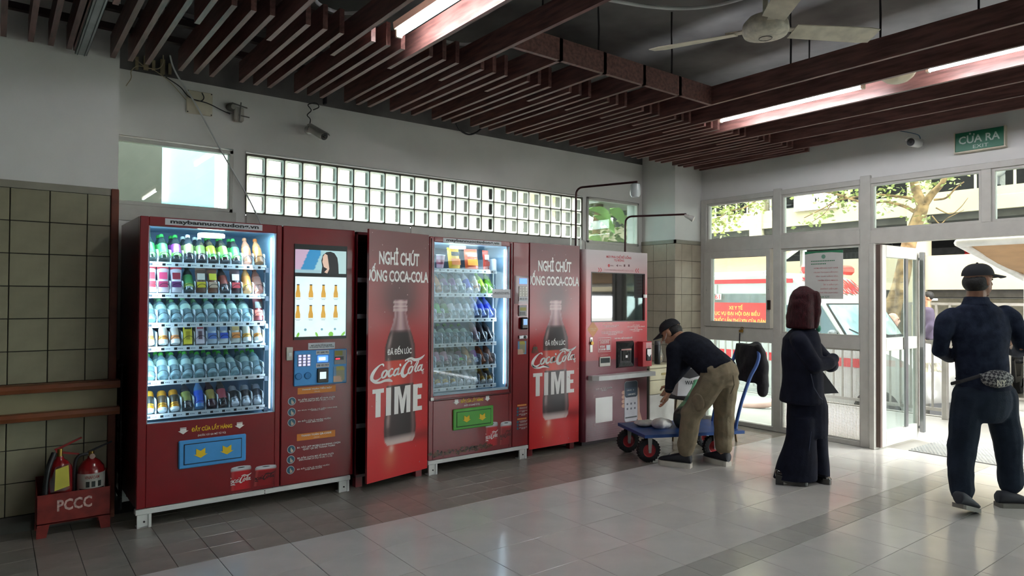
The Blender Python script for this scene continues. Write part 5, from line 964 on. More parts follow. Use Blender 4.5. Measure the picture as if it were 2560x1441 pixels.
# ceiling fan
fx, fy, fz = 3.18, 1.98, 2.86; fn = thing('ceiling_fan', 'cream three-bladed ceiling fan with flaking blades', 'fan', (fx, fy, fz + .1)); fc = mat('fan_cream', 'cfc8b6', .5, var=.12, vscale=25)
MB().lathe([(.0, -.045), (.03, -.048), (.034, -.046), (.075, -.042), (.108, -.03), (.118, -.005), (.112, .03), (.085, .06), (.03, .07), (.02, .09)], 28, (fx, fy, fz)).build('motor', fc, fn, 50)
MB().lathe([(.031, -.0495), (.034, -.0495), (.034, -.044), (.031, -.044)], 24, (fx, fy, fz), cap=False).build('cap_ring', mat('fan_ring', '4a443c', .5), fn)
MB().cyl((fx, fy, fz + .06), (fx, fy, 3.6), .014, 10).build('rod', fc, fn, 50); MB().lathe([(.02, .0), (.06, .04), (.06, .07)], 16, (fx, fy, 3.54)).build('canopy', fc, fn, 50)
aL = math.atan2(2.486 - fy, 2.963 - fx)
for k in range(3):
    a = aL + [0, R_(-144), R_(113)][k]; ca, sa = math.cos(a), math.sin(a); mb = MB(); n = 8; vs = []
    for top in (0, 1):
        for i in range(n + 1):
            s_ = i / n; r = .15 + .46 * s_; wdt = .055 + .012 * s_
            for e in (-1, 1):
                q = e * wdt * (1 if i < n else .8); zz = fz - .004 - .014 * e + .004 * top; vs.append((fx + ca * r - sa * q, fy + sa * r + ca * q, zz))
    m_ = 2 * (n + 1); fs = []
    for i in range(n): fs += [(2 * i, 2 * i + 1, 2 * i + 3, 2 * i + 2), (m_ + 2 * i, m_ + 2 * i + 2, m_ + 2 * i + 3, m_ + 2 * i + 1), (2 * i, 2 * i + 2, m_ + 2 * i + 2, m_ + 2 * i), (2 * i + 1, m_ + 2 * i + 1, m_ + 2 * i + 3, 2 * i + 3)]
    fs += [(0, m_, m_ + 1, 1), (2 * n, 2 * n + 1, m_ + 2 * n + 1, m_ + 2 * n)]; mb.add(vs, fs); bl = mb.build('blade', mat('blade_cream', 'd6cdb8', .5, var=.08, vscale=12), fn)
    F = fr_gen((fx, fy, fz + .003), (ca, sa, 0), (-sa, ca, 0)); MB().prism([(.09, -.02), (.2, -.028), (.2, .028), (.09, .02)], F, 0, .006).build('blade_iron', fc, bl)
# conduits, cable tray
pvc = mat('pvc_white', 'c9ccca', .5)
def px_path(pts, z): return [tuple(onz(a, b, z)) for a, b in pts]
for pts, z, r, lab in (((( 785, -6), (800, 12), (845, 31), (890, 32), (925, 22), (960, 6)), 3.34, .012, 'white plastic conduit sagging above the slats near the ceiling tube'), (((1095, 98), (1120, 105), (1160, 111), (1200, 106), (1240, 92)), 3.34, .012, 'white plastic conduit sagging beyond the long slat'), (((1480, -8), (1545, 4), (1620, 16), (1700, 21), (1780, 15), (1850, -2), (1880, -14)), 3.36, .012, 'white plastic conduit looping across the slab beside the fan')):
    o = MB().tube(spline(px_path(pts, z), 6), r, 8).build('conduit', pvc, None, 60); tag(o, lab, 'conduit')
tray = thing('cable_tray', 'pale grey metal cable tray running back between the first slats', 'cable tray', (.42, 4.4, 3.0)); MB().box(.385, .388, 3.0, 5.06, 2.975, 3.12).box(.385, .45, 3.0, 5.06, 2.975, 2.979).box(.447, .45, 3.0, 5.06, 2.975, 3.12).build('channel', mat('galvanised', '9fa6a6', .4, .5, var=.08), tray); MB().box(.3975, .401, 3.0, 5.06, 2.970, 2.975).box(.434, .4375, 3.0, 5.06, 2.970, 2.975).build('rib', mat('galv_dark', '4d5253', .5, .5), tray)
random.seed(11)
for k in range(9):
    x = 1.2 + .62 * k; yy = 4.9 - .15 * (k % 3); o = MB().tube(spline([(x - .5, yy, 3.42), (x - .2, yy + .03, 3.3 + .04 * random.random()), (x + .1, yy - .02, 3.33), (x + .5, yy + .02, 3.43)], 5), .008, 6).build('cable', gplas if k % 2 else dcab, ceil, 60)
# fixtures on the machine wall
jb = thing('junction_plate', 'square cream junction box cover on the wall above the left window', 'box', (1.243, YW, 2.94)); box('cover', cream, jb, 1.15, 1.337, YW - .018, YW, 2.852, 3.03, b=.004)
for x, z in ((1.158, 2.86), (1.328, 2.86), (1.158, 3.022), (1.328, 3.022)): MB().cyl((x, YW - .0205, z), (x, YW - .017, z), .005, 8).build('screw', dcab, jb)
MB().tube(spline([(1.255, YW - .03, 3.02), (1.27, YW - .03, 2.985), (1.25, YW - .03, 2.955), (1.2, YW - .03, 2.957), (1.15, YW - .022, 2.985), (1.10, YW - .02, 3.04), (1.0, YW - .03, 3.09)], 5), .004, 6).tube(spline([(1.2, YW - .03, 2.957), (1.3, YW - .03, 2.945), (1.4, YW - .03, 2.91), (1.46, YW - .05, 2.885)], 5), .004, 6).build('wire', dcab, jb, 60)
el = thing('wall_lamp', 'broken metal wall lamp bracket with bare struts on the back wall', 'lamp', (1.52, YW, 2.9)); el_m = mat('bracket_grey', '7a7872', .45, .6)
MB().lathe([(.02, 0), (.03, .01), (.034, .05), (.02, .07)], 14, (1.46, YW, 2.95), (.3, -1, -.1)).build('socket', el_m, el, 50); MB().box(1.49, 1.565, YW - .06, YW - .005, 2.84, 2.95, b=.008).build('case', mat('case_grey', 'a8a49a', .5), el)
for a, b_ in (((1.44, YW - .03, 2.90), (1.60, YW - .08, 2.875)), ((1.525, YW - .075, 2.83), (1.535, YW - .075, 2.985)), ((1.47, YW - .06, 2.975), (1.585, YW - .07, 2.95))): MB().cyl(a, b_, .005, 6).build('strut', el_m, el)
def cctv(name, label, base, tip, wall_n, m=wplas, L=.2, r=.035):
    t = thing(name, label, 'camera', tuple(base)); B = Vector(base); T = Vector(tip); n = Vector(wall_n); ax = (T - B - n * .07).normalized(); P = B + n * .07 + Vector((0, 0, .0))
    MB().lathe([(.035, 0), (.035, .008), (.012, .014)], 16, B, n).tube([B, B + n * .05, P], [.011, .011, .012], 10).build('bracket', m, t, 50)
    E = P + ax * L; MB().lathe([(r * .8, 0), (r, .01), (r, L), (r * .92, L + .004)], 20, P, ax).build('housing', m, t, 50); MB().lathe([(r * .9, L + .001), (r * .9, L + .006), (r * .4, L + .005)], 20, P, ax).build('front', black_p, t, 50); MB().lathe([(r * .35, 0), (r * .3, .006), (.002, .009)], 14, P + ax * (L + .004), ax).build('lens', mat('lens_dark', '1a1c24', .05, coat=1), t, 60)
    up = Vector((0, 0, 1)); sd_ = ax.cross(up).normalized(); tv = sd_.cross(ax); mb = MB(); vs = []
    for s_ in (-.02, L + .025):
        for k in range(7): a = R_(25 + 130 * k / 6); vs.append(tuple(P + ax * s_ + (sd_ * math.cos(a) + tv * math.sin(a)) * (r + .006)))
    mb.add(vs, [(k, k + 1, k + 8, k + 7) for k in range(6)]); mb.build('visor', m, t, 50); return t
c = cctv('security_camera', 'pale bullet security camera hanging from the back wall above the glass blocks', ony(770, 326, YW), ony(829, 352, 5.28), (0, -1, 0), mat('cctv_silver', 'b9b8b2', .35, .3))
b0 = ony(773, 322, 5.58); MB().tube(spline([tuple(ony(x, y, 5.585)) for x, y in ((770, 325), (776, 300), (768, 288), (778, 276), (770, 262), (790, 258), (797, 268), (783, 275))], 5), .0045, 6).build('wire_tangle', dcab, c, 60); MB().box(*[v for p in zip(ony(806, 262, 5.56), ony(818, 236, 5.52)) for v in p], b=.006).build('plug', dcab, c)
c = cctv('security_camera', 'white bullet security camera on the wall beside the exit sign', onx(2306, 365, XR), onx(2255, 352, 6.45), (-1, 0, .15), wplas, .15, .038); MB().tube(spline([tuple(onx(x, y, XR - .012)) for x, y in ((2302, 352), (2296, 338), (2270, 331), (2240, 326))], 5), .004, 6).build('wire', mat('blue_wire', '4a6a86', .5), c, 60)
c = cctv('security_camera', 'tiny pale camera tucked under the slats in the corner', ony(1572, 362, YW), ony(1560, 378, 5.4), (0, -1, 0), cream, .09, .024)
def pt(px, py, y): return tuple(ony(px, py, y))
o = MB().tube(spline([pt(425, 138, 5.45), pt(432, 165, 5.5), pt(447, 195, 5.54), pt(490, 262, 5.57), pt(560, 390, 5.585), pt(617, 488, 5.585), pt(650, 556, 5.57), pt(665, 590, 5.56)], 6), .0065, 8).build('hanging_cable', pvc, None, 60); tag(o, 'white cable slanting from the slats down behind the big vending machine', 'cable')
o = MB().tube(spline([pt(338, 148, 5.5), pt(365, 168, 5.5), pt(395, 172, 5.48), pt(407, 158, 5.48), pt(408, 138, 5.5)], 6), .004, 6).tube(spline([pt(375, 172, 5.52), pt(345, 165, 5.52), pt(328, 178, 5.53), pt(328, 195, 5.54), pt(315, 215, 5.55)], 6), .003, 6).tube(spline([pt(384, 174, 5.52), pt(425, 205, 5.57), pt(465, 250, 5.59)], 6), .003, 6).build('loose_wires', mat('old_wire', 'a89c7c', .6), None, 60); tag(o, 'tangle of loose old wires poking from the hole above the left window', 'wires')
_m = MB()
for k in range(5): x = .80 + .055 * k; _m.box(x, x + .02 + .01 * (k % 2), YW - .03, YW + .0, 3.11 + .01 * (k % 3), 3.2 + .02 * (k % 2))
o = _m.build('hole_debris', mat('debris', '8f8468', .8, var=.2), wback)
o['kind'] = 'stuff'; o = MB().tube(spline([pt(1140, 308, 5.5), pt(1150, 325, 5.52), pt(1170, 336, 5.53), pt(1190, 332, 5.52), pt(1205, 320, 5.5)], 6), .009, 8).build('cable_loop', dcab, None, 60); tag(o, 'short black cable loop drooping below the slats over the middle machine', 'cable')
# lamp poles standing on the coffee machine
pole_m = mat('pole_maroon', '3f1a1c', .4, .3)
for i, (pa, pe, yb, lab) in enumerate((((1440, 470), (1593, 455), 5.05, 'taller maroon lamp pole with a white hood behind the coffee machine'), ((1563, 542), (1716, 536), 5.05, 'shorter maroon lamp pole with a small white spot lamp over the pier'))):
    a = ony(*pa, yb); e = onz(*pe, a[2]); x = a[0]; t = thing('lamp_pole', lab, 'lamp', (x, yb, 1.93)); d = (e - a); d[2] = 0; dl = np.linalg.norm(d); d /= dl
    path = [(x, yb, 1.928), (x, yb, a[2] - .09)] + [(x + d[0] * .07 * (1 - math.cos(q)), yb + d[1] * .07 * (1 - math.cos(q)), a[2] - .07 + .07 * math.sin(q)) for q in [math.pi / 2 * k / 5 for k in range(1, 6)]] + [tuple(e)]
    MB().tube(path, .0105, 10).build('pole', pole_m, t, 60); E_ = Vector(e)
    if i == 0: MB().lathe([(.02, .0), (.045, -.01), (.052, -.06), (.05, -.11), (.035, -.135), (.03, -.13)], 18, E_ + Vector((d[0] * -.02, d[1] * -.02, -.012))).build('hood', mat('hood_white', 'd5dcdc', .25, alpha=.8), t, 50)
    else: MB().lathe([(.012, 0), (.02, .02), (.022, .06), (.032, .1), (.03, .105)], 16, E_ + Vector((-.02, .01, -.01)), (d[0], d[1], -.5)).build('spot', mat('spot_white', 'cfcfca', .35), t, 50); MB().tube([E_ + Vector((.03 * math.cos(q) * d[0], .03 * math.cos(q) * d[1], .03 * math.sin(q) - .01)) for q in [math.pi * k / 8 for k in range(9)]], .003, 5).build('clip', wplas, t)
br = thing('bracket_pair', 'pair of thin metal brackets standing behind the closed poster cabinet', 'bracket', (4.46, 5.3, 1.94))
for px in (1427, 1443, 1452): p0 = ony(px, 618, 5.42); p1 = ony(px + 1, 594, 5.42); box('strip', mat('strip_steel', 'b5b4ae', .35, .6), br, p0[0] - .01, p0[0] + .01, 5.42, 5.424, 1.94 if px < 1440 else 1.94, p1[2])
# exit sign
ex = thing('exit_sign', 'green exit sign with white lettering on the wall above the entrance', 'sign', (XR, 2.17, 2.85)); Fx = lambda u, v, d=0: (XR - .055 - d, -u, v)
box('case', mat('sign_green', '15704f', .35, var=.02), ex, XR - .055, XR, 1.987, 2.354, 2.768, 2.935, b=.004); MB().box(XR - .058, XR, 1.975, 2.365, 2.758, 2.768).box(XR - .058, XR, 2.354, 2.362, 2.768, 2.94).box(XR - .058, XR, 1.979, 1.987, 2.768, 2.94).build('rim', cream, ex)
swt = mat('sign_pale', 'b9d3c4', .4); text(ex, 'CỬA RA', swt, Fx, (-2.325, 2.83, -2.015, 2.922), .0015, bold=.02); text(ex, 'EXIT', swt, Fx, (-2.215, 2.782, -2.10, 2.812), .0015)
# notice on the glass, seen from behind
nt_ = thing('glass_notice', 'white hospital notice taped to the glass behind the woman', 'notice', (XR + .012, 3.6, 1.6)); nA = onx(2012, 630, XR + .012); nB = onx(2108, 748, XR + .012); y0, y1, z0, z1 = nB[1], nA[1], nB[2], nA[2]
box('sheet', mat('paper_backlit', 'c9c9c4', .7, var=.02), nt_, XR + .011, XR + .0125, y0, y1, z0, z1); Fn = lambda u, v, d=0: (XR + .011 - d, -u, v); tg = mat('ink_green', '2f7a55', .5); trd = mat('ink_soft_red', 'b8585c', .5); W, H = y1 - y0, z1 - z0
MB().flat([(-y1, z1), (-y0, z1), (-y0, z1 - .06 * H), (-y0 - .3 * W, z1 - .035 * H), (-y1 + .3 * W, z1 - .035 * H), (-y1, z1 - .06 * H)], Fn, .001).build('header_band', tg, nt_, recalc=False)
MB().flat([(-(y0 + y1) / 2 + .022 * math.cos(t), z1 - .12 * H + .022 * math.sin(t)) for t in [2 * math.pi * k / 16 for k in range(16)]], Fn, .001).build('emblem', mat('ink_faint_green', '6f9c86', .5), nt_, recalc=False)
def nl(s_, f0, f1, v, h, m): text(nt_, s_, m, Fn, (-y1 + f0 * W, z0 + v * H, -y1 + f1 * W, z0 + (v + h) * H), .0015, flip=True, bold=.01)
_m = MB()
for v, cells in ((.78, 14), (.72, 9)):
    for q in range(cells): u = -y1 + (.17 + .045 * q) * W; _m.flat([(u, z0 + v * H), (u + .034 * W, z0 + v * H), (u + .034 * W, z0 + (v + .02) * H), (u, z0 + (v + .02) * H)], Fn, .001)
_m.build('small_print', tg, nt_, recalc=False)['kind'] = 'stuff'
for k, (s_, f) in enumerate((('- ĐÀO TẠO CHUYÊN MÔN', .25), ('- CHUYỂN GIAO KỸ THUẬT', .24), ('- HỘI CHẨN TRỰC TIẾP', .3), ('- KHÁM CHỮA BỆNH', .36), ('- TƯ VẤN Y TẾ', .5), ('- TRUYỀN THÔNG', .42), ('- GIÁO DỤC SỨC KHỎE', .36))): nl(s_, f, .9, .62 - .085 * k, .04, trd)
nl('TỪ XA', .4, .66, .02, .055, tg)
# handrail on the tiled wall
hr = thing('handrail', 'brown double handrail with an olive panel along the tiled wall', 'handrail', (-.5, YL, .8)); hm = mat('rail_wood', '7a4426', .4, var=.1); Xe = .655
for z in (.875, .705): MB().prism([(-.10, -.022), (-.085, -.026), (0, -.026), (0, .026), (-.085, .026), (-.10, .022), (-.108, 0)], lambda u, v, d: (d, YL + u + .0, z + v), -3, Xe).build('rail', hm, hr)
box('panel', mat('rail_panel', '8a8264', .45, var=.04), hr, -3, Xe - .012, YL - .06, YL - .01, .73, .85)
# extinguisher rack
er = thing('extinguisher_rack', 'red metal rack lettered PCCC holding two fire extinguishers', 'rack', (.407, 4.98, 0)); rr = mat('rack_red', '7d2620', .5, var=.12, vscale=12); x0, x1, yf, yb = .218, .597, 4.885, 5.07
MB().prism([(x0, 0), (x0 + .05, 0), (x0 + .065, .075), (x1 - .065, .075), (x1 - .05, 0), (x1, 0), (x1, .255), (x0, .255)], fr_y(yf), -.003, 0).build('front_plate', rr, er); MB().prism([(x0, 0), (x0 + .05, 0), (x0 + .065, .075), (x1 - .065, .075), (x1 - .05, 0), (x1, 0), (x1, .33), (x0, .33)], fr_y(yb), -.003, 0).build('back_plate', rr, er)
for x in (x0, x1 - .003): MB().prism([(yf, .06), (yb, .06), (yb, .33), (yf, .255)], lambda u, v, d: (x + d, u, v), 0, .003).build('side_plate', rr, er)
box('tray', rr, er, x0, x1, yf, yb, .078, .084); p0, p1 = ony(142.4, 1289, yf), ony(230, 1253.5, yf); text(er, 'PCCC', mat('stencil_pale', 'c9a8a0', .6, var=.15, vscale=60), fr_y(yf), (p0[0], .145, p1[0], .215), .0015, bold=.03)
ered = mat('extinguisher_red', '8a1a1c', .25, coat=.5)
def extinguisher(x, y, label, kind):
    t = thing('fire_extinguisher', label, 'fire extinguisher', (x, y, .084)); z = .084; r = .068 if kind else .075
    MB().lathe([(r * .8, 0), (r, .01), (r, .285 if kind else .26), (r * .93, .315 if kind else .292), (r * .6, .345 if kind else .325), (.022, .36 if kind else .342), (.02, .375 if kind else .355)], 24, (x, y, z)).build('cylinder', ered, t, 50); zt_ = z + (.37 if kind else .35)
    if kind:
        MB().tube(spline([(x - .03, y - .02, zt_ + .03), (x - .06, y - .06, zt_ - .05), (x - .075, y - .07, z + .2), (x - .08, y - .07, z + .08)], 5), .016, 8).build('horn', dcab, t, 60)
        MB().cyl((x, y, zt_ - .01), (x, y, zt_ + .05), .016, 10).build('valve', brass, t, 50); MB().prism([(-.03, 0), (.11, .06), (.115, .052), (-.02, -.012)], lambda u, v, d: (x + u, y + d, zt_ + .05 + v), -.008, .008).build('lever', ered, t); MB().prism([(-.02, 0), (.10, -.03), (.102, -.04), (-.02, -.014)], lambda u, v, d: (x + u, y + d, zt_ + .04 + v), -.008, .008).build('grip', ered, t)
        F = fr_gen((x - .02, y - r - .012, z + .18), (.98, .1, .05), (-.04, -.1, 1)); tg_ = MB().prism([(-.03, -.02), (.075, 0), (.075, .16), (-.0, .15), (-.035, .06)], F, 0, .002).build('tag_sleeve', glass_mat('plastic_sleeve', 'e8e8e4', .6, .1, .05), t); MB().prism([(-.01, .005), (.068, .02), (.066, .15), (-.002, .135)], F, .003, .005).build('yellow_tag', mat('tag_yellow', 'c9c04a', .5), tg_)
    else:
        MB().lathe([(r + .0008, .12), (r + .001, .122), (r + .001, .255), (r + .0008, .257)], 24, (x, y, z), cap=False).build('label', mat('label_white', 'bcb9b0', .4), t, 50)
        Fl = lambda u, v, d=0: (x + (r + .002 + d) * math.sin(u), y - (r + .002 + d) * math.cos(u), z + v); text(t, 'VINAFOAM', mat('ink_brick', '9a3a2a', .4), Fl, (-.55, .225, .5, .245), .0005, bold=.01); _m = MB()
        for u in (-.45, -.05, .4): _m.flat([(u, .175), (u + .26, .175), (u + .26, .21), (u, .21)], Fl, .0005)
        _m.build('pictograms', mat('ink_slate', '2f332f', .4), t, recalc=False)['kind'] = 'stuff'; MB().flat([(-1 + .1 * k, .160) for k in range(21)] + [(1 - .1 * k, .167) for k in range(21)], Fl, .0006).build('label_line', dcab, t, recalc=False)
        MB().cyl((x, y, zt_ - .01), (x, y, zt_ + .035), .016, 10).build('valve', brass, t, 50); MB().tube(spline([(x - .02, y, zt_ + .02), (x - .07, y - .01, zt_ + .01), (x - .09, y - .01, zt_ - .06), (x - .088, y, z + .1)], 6), .01, 8).build('hose', dcab, t, 60); MB().lathe([(.016, 0), (.017, .006), (.015, .01)], 14, (x + .003, y - .02, zt_ + .005), (0, -1, 0)).build('gauge', mat('gauge_face', 'b99a8c', .4), t, 50); MB().prism([(-.02, 0), (.11, .05), (.113, .043), (-.02, -.012)], lambda u, v, d: (x + u, y + d, zt_ + .035 + v), -.007, .007).build('lever', dcab, t)
    return t
extinguisher(.335, 4.98, 'red fire extinguisher with a black horn and yellow tag, left in the rack', 1); extinguisher(.50, 4.98, 'red foam extinguisher with a white printed label, right in the rack', 0)
# black folded hand truck wedged behind the tiled wall corner
ht = thing('hand_truck', 'folded black hand truck wedged between the tiled wall and the big vending machine', 'hand truck', (.68, 5.3, 0)); bk = mat('black_metal', '1c1c1e', .4, .4)
for y in (5.16, 5.42): MB().tube(spline([(.685, y, .02), (.685, y, .5), (.685, y + .01, .85), (.685, y - .01, .98)], 4), .011, 8).build('upright', bk, ht, 60)
for z in (.1, .25, .36, .42, .52): MB().cyl((.685, 5.14, z), (.685, 5.44, z + .02), .009, 8).build('crossbar', bk, ht, 60)
MB().ell((.684, 5.25, .82), .026, .09, .14).build('cover', mat('black_cloth', '161618', .8), ht, 60); MB().tube([(.685, 5.16, .98), (.685, 5.29, 1.0), (.685, 5.42, .98)], .011, 8).build('handle', bk, ht, 60)
o = MB().tube(spline([(.676, YW - .02, 1.40), (.70, YW - .03, 1.38), (.69, YW - .03, 1.2), (.68, YW - .03, .95)], 5), .004, 6).build('wire', dcab, wback, 60)
# ================================================================ trolley, drawers and small things by the pier
tU = Vector((.916, -.40, 0)).normalized(); tV = Vector((-tU.y, tU.x, 0)); tO = Vector((4.52, 3.97, 0))
def TP(u, v, z): return tuple(tO + tU * u + tV * v + Vector((0, 0, z)))
tr = thing('platform_trolley', 'blue platform trolley with red-rimmed pneumatic wheels beside the bending man', 'trolley', TP(.48, .3, 0)); bl = mat('trolley_blue', '2b4f8c', .4, var=.1, vscale=8)
def obx(u0, u1, v0, v1, z0, z1): 
    mb = MB(); P = [TP(u, v, z) for z in (z0, z1) for u, v in ((u0, v0), (u1, v0), (u1, v1), (u0, v1))]; return mb.add(P, [(3, 2, 1, 0), (4, 5, 6, 7), (0, 1, 5, 4), (1, 2, 6, 5), (2, 3, 7, 6), (3, 0, 4, 7)])
obx(0, .98, 0, .60, .228, .256).build('deck', bl, tr)
tyre = mat('tyre', '141416', .7, bump=.3, bscale=80); rim = mat('rim_red', 'a02a30', .35); zinc = mat('zinc', 'a9a9a8', .3, .8)
for (u, v) in ((.075, .09), (.06, .50), (.72, .09), (.88, .50)):
    c = Vector(TP(u, v, .105)); mb = MB(); ax = tV
    w_ = MB().lathe([(.06, -.024), (.088, -.026), (.103, -.018), (.105, 0), (.103, .018), (.088, .026), (.06, .024)], 24, c, ax, cap=False)
    for k in range(24):
        a = 2 * math.pi * k / 24; e1 = tU * math.cos(a) + Vector((0, 0, 1)) * math.sin(a); e2 = tU * -math.sin(a) + Vector((0, 0, 1)) * math.cos(a)
        for sg_ in (-1, 1): q = c + e1 * .101 + ax * (.014 * sg_); w_.add([q + e2 * a_ * .006 + ax * b_ * .011 + e1 * c_ * .005 for a_ in (-1, 1) for b_ in (-1, 1) for c_ in (-1, 1)], [(0, 1, 3, 2), (4, 6, 7, 5), (0, 4, 5, 1), (2, 3, 7, 6), (0, 2, 6, 4), (1, 5, 7, 3)])
    w_.v = [(x, y, max(z, .001)) for x, y, z in w_.v]
    tw = w_.build('wheel', tyre, tr, 40); MB().lathe([(.0, -.014), (.02, -.02), (.05, -.012), (.062, -.022), (.062, .022), (.05, .012), (.02, .02), (.0, .014)], 20, c, ax).build('rim', rim, tw, 40)
    f = MB()
    for s_ in (-1, 1): a = c + ax * (.035 * s_); f.add([a + tU * p + Vector((0, 0, q)) + ax * d for d in (-.003, .003) for p, q in ((-.012, -.02), (.012, -.02), (.022, .125), (-.022, .125))], [(0, 1, 2, 3), (7, 6, 5, 4), (0, 4, 5, 1), (1, 5, 6, 2), (2, 6, 7, 3), (3, 7, 4, 0)])
    f.cyl(c - ax * .042, c + ax * .042, .012, 10); f.build('fork', zinc, tr)
hb = [TP(.95, .10, .25), TP(.97, .10, .35), TP(1.02, .10, .52), TP(1.10, .10, .72), TP(1.17, .10, .84), TP(1.20, .11, .93), TP(1.20, .16, .985), TP(1.20, .30, .995), TP(1.20, .44, .985), TP(1.20, .49, .93), TP(1.17, .50, .84), TP(1.10, .50, .72), TP(1.02, .50, .52), TP(.97, .50, .35), TP(.95, .50, .25)]
MB().tube(spline(hb, 4), .016, 10).build('handle', bl, tr, 60)
# jacket over the handle
def cloth(name, m, parent, rings, smooth=60, cap=True): return MB().ring_loft(rings, cap).build(name, m, parent, smooth)
jm = mat('jacket_black', '17161a', .85, var=.2, vscale=20, bump=.4, bscale=30)
def blob(name, m, parent, build, voxel=.012, sm=4, disp=0, dscale=20, loc=None, seed=0):
    """closed pieces fused to one continuous skin (voxel remesh), smoothed and lightly creased"""
    mb = MB(); build(mb); me = bpy.data.meshes.new(name + '_src'); me.from_pydata(mb.v, [], mb.f)
    bm = bmesh.new(); bm.from_mesh(me); bmesh.ops.recalc_face_normals(bm, faces=bm.faces); bm.to_mesh(me); bm.free()
    o = bpy.data.objects.new(name + '_src', me); COL.objects.link(o)
    r = o.modifiers.new('r', 'REMESH'); r.mode = 'VOXEL'; r.voxel_size = voxel; r.adaptivity = 0
    if sm: s_ = o.modifiers.new('s', 'SMOOTH'); s_.factor = .5; s_.iterations = sm
    dg = bpy.context.evaluated_depsgraph_get(); dg.update(); out = bpy.data.meshes.new_from_object(o.evaluated_get(dg), depsgraph=dg); bpy.data.objects.remove(o); bpy.data.meshes.remove(me)
    n = len(out.vertices); co = np.empty(n * 3); out.vertices.foreach_get('co', co); co = co.reshape(-1, 3)
    if disp:
        no = np.empty(n * 3); out.vertices.foreach_get('normal', no); no = no.reshape(-1, 3); rg = np.random.RandomState(seed); d = np.zeros(n)
        for k in range(9):
            w_ = rg.normal(size=3) * np.array([.7, .7, 1.5]); w_ *= dscale * (.5 + rg.rand()) / np.linalg.norm(w_); ph = rg.rand(3) * 6; d += np.sin(co @ w_ + ph[0] + 1.2 * np.sin(co @ (w_[[1, 2, 0]] * .6) + ph[1])) / 3
        co = co + no * (disp * (np.abs(d) ** .8 * np.sign(d)))[:, None]
    off = worldloc(parent) if parent is not None else Vector(loc or (0, 0, 0)); co = co - np.array(off); out.vertices.foreach_set('co', co.astype(np.float32).ravel()); out.name = name
    out.polygons.foreach_set('use_smooth', [True] * len(out.polygons)); out.materials.clear(); out.materials.append(m); out.update()
    ob = bpy.data.objects.new(name, out); link(ob, parent)
    if parent is None and loc: ob.location = loc
    return ob
def cap_(mb, a, b, r0, r1, n=12):
    """tapered capsule"""
    A, B = Vector(a), Vector(b); d = (B - A); L_ = d.length; ax = d / L_ if L_ > 1e-6 else Vector((0, 0, 1)); pr = []
    for k in range(5): t = math.pi / 2 * k / 4; pr.append((r0 * math.sin(t), -r0 * math.cos(t)))
    for k in range(5): t = math.pi / 2 * k / 4; pr.append((r1 * math.cos(t), L_ + r1 * math.sin(t)))
    return mb.lathe(pr, n, A, ax)
def chain(mb, pts, rs, n=12):
    for (a, b, r, q) in zip(pts, pts[1:], rs, rs[1:]): cap_(mb, a, b, r, q, n)
    return mb
def eloft(mb, rings, n=18):
    """rings: (centre, u-vector, v-vector) ellipses"""
    R = []
    for c, u, v in rings: c, u, v = Vector(c), Vector(u), Vector(v); R.append([c + u * math.cos(2 * math.pi * k / n) + v * math.sin(2 * math.pi * k / n) for k in range(n)])
    return mb.ring_loft(R)
jk = thing('jacket', 'black jacket draped over the blue trolley handle', 'jacket', TP(1.2, .3, .8))
def _j(mb):
    c = Vector(TP(1.2, .30, 0)); 
    eloft(mb, [(c + Vector((0, 0, 1.02)), tV * .19, tU * .05), (c + tU * .02 + Vector((0, 0, .98)), tV * .21, tU * .075), (c + tU * .03 + Vector((0, 0, .86)), tV * .21, tU * .08), (c + tU * .03 + Vector((0, 0, .72)), tV * .20, tU * .07), (c + tU * .03 + Vector((0, 0, .66)), tV * .19, tU * .06)])
    chain(mb, [c + tU * .08 - tV * .02 + Vector((0, 0, .98)), c + tU * .13 - tV * .02 + Vector((0, 0, .84)), c + tU * .16 - tV * .03 + Vector((0, 0, .70)), c + tU * .18 - tV * .02 + Vector((0, 0, .62))], [.06, .06, .05, .038])
    chain(mb, [c + tU * .04 - tV * .16 + Vector((0, 0, .92)), c + tU * .05 - tV * .17 + Vector((0, 0, .72)), c + tU * .06 - tV * .16 + Vector((0, 0, .58))], [.06, .055, .045])
blob('coat_body', jm, jk, _j, .012, 4, .008, 30, seed=2)
# plastic bags on the trolley deck
wbm = mat('bag_white', 'cfcfcb', .35, var=.06, vscale=30, bump=.5, bscale=35); gbm = mat('bag_dark_green', '26322f', .3, var=.3, vscale=14, bump=.4, bscale=25)
def bag(name, label, c, r, m, seed, ext=None):
    t = Vector(c)
    def f(mb):
        mb.ell(t + Vector((0, 0, r[2] * .9)), *r)
        if ext:
            for e in ext: chain(mb, [t + Vector(p) for p in e[0]], e[1])
    o = blob(name, m, None, f, .010, 3, .008, 45, seed=seed, loc=tuple(c)); o.data.vertices.foreach_get; tag(o, label, 'bag'); return o
bag('plastic_bag', 'flat crumpled white plastic bag at the end of the trolley', TP(.20, .42, .256), (.13, .09, .028), wbm, 1)
bag('plastic_bag', 'bunched translucent white plastic bag in the middle of the trolley', TP(.30, .27, .256), (.11, .08, .05), wbm, 2)
bag('plastic_bag', 'dark filled plastic bag with a green knotted top on the trolley', TP(.52, .25, .256), (.13, .11, .10), gbm, 3)
gt = glass_mat('bag_green_film', 'a9d8bc', .5, .25, .08, haze=.12); c = Vector(TP(.52, .25, .256))
def _g(mb): eloft(mb, [(c + Vector((0, 0, .14)), Vector((.115, 0, 0)), Vector((0, .095, 0))), (c + tU * .06 + Vector((0, 0, .26)), Vector((.075, 0, 0)), Vector((0, .05, 0))), (c + tU * .10 + Vector((0, 0, .36)), Vector((.04, 0, 0)), Vector((0, .03, 0))), (c + tU * .13 + Vector((0, 0, .44)), Vector((.05, 0, 0)), Vector((0, .02, 0)))], 20)
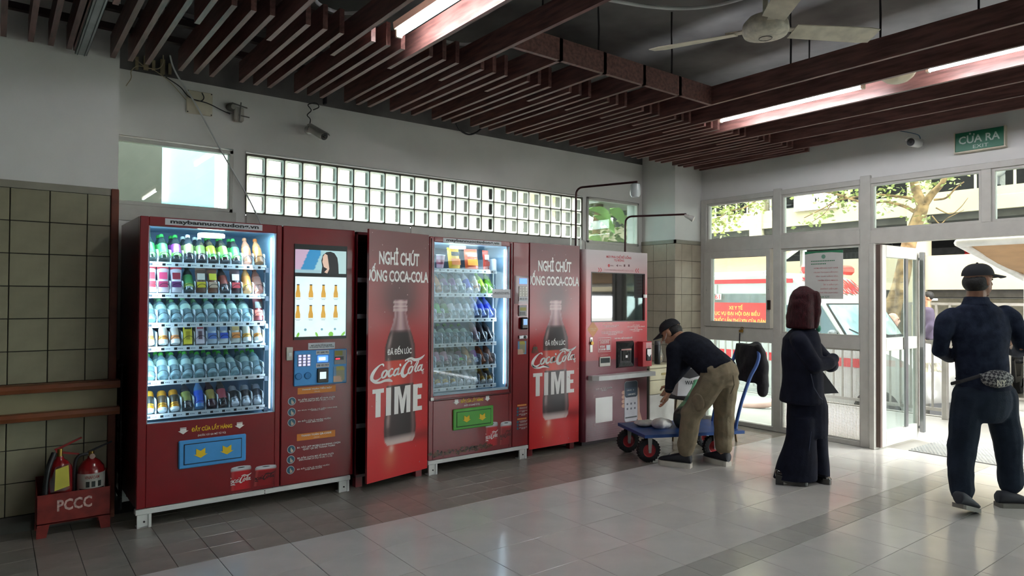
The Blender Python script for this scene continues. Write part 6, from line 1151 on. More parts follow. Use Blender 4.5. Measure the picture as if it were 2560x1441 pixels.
mb = MB(); _g(mb); o = mb.build('bag_film', gt, None, 60); tag(o, 'pale green translucent bag top being held open above the dark bag', 'bag')
# cream drawer unit
dx0, dx1, dy0, dy1 = 5.535, 5.95, 4.80, 5.08; dc = thing('drawer_unit', 'cream plastic drawer unit with two small drawers and a white door by the pier', 'cabinet', ((dx0 + dx1) / 2, 4.94, 0)); crm = mat('drawer_cream', 'c9c2a2', .4, var=.04); wdr = mat('drawer_white', 'cbc9c2', .4)
box('carcass', mat('drawer_grey', '6a665c', .5), dc, dx0, dx1, dy0 + .012, dy1, 0, .70, b=.004); box('top', crm, dc, dx0 - .005, dx1 + .005, dy0 - .005, dy1, .70, .735, b=.006)
for z0, z1 in ((.575, .695), (.425, .57)): d = box('drawer', crm, dc, dx0 + .006, dx1 - .006, dy0, dy0 + .014, z0, z1, b=.003); box('pull', mat('pull_gold', 'a89a64', .4), d, (dx0 + dx1) / 2 - .02, (dx0 + dx1) / 2 + .12, dy0 - .006, dy0, (z0 + z1) / 2 - .012, (z0 + z1) / 2 + .012, b=.003)
box('cupboard_door', wdr, dc, dx0 + .006, dx1 - .006, dy0, dy0 + .014, .03, .42, b=.003)
_x, _y = 5.765, 4.89; fl = thing('flask', 'black insulated flask standing on the cream drawer unit', 'flask', (_x, _y, .735)); MB().lathe([(.03, 0), (.034, .004), (.034, .2), (.03, .212)], 20, (_x, _y, .735)).build('body', mat('flask_black', '1d1e20', .35), fl, 50); MB().lathe([(.031, .208), (.032, .212), (.032, .25), (.028, .254)], 20, (_x, _y, .735)).build('lid', mat('flask_grey', '4a4b4e', .35), fl, 50); MB().tube([(_x + .02, _y - .02, .735 + .245), (_x + .045, _y - .02, .735 + .25), (_x + .048, _y - .02, .735 + .22)], .003, 6).build('loop', mat('loop_red', '9a3a34', .5), fl)
clb = glass_mat('clear_bag', 'f0ead8', .6, .2, .05, haze=.2)
for nm, c, r, lb, sd_ in (('food_bag', (5.64, 4.97, .735), (.05, .05, .075), 'clear plastic bag of yellowish food beside the flask, nearer the coffee machine', 4), ('food_bag', (5.88, 4.97, .735), (.05, .05, .09), 'knotted clear plastic bag to the right of the flask', 6)):
    t = Vector(c); o = blob(nm, clb, None, lambda mb: (mb.ell(t + Vector((0, 0, r[2] * .8)), *r), chain(mb, [t + Vector((0, 0, r[2] * 1.2)), t + Vector((.01, 0, r[2] * 2.1))], [.02, .025])), .008, 2, .006, 60, seed=sd_, loc=c); tag(o, lb, 'bag'); blob('contents', mat('bread_tan', 'b98f4c', .7), o, lambda mb: mb.ell(t + Vector((0, 0, r[2] * .6)), r[0] * .7, r[1] * .7, r[2] * .5), .01, 2)
# folding chair with a bag behind the trolley
ch = thing('metal_chair', 'bronze tube chair behind the trolley, mostly hidden by the bending man', 'chair', (5.75, 4.27, 0)); bz = mat('chair_bronze', '6f5f48', .35, .7)
for (x, y, tx, ty) in ((6.02, 4.07, 5.97, 4.1), (5.49, 4.45, 5.53, 4.44), (5.80, 3.98, 5.78, 4.08), (5.9, 4.55, 5.88, 4.52)): MB().tube([(x, y, 0), (tx, ty, .43)], .013, 10).build('leg', bz, ch, 60)
box('seat', mat('seat_dark', '26262a', .6), ch, 5.47, 5.98, 4.06, 4.56, .43, .47, b=.02); MB().tube(spline([(5.97, 4.1, .43), (6.0, 4.12, .62), (5.99, 4.2, .74), (5.93, 4.42, .75), (5.9, 4.53, .62), (5.88, 4.52, .43)], 4), .013, 10).build('backrest', bz, ch, 60)
bgp = thing('shopping_bag', 'white printed shopping bag sitting on the chair beyond the trolley', 'bag', (5.56, 4.40, .47)); F = fr_gen((5.47, 4.38, .47), (.9, -.43, 0), (.08, .05, 1)); P = [(0, 0), (.26, 0), (.24, .27), (.02, .27)]
MB().prism(P, F, -.12, 0).build('sack', mat('sack_white', 'c6c6c4', .6, var=.04), bgp); text(bgp, 'WAY', ink_k, F, (.08, .11, .2, .15), .002, bold=.02); MB().prism([(.0, .2), (.13, .17), (.26, .2), (.24, .27), (.02, .27)], F, .001, .003).build('bag_print', mat('ink_bag_black', '2a2a2c', .6), bgp)
MB().tube(spline([F(.06, .26, -.03), F(.07, .36, -.03), F(.15, .38, -.03), F(.18, .26, -.03)], 5), .008, 6).build('strap', mat('strap_grey', 'a8aeb0', .6), bgp, 60)
o = MB().tube([(XR - .06, 4.535, 1.06), (XR - .065, 4.535, .98), (XR - .06, 4.54, .92), (XR - .065, 4.53, .86)], .006, 6).build('key_strap', dcab, None, 60); tag(o, 'black strap with keys hanging from the padlock below the hatch window', 'strap')
# ================================================================ people
skin = mat('skin', 'b98a6c', .5, var=.05, vscale=40, bump=.05, bscale=200); V3 = lambda *a: Vector(a)
def frame_of(f):
    f = Vector(f).normalized(); up = Vector((0, 0, 1)); r = f.cross(up).normalized(); return f, r, r.cross(f)
def head(mb, c, f, k=1.0):
    """skull, jaw, nose, ears, lips; c centre, f facing"""
    c = Vector(c); f, r, u = frame_of(f); M = Matrix((r, f, u)).transposed()
    mb.ell(c + u * .02 * k - f * .008, .074 * k, .093 * k, .098 * k, 18, 12, M); mb.ell(c - u * .045 * k + f * .022 * k, .058 * k, .066 * k, .068 * k, 16, 10, M); mb.ell(c - u * .098 * k + f * .055 * k, .026 * k, .022 * k, .018 * k, 12, 8, M)
    cap_(mb, c + u * .012 * k + f * .082 * k, c - u * .028 * k + f * .104 * k, .009 * k, .014 * k, 10); mb.ell(c - u * .06 * k + f * .083 * k, .022 * k, .012 * k, .012 * k, 12, 8, M); mb.ell(c + u * .03 * k + f * .078 * k, .05 * k, .016 * k, .012 * k, 12, 8, M)
    for s_ in (-1, 1): mb.ell(c + r * s_ * .076 * k - f * .006 - u * .008, .011 * k, .022 * k, .034 * k, 10, 8, M)
def eyes(parent, c, f, k=1.0):
    c = Vector(c); f, r, u = frame_of(f); mb = MB()
    for s_ in (-1, 1): mb.ell(c + r * s_ * .031 * k + f * .079 * k + u * .006, .012 * k, .008, .007 * k, 10, 8)
    return mb.build('eyes', mat('eye_dark', '241c18', .2), parent, 60)
def hand(mb, w, d, side, curl=.6, k=1.0, spread=.018):
    """palm, four jointed fingers of unequal length and a thumb leaving the side of the palm"""
    w, d = Vector(w), Vector(d).normalized(); s = Vector(side); s = (s - d * s.dot(d)).normalized(); n = d.cross(s)
    for i in range(4): t = (i - 1.5) * spread * k; cap_(mb, w + d * .02 * k + s * t * .7, w + d * .085 * k + s * t, .013 * k, .0115 * k, 10)
    for i, L in enumerate((.066, .078, .072, .055)):
        t = (i - 1.5) * spread * k * 1.15; p = w + d * .09 * k + s * t; a = curl * (.5 + .15 * i); q = p; dr = d
        for j in range(3):
            dr = (Matrix.Rotation(a * .8, 3, s) @ dr).normalized(); e = q + dr * L * k * (.45, .32, .24)[j]; cap_(mb, q, e, (.0095 - .0007 * j) * k, (.0088 - .0008 * j) * k, 8); q = e
    p = w + d * .035 * k - s * .030 * k; e = p - s * .026 * k + d * .028 * k - n * .012; g = e + d * .032 * k - n * .01; cap_(mb, p, e, .013 * k, .011 * k, 8); cap_(mb, e, g, .0105 * k, .009 * k, 8)
def shoe(parent, heel, toe, z, m_up, m_sole, wid=.046, h=.075, nm='shoe', pitch=0, heelblock=0, low=False, sole=.022):
    H, T = Vector((heel[0], heel[1], 0)), Vector((toe[0], toe[1], 0)); f = (T - H).normalized(); r = Vector((f.y, -f.x, 0)); L = (T - H).length; u = Vector((0, 0, 1))
    def P(s_, q, zz):
        b = H + f * (s_ * L) + r * q; zz2 = zz + z + pitch * (1 - s_) * L; return (b.x, b.y, zz2)
    prof = [(0, .62), (.06, .82), (.25, .86), (.5, .88), (.72, 1.0), (.88, .86), (.97, .55), (1, .25)]; hz = [(0, .82), (.06, 1.0), (.25, 1.0), (.5, .82), (.72, .56), (.88, .42), (.97, .3), (1, .15)]
    if low: hz = [(s_, a * (.72 if s_ > .3 else .9)) for s_, a in hz]
    rings = []; n = 14; zs = sole + (heelblock * .35 if heelblock else 0)
    for (s_, w_), (_, hh) in zip(prof, hz):
        rg = []
        for k in range(n):
            a = 2 * math.pi * k / n; q = math.cos(a) * wid * w_; zz = zs + (hh * h) * (.5 + .5 * math.sin(a)) ** (.8); lift = heelblock * max(0, 1 - s_ / .6) * .55 if heelblock else 0; rg.append(P(s_, q, zz + lift))
        rings.append(rg)
    up = MB().ring_loft(rings).build(nm, m_up, parent, 60); mb = MB(); P2 = [(s_, w_ * 1.06) for s_, w_ in prof]; t0 = .0; R2 = []
    for zz in (t0, zs + .008):
        out = [P(s_, w_ * wid, zz + (heelblock * max(0, 1 - s_ / .6) * .9 if heelblock else 0)) for s_, w_ in P2] + [P(s_, -w_ * wid, zz + (heelblock * max(0, 1 - s_ / .6) * .9 if heelblock else 0)) for s_, w_ in reversed(P2)]; R2.append(out)
    mb.ring_loft(R2); sl = mb.build('sole', m_sole, up, 30)
    if heelblock: MB().add([P(s_, q, zz) for zz in (0, heelblock + .012) for s_, q in ((0, -wid * .7), (.24, -wid * .75), (.24, wid * .75), (0, wid * .7))], [(3, 2, 1, 0), (4, 5, 6, 7), (0, 1, 5, 4), (1, 2, 6, 5), (2, 3, 7, 6), (3, 0, 4, 7)]).build('heel', m_up, up)
    return up
def torso(mb, rings): eloft(mb, rings, 20)
# ---- man bending over the trolley
pa = thing('person', 'man in black sweater, khaki trousers and black cap bending over the blue trolley', 'person', (4.9, 3.65, 0))
pel = V3(4.93, 3.50, .80); che = V3(4.90, 3.72, 1.0); nek = V3(4.885, 3.86, 1.095); hd = V3(4.875, 3.975, 1.145); hf = V3(-.25, .85, -.5)
shL, elL, wrL = V3(4.715, 3.80, 1.0), V3(4.665, 3.79, .79), V3(4.665, 3.83, .64); shR, elR, wrR = V3(5.08, 3.82, 1.0), V3(5.07, 3.99, .82), V3(4.98, 4.06, .66)
hpL, knL, anL = V3(4.84, 3.50, .76), V3(4.745, 3.655, .46), V3(4.735, 3.70, .09); hpR, knR, anR = V3(5.02, 3.50, .76), V3(5.075, 3.56, .45), V3(5.07, 3.555, .09)
def bodyA(mb):
    chain(mb, [pel, (pel + che) / 2, che], [.1, .095, .105]); cap_(mb, shL + V3(0, 0, -.02), shR + V3(0, 0, -.02), .045, .045); chain(mb, [che, nek, hd], [.09, .055, .05]); head(mb, hd, hf)
    for a, b, c in ((shL, elL, wrL), (shR, elR, wrR)): chain(mb, [a, b, c], [.05, .04, .027])
    for a, b, c in ((hpL, knL, anL), (hpR, knR, anR)): chain(mb, [a, b, c], [.085, .058, .04])
    hand(mb, wrL, V3(.02, .35, -.9), V3(.9, .3, .1), .55); hand(mb, wrR, V3(-.3, .3, -.9), V3(.7, -.5, 0), .9)
blob('body', skin, pa, bodyA, .0055, 3); eyes(pa, hd, hf)
sw = mat('sweater_black', '1a1d26', .9, spec=.15, var=.12, vscale=30, bump=.25, bscale=90); kh = mat('khaki', '857a64', .85, spec=.15, var=.08, vscale=14, bump=.2, bscale=120)
def swA(mb):
    torso(mb, [(pel + V3(0, -.02, .02), V3(.175, 0, 0), V3(0, -.085, .105)), (pel + V3(-.005, .05, .07), V3(.18, 0, 0), V3(0, -.09, .10)), ((pel + che) / 2 + V3(0, 0, .02), V3(.178, 0, 0), V3(0, -.085, .10)), (che, V3(.195, 0, 0), V3(0, -.09, .10)), (che + V3(-.005, .09, .05), V3(.2, 0, 0), V3(0, -.07, .085)), (nek + V3(0, -.01, .0), V3(.11, 0, 0), V3(0, -.055, .06)), (nek + V3(0, .02, .012), V3(.065, 0, 0), V3(0, -.045, .045))])
    chain(mb, [V3(4.76, 3.80, 1.02), shL, (shL + elL) / 2, elL, wrL + (elL - wrL) * .12], [.07, .078, .066, .058, .042]); chain(mb, [V3(5.02, 3.82, 1.02), shR, elR, wrR + (elR - wrR) * .12], [.07, .075, .056, .042])
blob('sweater', sw, pa, swA, .009, 4, .0045, 26, seed=3)
def trA(mb):
    torso(mb, [(pel + V3(0, .07, .075), V3(.165, 0, 0), V3(0, -.085, .095)), (pel + V3(0, 0, .02), V3(.182, 0, 0), V3(0, -.095, .105)), (pel + V3(0, -.03, -.05), V3(.185, 0, 0), V3(0, -.11, .08)), (pel + V3(0, -.01, -.12), V3(.165, 0, 0), V3(0, -.10, .04))])
    chain(mb, [hpL, (hpL + knL) / 2, knL, (knL + anL) / 2, anL + V3(0, 0, .10), anL + V3(0, 0, .075)], [.112, .1, .09, .083, .078, .074]); chain(mb, [hpR, (hpR + knR) / 2, knR, (knR + anR) / 2, anR + V3(0, 0, .10), anR + V3(0, 0, .075)], [.112, .1, .088, .08, .076, .072])
tro = blob('trousers', kh, pa, trA, .008, 3, .0042, 36, seed=5)
def pk(mb): mb.ell((knL + hpL) / 2 + V3(-.095, -.03, -.03), .014, .07, .08, 12, 8)
blob('cargo_pocket', kh, tro, pk, .01, 2, .003, 30); MB().tube([pel + V3(.0, -.098, .07), pel + V3(0, -.135, .0), pel + V3(0, -.145, -.07), pel + V3(0, -.11, -.15)], .004, 5).build('seat_seam', mat('khaki_seam', '6b614e', .85), tro, 60)
capm = mat('cap_black', '17181c', .8, bump=.2, bscale=150)
def cap_piece(parent, c, f, k=1.0, m=capm, back=False):
    c = Vector(c); f, r, u = frame_of(f); M = Matrix((r, f, u)).transposed(); mb = MB(); n = 20; rings = []
    for i in range(8): t = math.pi / 2 * i / 7 * .98 + .02; rings.append([c + u * (.03 + .088 * math.sin(t)) * k + (r * math.cos(2 * math.pi * q / n) * .086 + f * math.sin(2 * math.pi * q / n) * .104) * math.cos(t) ** .75 * k - f * .006 for q in range(n)])
    cp = mb.ring_loft(rings).build('cap', m, parent, 60); mb = MB(); vs = []
    for d in (0, .006):
        for i in range(3):
            for q in range(9): a = R_(-62 + 124 * q / 8); rr = (.094 + .034 * i) * k; vs.append(c + u * (.034 - .010 * i - .012 * math.sin(a) ** 2 + d) * k + r * math.sin(a) * .088 * k * (1 - .04 * i) + f * (math.cos(a) * rr + .006 + .01 * i))
    fs = [(b + i * 9 + q, b + i * 9 + q + 1, b + (i + 1) * 9 + q + 1, b + (i + 1) * 9 + q) for b in (0, 27) for i in range(2) for q in range(8)] + [(18 + q, 19 + q, 46 + q, 45 + q) for q in range(8)] + [(q, q + 1, 28 + q, 27 + q) for q in range(8)] + [(0, 9, 36, 27), (9, 18, 45, 36), (8, 17, 44, 35), (17, 26, 53, 44)]
    mb.add(vs, fs).build('brim', m, cp, 40); MB().ell(c + u * .12 * k - f * .006, .008, .008, .005, 8, 6).build('button', m, cp); return cp
cap_piece(pa, hd, hf); hair_m = mat('hair_black', '15120f', .6, var=.2, vscale=80, bump=.4, bscale=150)
def hairA(mb): f, r, u = frame_of(hf); mb.ell(hd - f * .03 - u * .0, .0785, .078, .07, 16, 10, Matrix((r, f, u)).transposed())
blob('hair', hair_m, pa, hairA, .008, 2); f_, r_, u_ = frame_of(hf)
MB().tube(spline([hd - r_ * .08 - f_ * .005 + u_ * .02, hd - r_ * .073 + f_ * .04 - u_ * .03, hd - r_ * .05 + f_ * .085 - u_ * .045], 4), .0025, 6).build('mask_strap', mat('mask_white', 'd0d2d2', .7), pa)
MB().tube([wrL + (elL - wrL) * .13 + V3(.034 * math.cos(a), .034 * math.sin(a), 0) for a in [2 * math.pi * k / 16 for k in range(16)]], .006, 6, closed=True).build('watch', black_p, pa, 60)
snk = mat('sneaker_dark', '1f2229', .6, var=.1); snw = mat('sneaker_white', 'c4c0b4', .6)
s1 = shoe(pa, (4.752, 3.655), (4.648, 3.925), 0, snk, snw, .052, .09, sole=.034); MB().tube([V3(4.66, 3.80, .075), V3(4.70, 3.84, .088), V3(4.735, 3.86, .075)], .014, 8).build('toe_panel', snw, s1, 60); s2 = shoe(pa, (5.065, 3.50), (5.10, 3.775), 0, snk, snw, .052, .09, sole=.034)
# ---- woman in navy with crossed arms
pb = thing('person', 'woman with red-tinted bobbed hair in a navy suit standing with arms crossed', 'person', (5.06, 2.85, 0)); DB = 5.35
def B(px, py, d=0): return Vector(dp(px, py, DB + d))
rv, fv = Vector(_R), Vector((_F[0], _F[1], 0)).normalized(); rv.z = 0; rv.normalize()
def rb(px, py, su, sv, d=0, tw=0): c = B(px, py, d); u = (rv * math.cos(tw) + fv * math.sin(tw)); v = (fv * math.cos(tw) - rv * math.sin(tw)); return (c, u * su, v * sv)
hB, fB = B(2014, 759), V3(.93, -.33, -.04)
def bodyB(mb):
    head(mb, hB, fB, .93); cap_(mb, B(2010, 790), B(2006, 830), .05, .055); torso(mb, [rb(2008, 838, .08, .13), rb(2010, 880, .11, .13), rb(2010, 930, .10, .115), rb(2012, 990, .12, .14)])
    chain(mb, [B(1998, 850, -.13), B(2034, 915, -.17), B(2080, 905, -.02)], [.045, .04, .03]); chain(mb, [B(2024, 850, .14), B(2072, 915, .13), B(2062, 905, -.08)], [.045, .04, .028])
    for a, b, c in ((B(2012, 990, -.04), B(2003, 1100, -.04), B(1972, 1195, -.02)), (B(2022, 990, .07), B(2035, 1100, .08), B(2045, 1190, .09))): chain(mb, [a, b, c], [.06, .045, .03])
    hand(mb, B(2068, 905, -.10), rv * -.9 + V3(0, 0, -.1), V3(0, 0, 1), .5, .85)
blob('body', mat('skin_pale', 'c4977c', .5, var=.05, vscale=40), pb, bodyB, .006, 3); eyes(pb, hB, fB, .93)
nav = mat('navy_suit', '191c2a', .8, spec=.15, var=.1, vscale=14, bump=.15, bscale=140)
def jkB(mb):
    torso(mb, [rb(2010, 816, .06, .07), rb(2008, 828, .10, .13), rb(2002, 848, .13, .175), rb(2004, 885, .145, .175), rb(2006, 925, .145, .16), rb(2006, 965, .155, .172), rb(2005, 1003, .165, .185), rb(2005, 1006, .157, .177)])
    chain(mb, [B(1996, 848, -.10), B(2000, 858, -.15), B(2022, 890, -.18), B(2038, 915, -.18), B(2068, 908, -.10), B(2082, 898, .0)], [.065, .068, .062, .062, .054, .045]); chain(mb, [B(2024, 850, .13), B(2052, 885, .15), B(2078, 912, .12), B(2076, 915, -.02)], [.06, .06, .06, .048])
blob('jacket', nav, pb, jkB, .009, 3, .0045, 24, seed=8)
F = fr_gen(B(2058, 985, .02), (rv * .92 + fv * .3), V3(0, 0, 1)); MB().prism([(0, .17), (.045, .12), (.155, .0), (.03, -.0), (-.01, .0)], F, -.006, .006).build('jacket_flap', mat('navy_dark', '14161f', .85), pb)
F = fr_gen(B(2030, 1000, -.165), (rv * .9 + fv * .3), V3(0, 0, 1)); MB().tube([F(-.03, .2, .02), F(-.01, .1, .03), F(.05, .02, .03), F(.09, .0, .02)], .003, 5).build('hem_edge', mat('navy_light', '3a4054', .7), pb, 60)
MB().ell(B(2046, 822, -.02), .02, .02, .028, 10, 8).build('collar_scarf', mat('scarf_green', '4fa884', .7), pb, 60)
def trB(mb):
    torso(mb, [rb(2012, 985, .14, .155), rb(2016, 1010, .15, .16), rb(2019, 1050, .155, .15), rb(2019, 1090, .15, .14)])
    eloft(mb, [rb(2008, 1040, .11, .115, -.05), rb(2003, 1090, .115, .11, -.05), rb(1996, 1140, .14, .115, -.04), rb(1989, 1185, .165, .12, -.03), rb(1987, 1199, .17, .122, -.03)], 22); eloft(mb, [rb(2033, 1040, .095, .1, .07), rb(2040, 1090, .09, .095, .08), rb(2044, 1140, .08, .1, .08), rb(2046, 1190, .078, .105, .08)], 22)
trb = blob('trousers', nav, pb, trB, .009, 3, .004, 18, seed=4); MB().tube([B(2028, 1080, -.16), B(2022, 1130, -.15), B(2013, 1195, -.14)], .0025, 5).build('crease', mat('navy_crease', '2f3a55', .7), trb, 60)
hrm = mat('hair_wine', '3c1218', .6, spec=.2, var=.3, vscale=60, bump=.35, bscale=120, stretch=(3, 3, .4))
def hrB(mb):
    f, r, u = frame_of(fB); M = Matrix((r, f, u)).transposed(); mb.ell(hB + u * .035 - f * .022, .098, .105, .102, 20, 12, M); eloft(mb, [(hB + u * .05 - f * .03, r * .09, f * .09), (hB - f * .038, r * .106, f * .094), (hB - u * .08 - f * .045, r * .114, f * .098), (hB - u * .15 - f * .045, r * .118, f * .10), (hB - u * .195 - f * .045, r * .116, f * .098), (hB - u * .205 - f * .045, r * .10, f * .085)], 22)
    for s_ in (-1, 1): chain(mb, [hB + r * s_ * .07 + f * .03 + u * .06, hB + r * s_ * .08 + f * .035, hB + r * s_ * .085 + f * .03 - u * .08, hB + r * s_ * .085 + f * .02 - u * .17], [.04, .035, .035, .03])
blob('hair', hrm, pb, hrB, .007, 3, .003, 60, seed=6)
pat = mat('patent_black', '0d0d10', .08, coat=1); g1, g2 = onz(1938, 1210, 0), onz(2020, 1216, 0); g3, g4 = onz(2012, 1196, 0), onz(2076, 1213, 0)
shoe(pb, g1[:2], g2[:2], 0, pat, pat, .04, .062, heelblock=.045, low=True); shoe(pb, g3[:2], g4[:2], 0, pat, pat, .04, .062, heelblock=.045, low=True)
# ---- man walking out
pc = thing('person', 'man in dark camouflage shirt and cap with a checked waist bag walking out the door', 'person', (5.5, 1.76, 0)); DC = 4.74
def Cc(px, py, d=0): return Vector(dp(px, py, DC + d))
def rc(px, py, su, sv, d=0): return (Cc(px, py, d), rv * su, fv * sv)
hC, fC = Cc(2447, 702), V3(.95, -.42, .03)
def bodyC(mb):
    head(mb, hC, fC, 1.0); cap_(mb, Cc(2441, 725), Cc(2440, 765), .058, .065); torso(mb, [rc(2442, 775, .15, .07), rc(2445, 830, .16, .10), rc(2452, 900, .13, .09), rc(2458, 985, .16, .11)])
    chain(mb, [Cc(2372, 795), Cc(2348, 875, .02), Cc(2400, 890, .25)], [.05, .042, .03]); chain(mb, [Cc(2522, 785), Cc(2556, 865, .0), Cc(2530, 875, .28)], [.05, .042, .03])
    for a, b, c in ((Cc(2425, 985), Cc(2405, 1110, .02), Cc(2405, 1245, -.02)), (Cc(2495, 985, .02), Cc(2520, 1100, .03), Cc(2522, 1225, .04))): chain(mb, [a, b, c], [.085, .06, .042])
    hand(mb, Cc(2400, 890, .25), V3(.8, -.3, .2), V3(0, 0, 1), .7); hand(mb, Cc(2530, 875, .28), V3(.8, .2, .2), V3(0, 0, 1), .7)
blob('body', mat('skin_tan', '8a6149', .5, var=.05, vscale=40), pc, bodyC, .006, 3); eyes(pc, hC, fC)
cam_m = mat('camouflage', '171d2c', .85, spec=.15, vscale=18, col2='262e40', bump=.15, bscale=120); trs = mat('slate_trousers', '222b38', .8, spec=.15, var=.12, vscale=10, bump=.2, bscale=110)
def shC(mb):
    torso(mb, [rc(2441, 750, .07, .06), rc(2441, 760, .10, .075), rc(2443, 772, .165, .085), rc(2446, 790, .215, .10), rc(2448, 830, .205, .122), rc(2452, 880, .178, .118), rc(2457, 930, .172, .115), rc(2460, 965, .18, .12), rc(2462, 985, .175, .118)])
    chain(mb, [Cc(2383, 790), Cc(2368, 803), Cc(2355, 840, -.01), Cc(2350, 876, .02), Cc(2375, 893, .14), Cc(2400, 892, .24)], [.065, .066, .058, .054, .046, .038]); chain(mb, [Cc(2512, 785), Cc(2527, 797), Cc(2547, 830, -.01), Cc(2560, 866, .01), Cc(2548, 878, .15), Cc(2530, 876, .26)], [.065, .066, .058, .054, .046, .038])
shirt = blob('shirt', cam_m, pc, shC, .009, 3, .005, 22, seed=12)
blob('collar', cam_m, shirt, lambda mb: eloft(mb, [rc(2441, 742, .076, .066), rc(2441, 752, .085, .072), rc(2441, 764, .10, .085)], 18), .008, 2)
def trC(mb):
    torso(mb, [rc(2462, 968, .165, .115), rc(2462, 990, .185, .13), rc(2462, 1015, .187, .13), rc(2461, 1040, .165, .115), rc(2460, 1055, .12, .09)])
    chain(mb, [Cc(2424, 990), Cc(2414, 1050, .01), Cc(2405, 1115, .02), Cc(2402, 1170, .0), Cc(2404, 1222, -.02), Cc(2404, 1232, -.02)], [.108, .1, .09, .083, .08, .07]); chain(mb, [Cc(2498, 990, .01), Cc(2508, 1050, .02), Cc(2520, 1105, .03), Cc(2524, 1160, .04), Cc(2526, 1205, .04), Cc(2525, 1213, .04)], [.108, .1, .088, .08, .078, .068])
blob('trousers', trs, pc, trC, .008, 3, .003, 30, seed=9)
cap_piece(pc, hC + V3(0, 0, .004), V3(.85, -.62, .05), 1.0, mat('cap_charcoal', '1b1c21', .85)); blob('hair', hair_m, pc, lambda mb: mb.ell(hC - Vector(fC).normalized() * .028 + V3(0, 0, -.012), .082, .084, .075), .008, 2)
# waist bag
wbg = thing('waist_bag', 'small checked waist bag worn on the back of the man walking out', 'bag', tuple(Cc(2493, 945, -.15))); 
chk = bpy.data.materials.new('checked_canvas'); chk.use_nodes = True; N = chk.node_tree.nodes; L = chk.node_tree.links; cn = N.new('ShaderNodeTexChecker'); cn.inputs['Scale'].default_value = 55; cn.inputs[1].default_value = (*lin('8a8a86'), 1); cn.inputs[2].default_value = (*lin('25262c'), 1); tcn = N.new('ShaderNodeTexCoord'); mpn = N.new('ShaderNodeMapping'); mpn.inputs['Rotation'].default_value = (.5, .4, .655 + .4); L.new(tcn.outputs['Object'], mpn.inputs[0]); L.new(mpn.outputs[0], cn.inputs[0]); L.new(cn.outputs[0], N['Principled BSDF'].inputs['Base Color']); N['Principled BSDF'].inputs['Roughness'].default_value = .7
blob('pouch', chk, wbg, lambda mb: eloft(mb, [rc(2452, 935, .02, .02, -.125), rc(2462, 940, .03, .03, -.135), rc(2493, 945, .07, .045, -.15), rc(2520, 947, .03, .03, -.14), rc(2532, 948, .02, .02, -.125)], 14) and mb.ell(Cc(2493, 948, -.15), .11, .05, .062, 16, 10, Matrix((rv, fv, V3(0, 0, 1))).transposed()), .007, 2); Fw = fr_gen(Cc(2500, 958, -.215), tuple(rv), (0, 0, 1)); text(wbg, 'NY', mat('ink_monogram', 'c9c6b4', .5), Fw, (-.028, -.022, .035, .022), .012, bold=.02)
MB().tube([Cc(2378, 960, -.0), Cc(2400, 955, -.11), Cc(2450, 940, -.135)], .012, 6, sq=.4).build('belt', mat('belt_black', '15151a', .7), wbg, 60)
shd = mat('shoe_charcoal', '2c2f36', .7, var=.1); shs = mat('shoe_sole', '77746c', .6)
a, b_ = onz(2398, 1296, 0), onz(2408, 1262, 0); shoe(pc, (a[0] - .02, a[1]), (a[0] + .235, a[1] - .02), .0, shd, shs, .05, .09, pitch=.28); a, b_ = Cc(2500, 1258, .0), Cc(2556, 1250, .05); shoe(pc, (5.62, 1.70), (5.83, 1.53), 0, shd, shs, .05, .09)
# ================================================================ outside
def outbox(name, m, label, *a, b=0): o = MB().box(*a, b=b).build(name, m); o['kind'] = 'structure'; tag(o, label); return o
conc = mat('road', '8d8a82', .8, var=.06, vscale=1.5, bump=.1, bscale=30); pav = mat('pavement', '96948e', .3, var=.04, vscale=3); beige = mat('beige_wall', 'b8ae94', .8, var=.04, vscale=1.2); dkdeck = mat('deck_dark', '4b4a48', .9, var=.1)
outbox('ground', conc, 'pale concrete yard beyond the railing', -30, 60, -40, 60, -.75, -.5)
outbox('wall_outside', beige, 'unseen upper hospital wall added above the entrance to block the sky', XR + .2, XR + .5, -14, 22, 3.75, 13)  # out of view; added to cut the sky light reaching the yard
outbox('canopy', mat('soffit', 'b5b4ae', .7), 'pale concrete canopy over the entrance outside', XR + .2, 8.0, -10, 12, 2.86, 3.02)
outbox('pavement', pav, 'pale pavement outside the entrance', XR + .18, 9.4, -8, 12, -.5, -.012)
# metal foot mat
mt = thing('floor_mat', 'grey ribbed metal foot mat outside the open door', 'mat', (7.45, 2.2, 0)); mm = mat('mat_steel', '9b9c9a', .4, .5); box('plate', mm, mt, 7.06, 7.85, .9, 2.86, -.012, -.004); _m = MB()
for i in range(24):
    for j in range(60): x, y = 7.08 + .032 * i, .92 + .0325 * j + (.016 if i % 2 else 0); _m.add([(x, y - .005, -.004), (x + .02, y - .005, -.004), (x + .02, y + .008, -.004), (x, y + .008, -.004), (x + .01, y + .001, .004)], [(0, 1, 4), (1, 2, 4), (2, 3, 4), (3, 0, 4)])
o = _m.build('studs', mm, mt, recalc=False); o['kind'] = 'stuff'
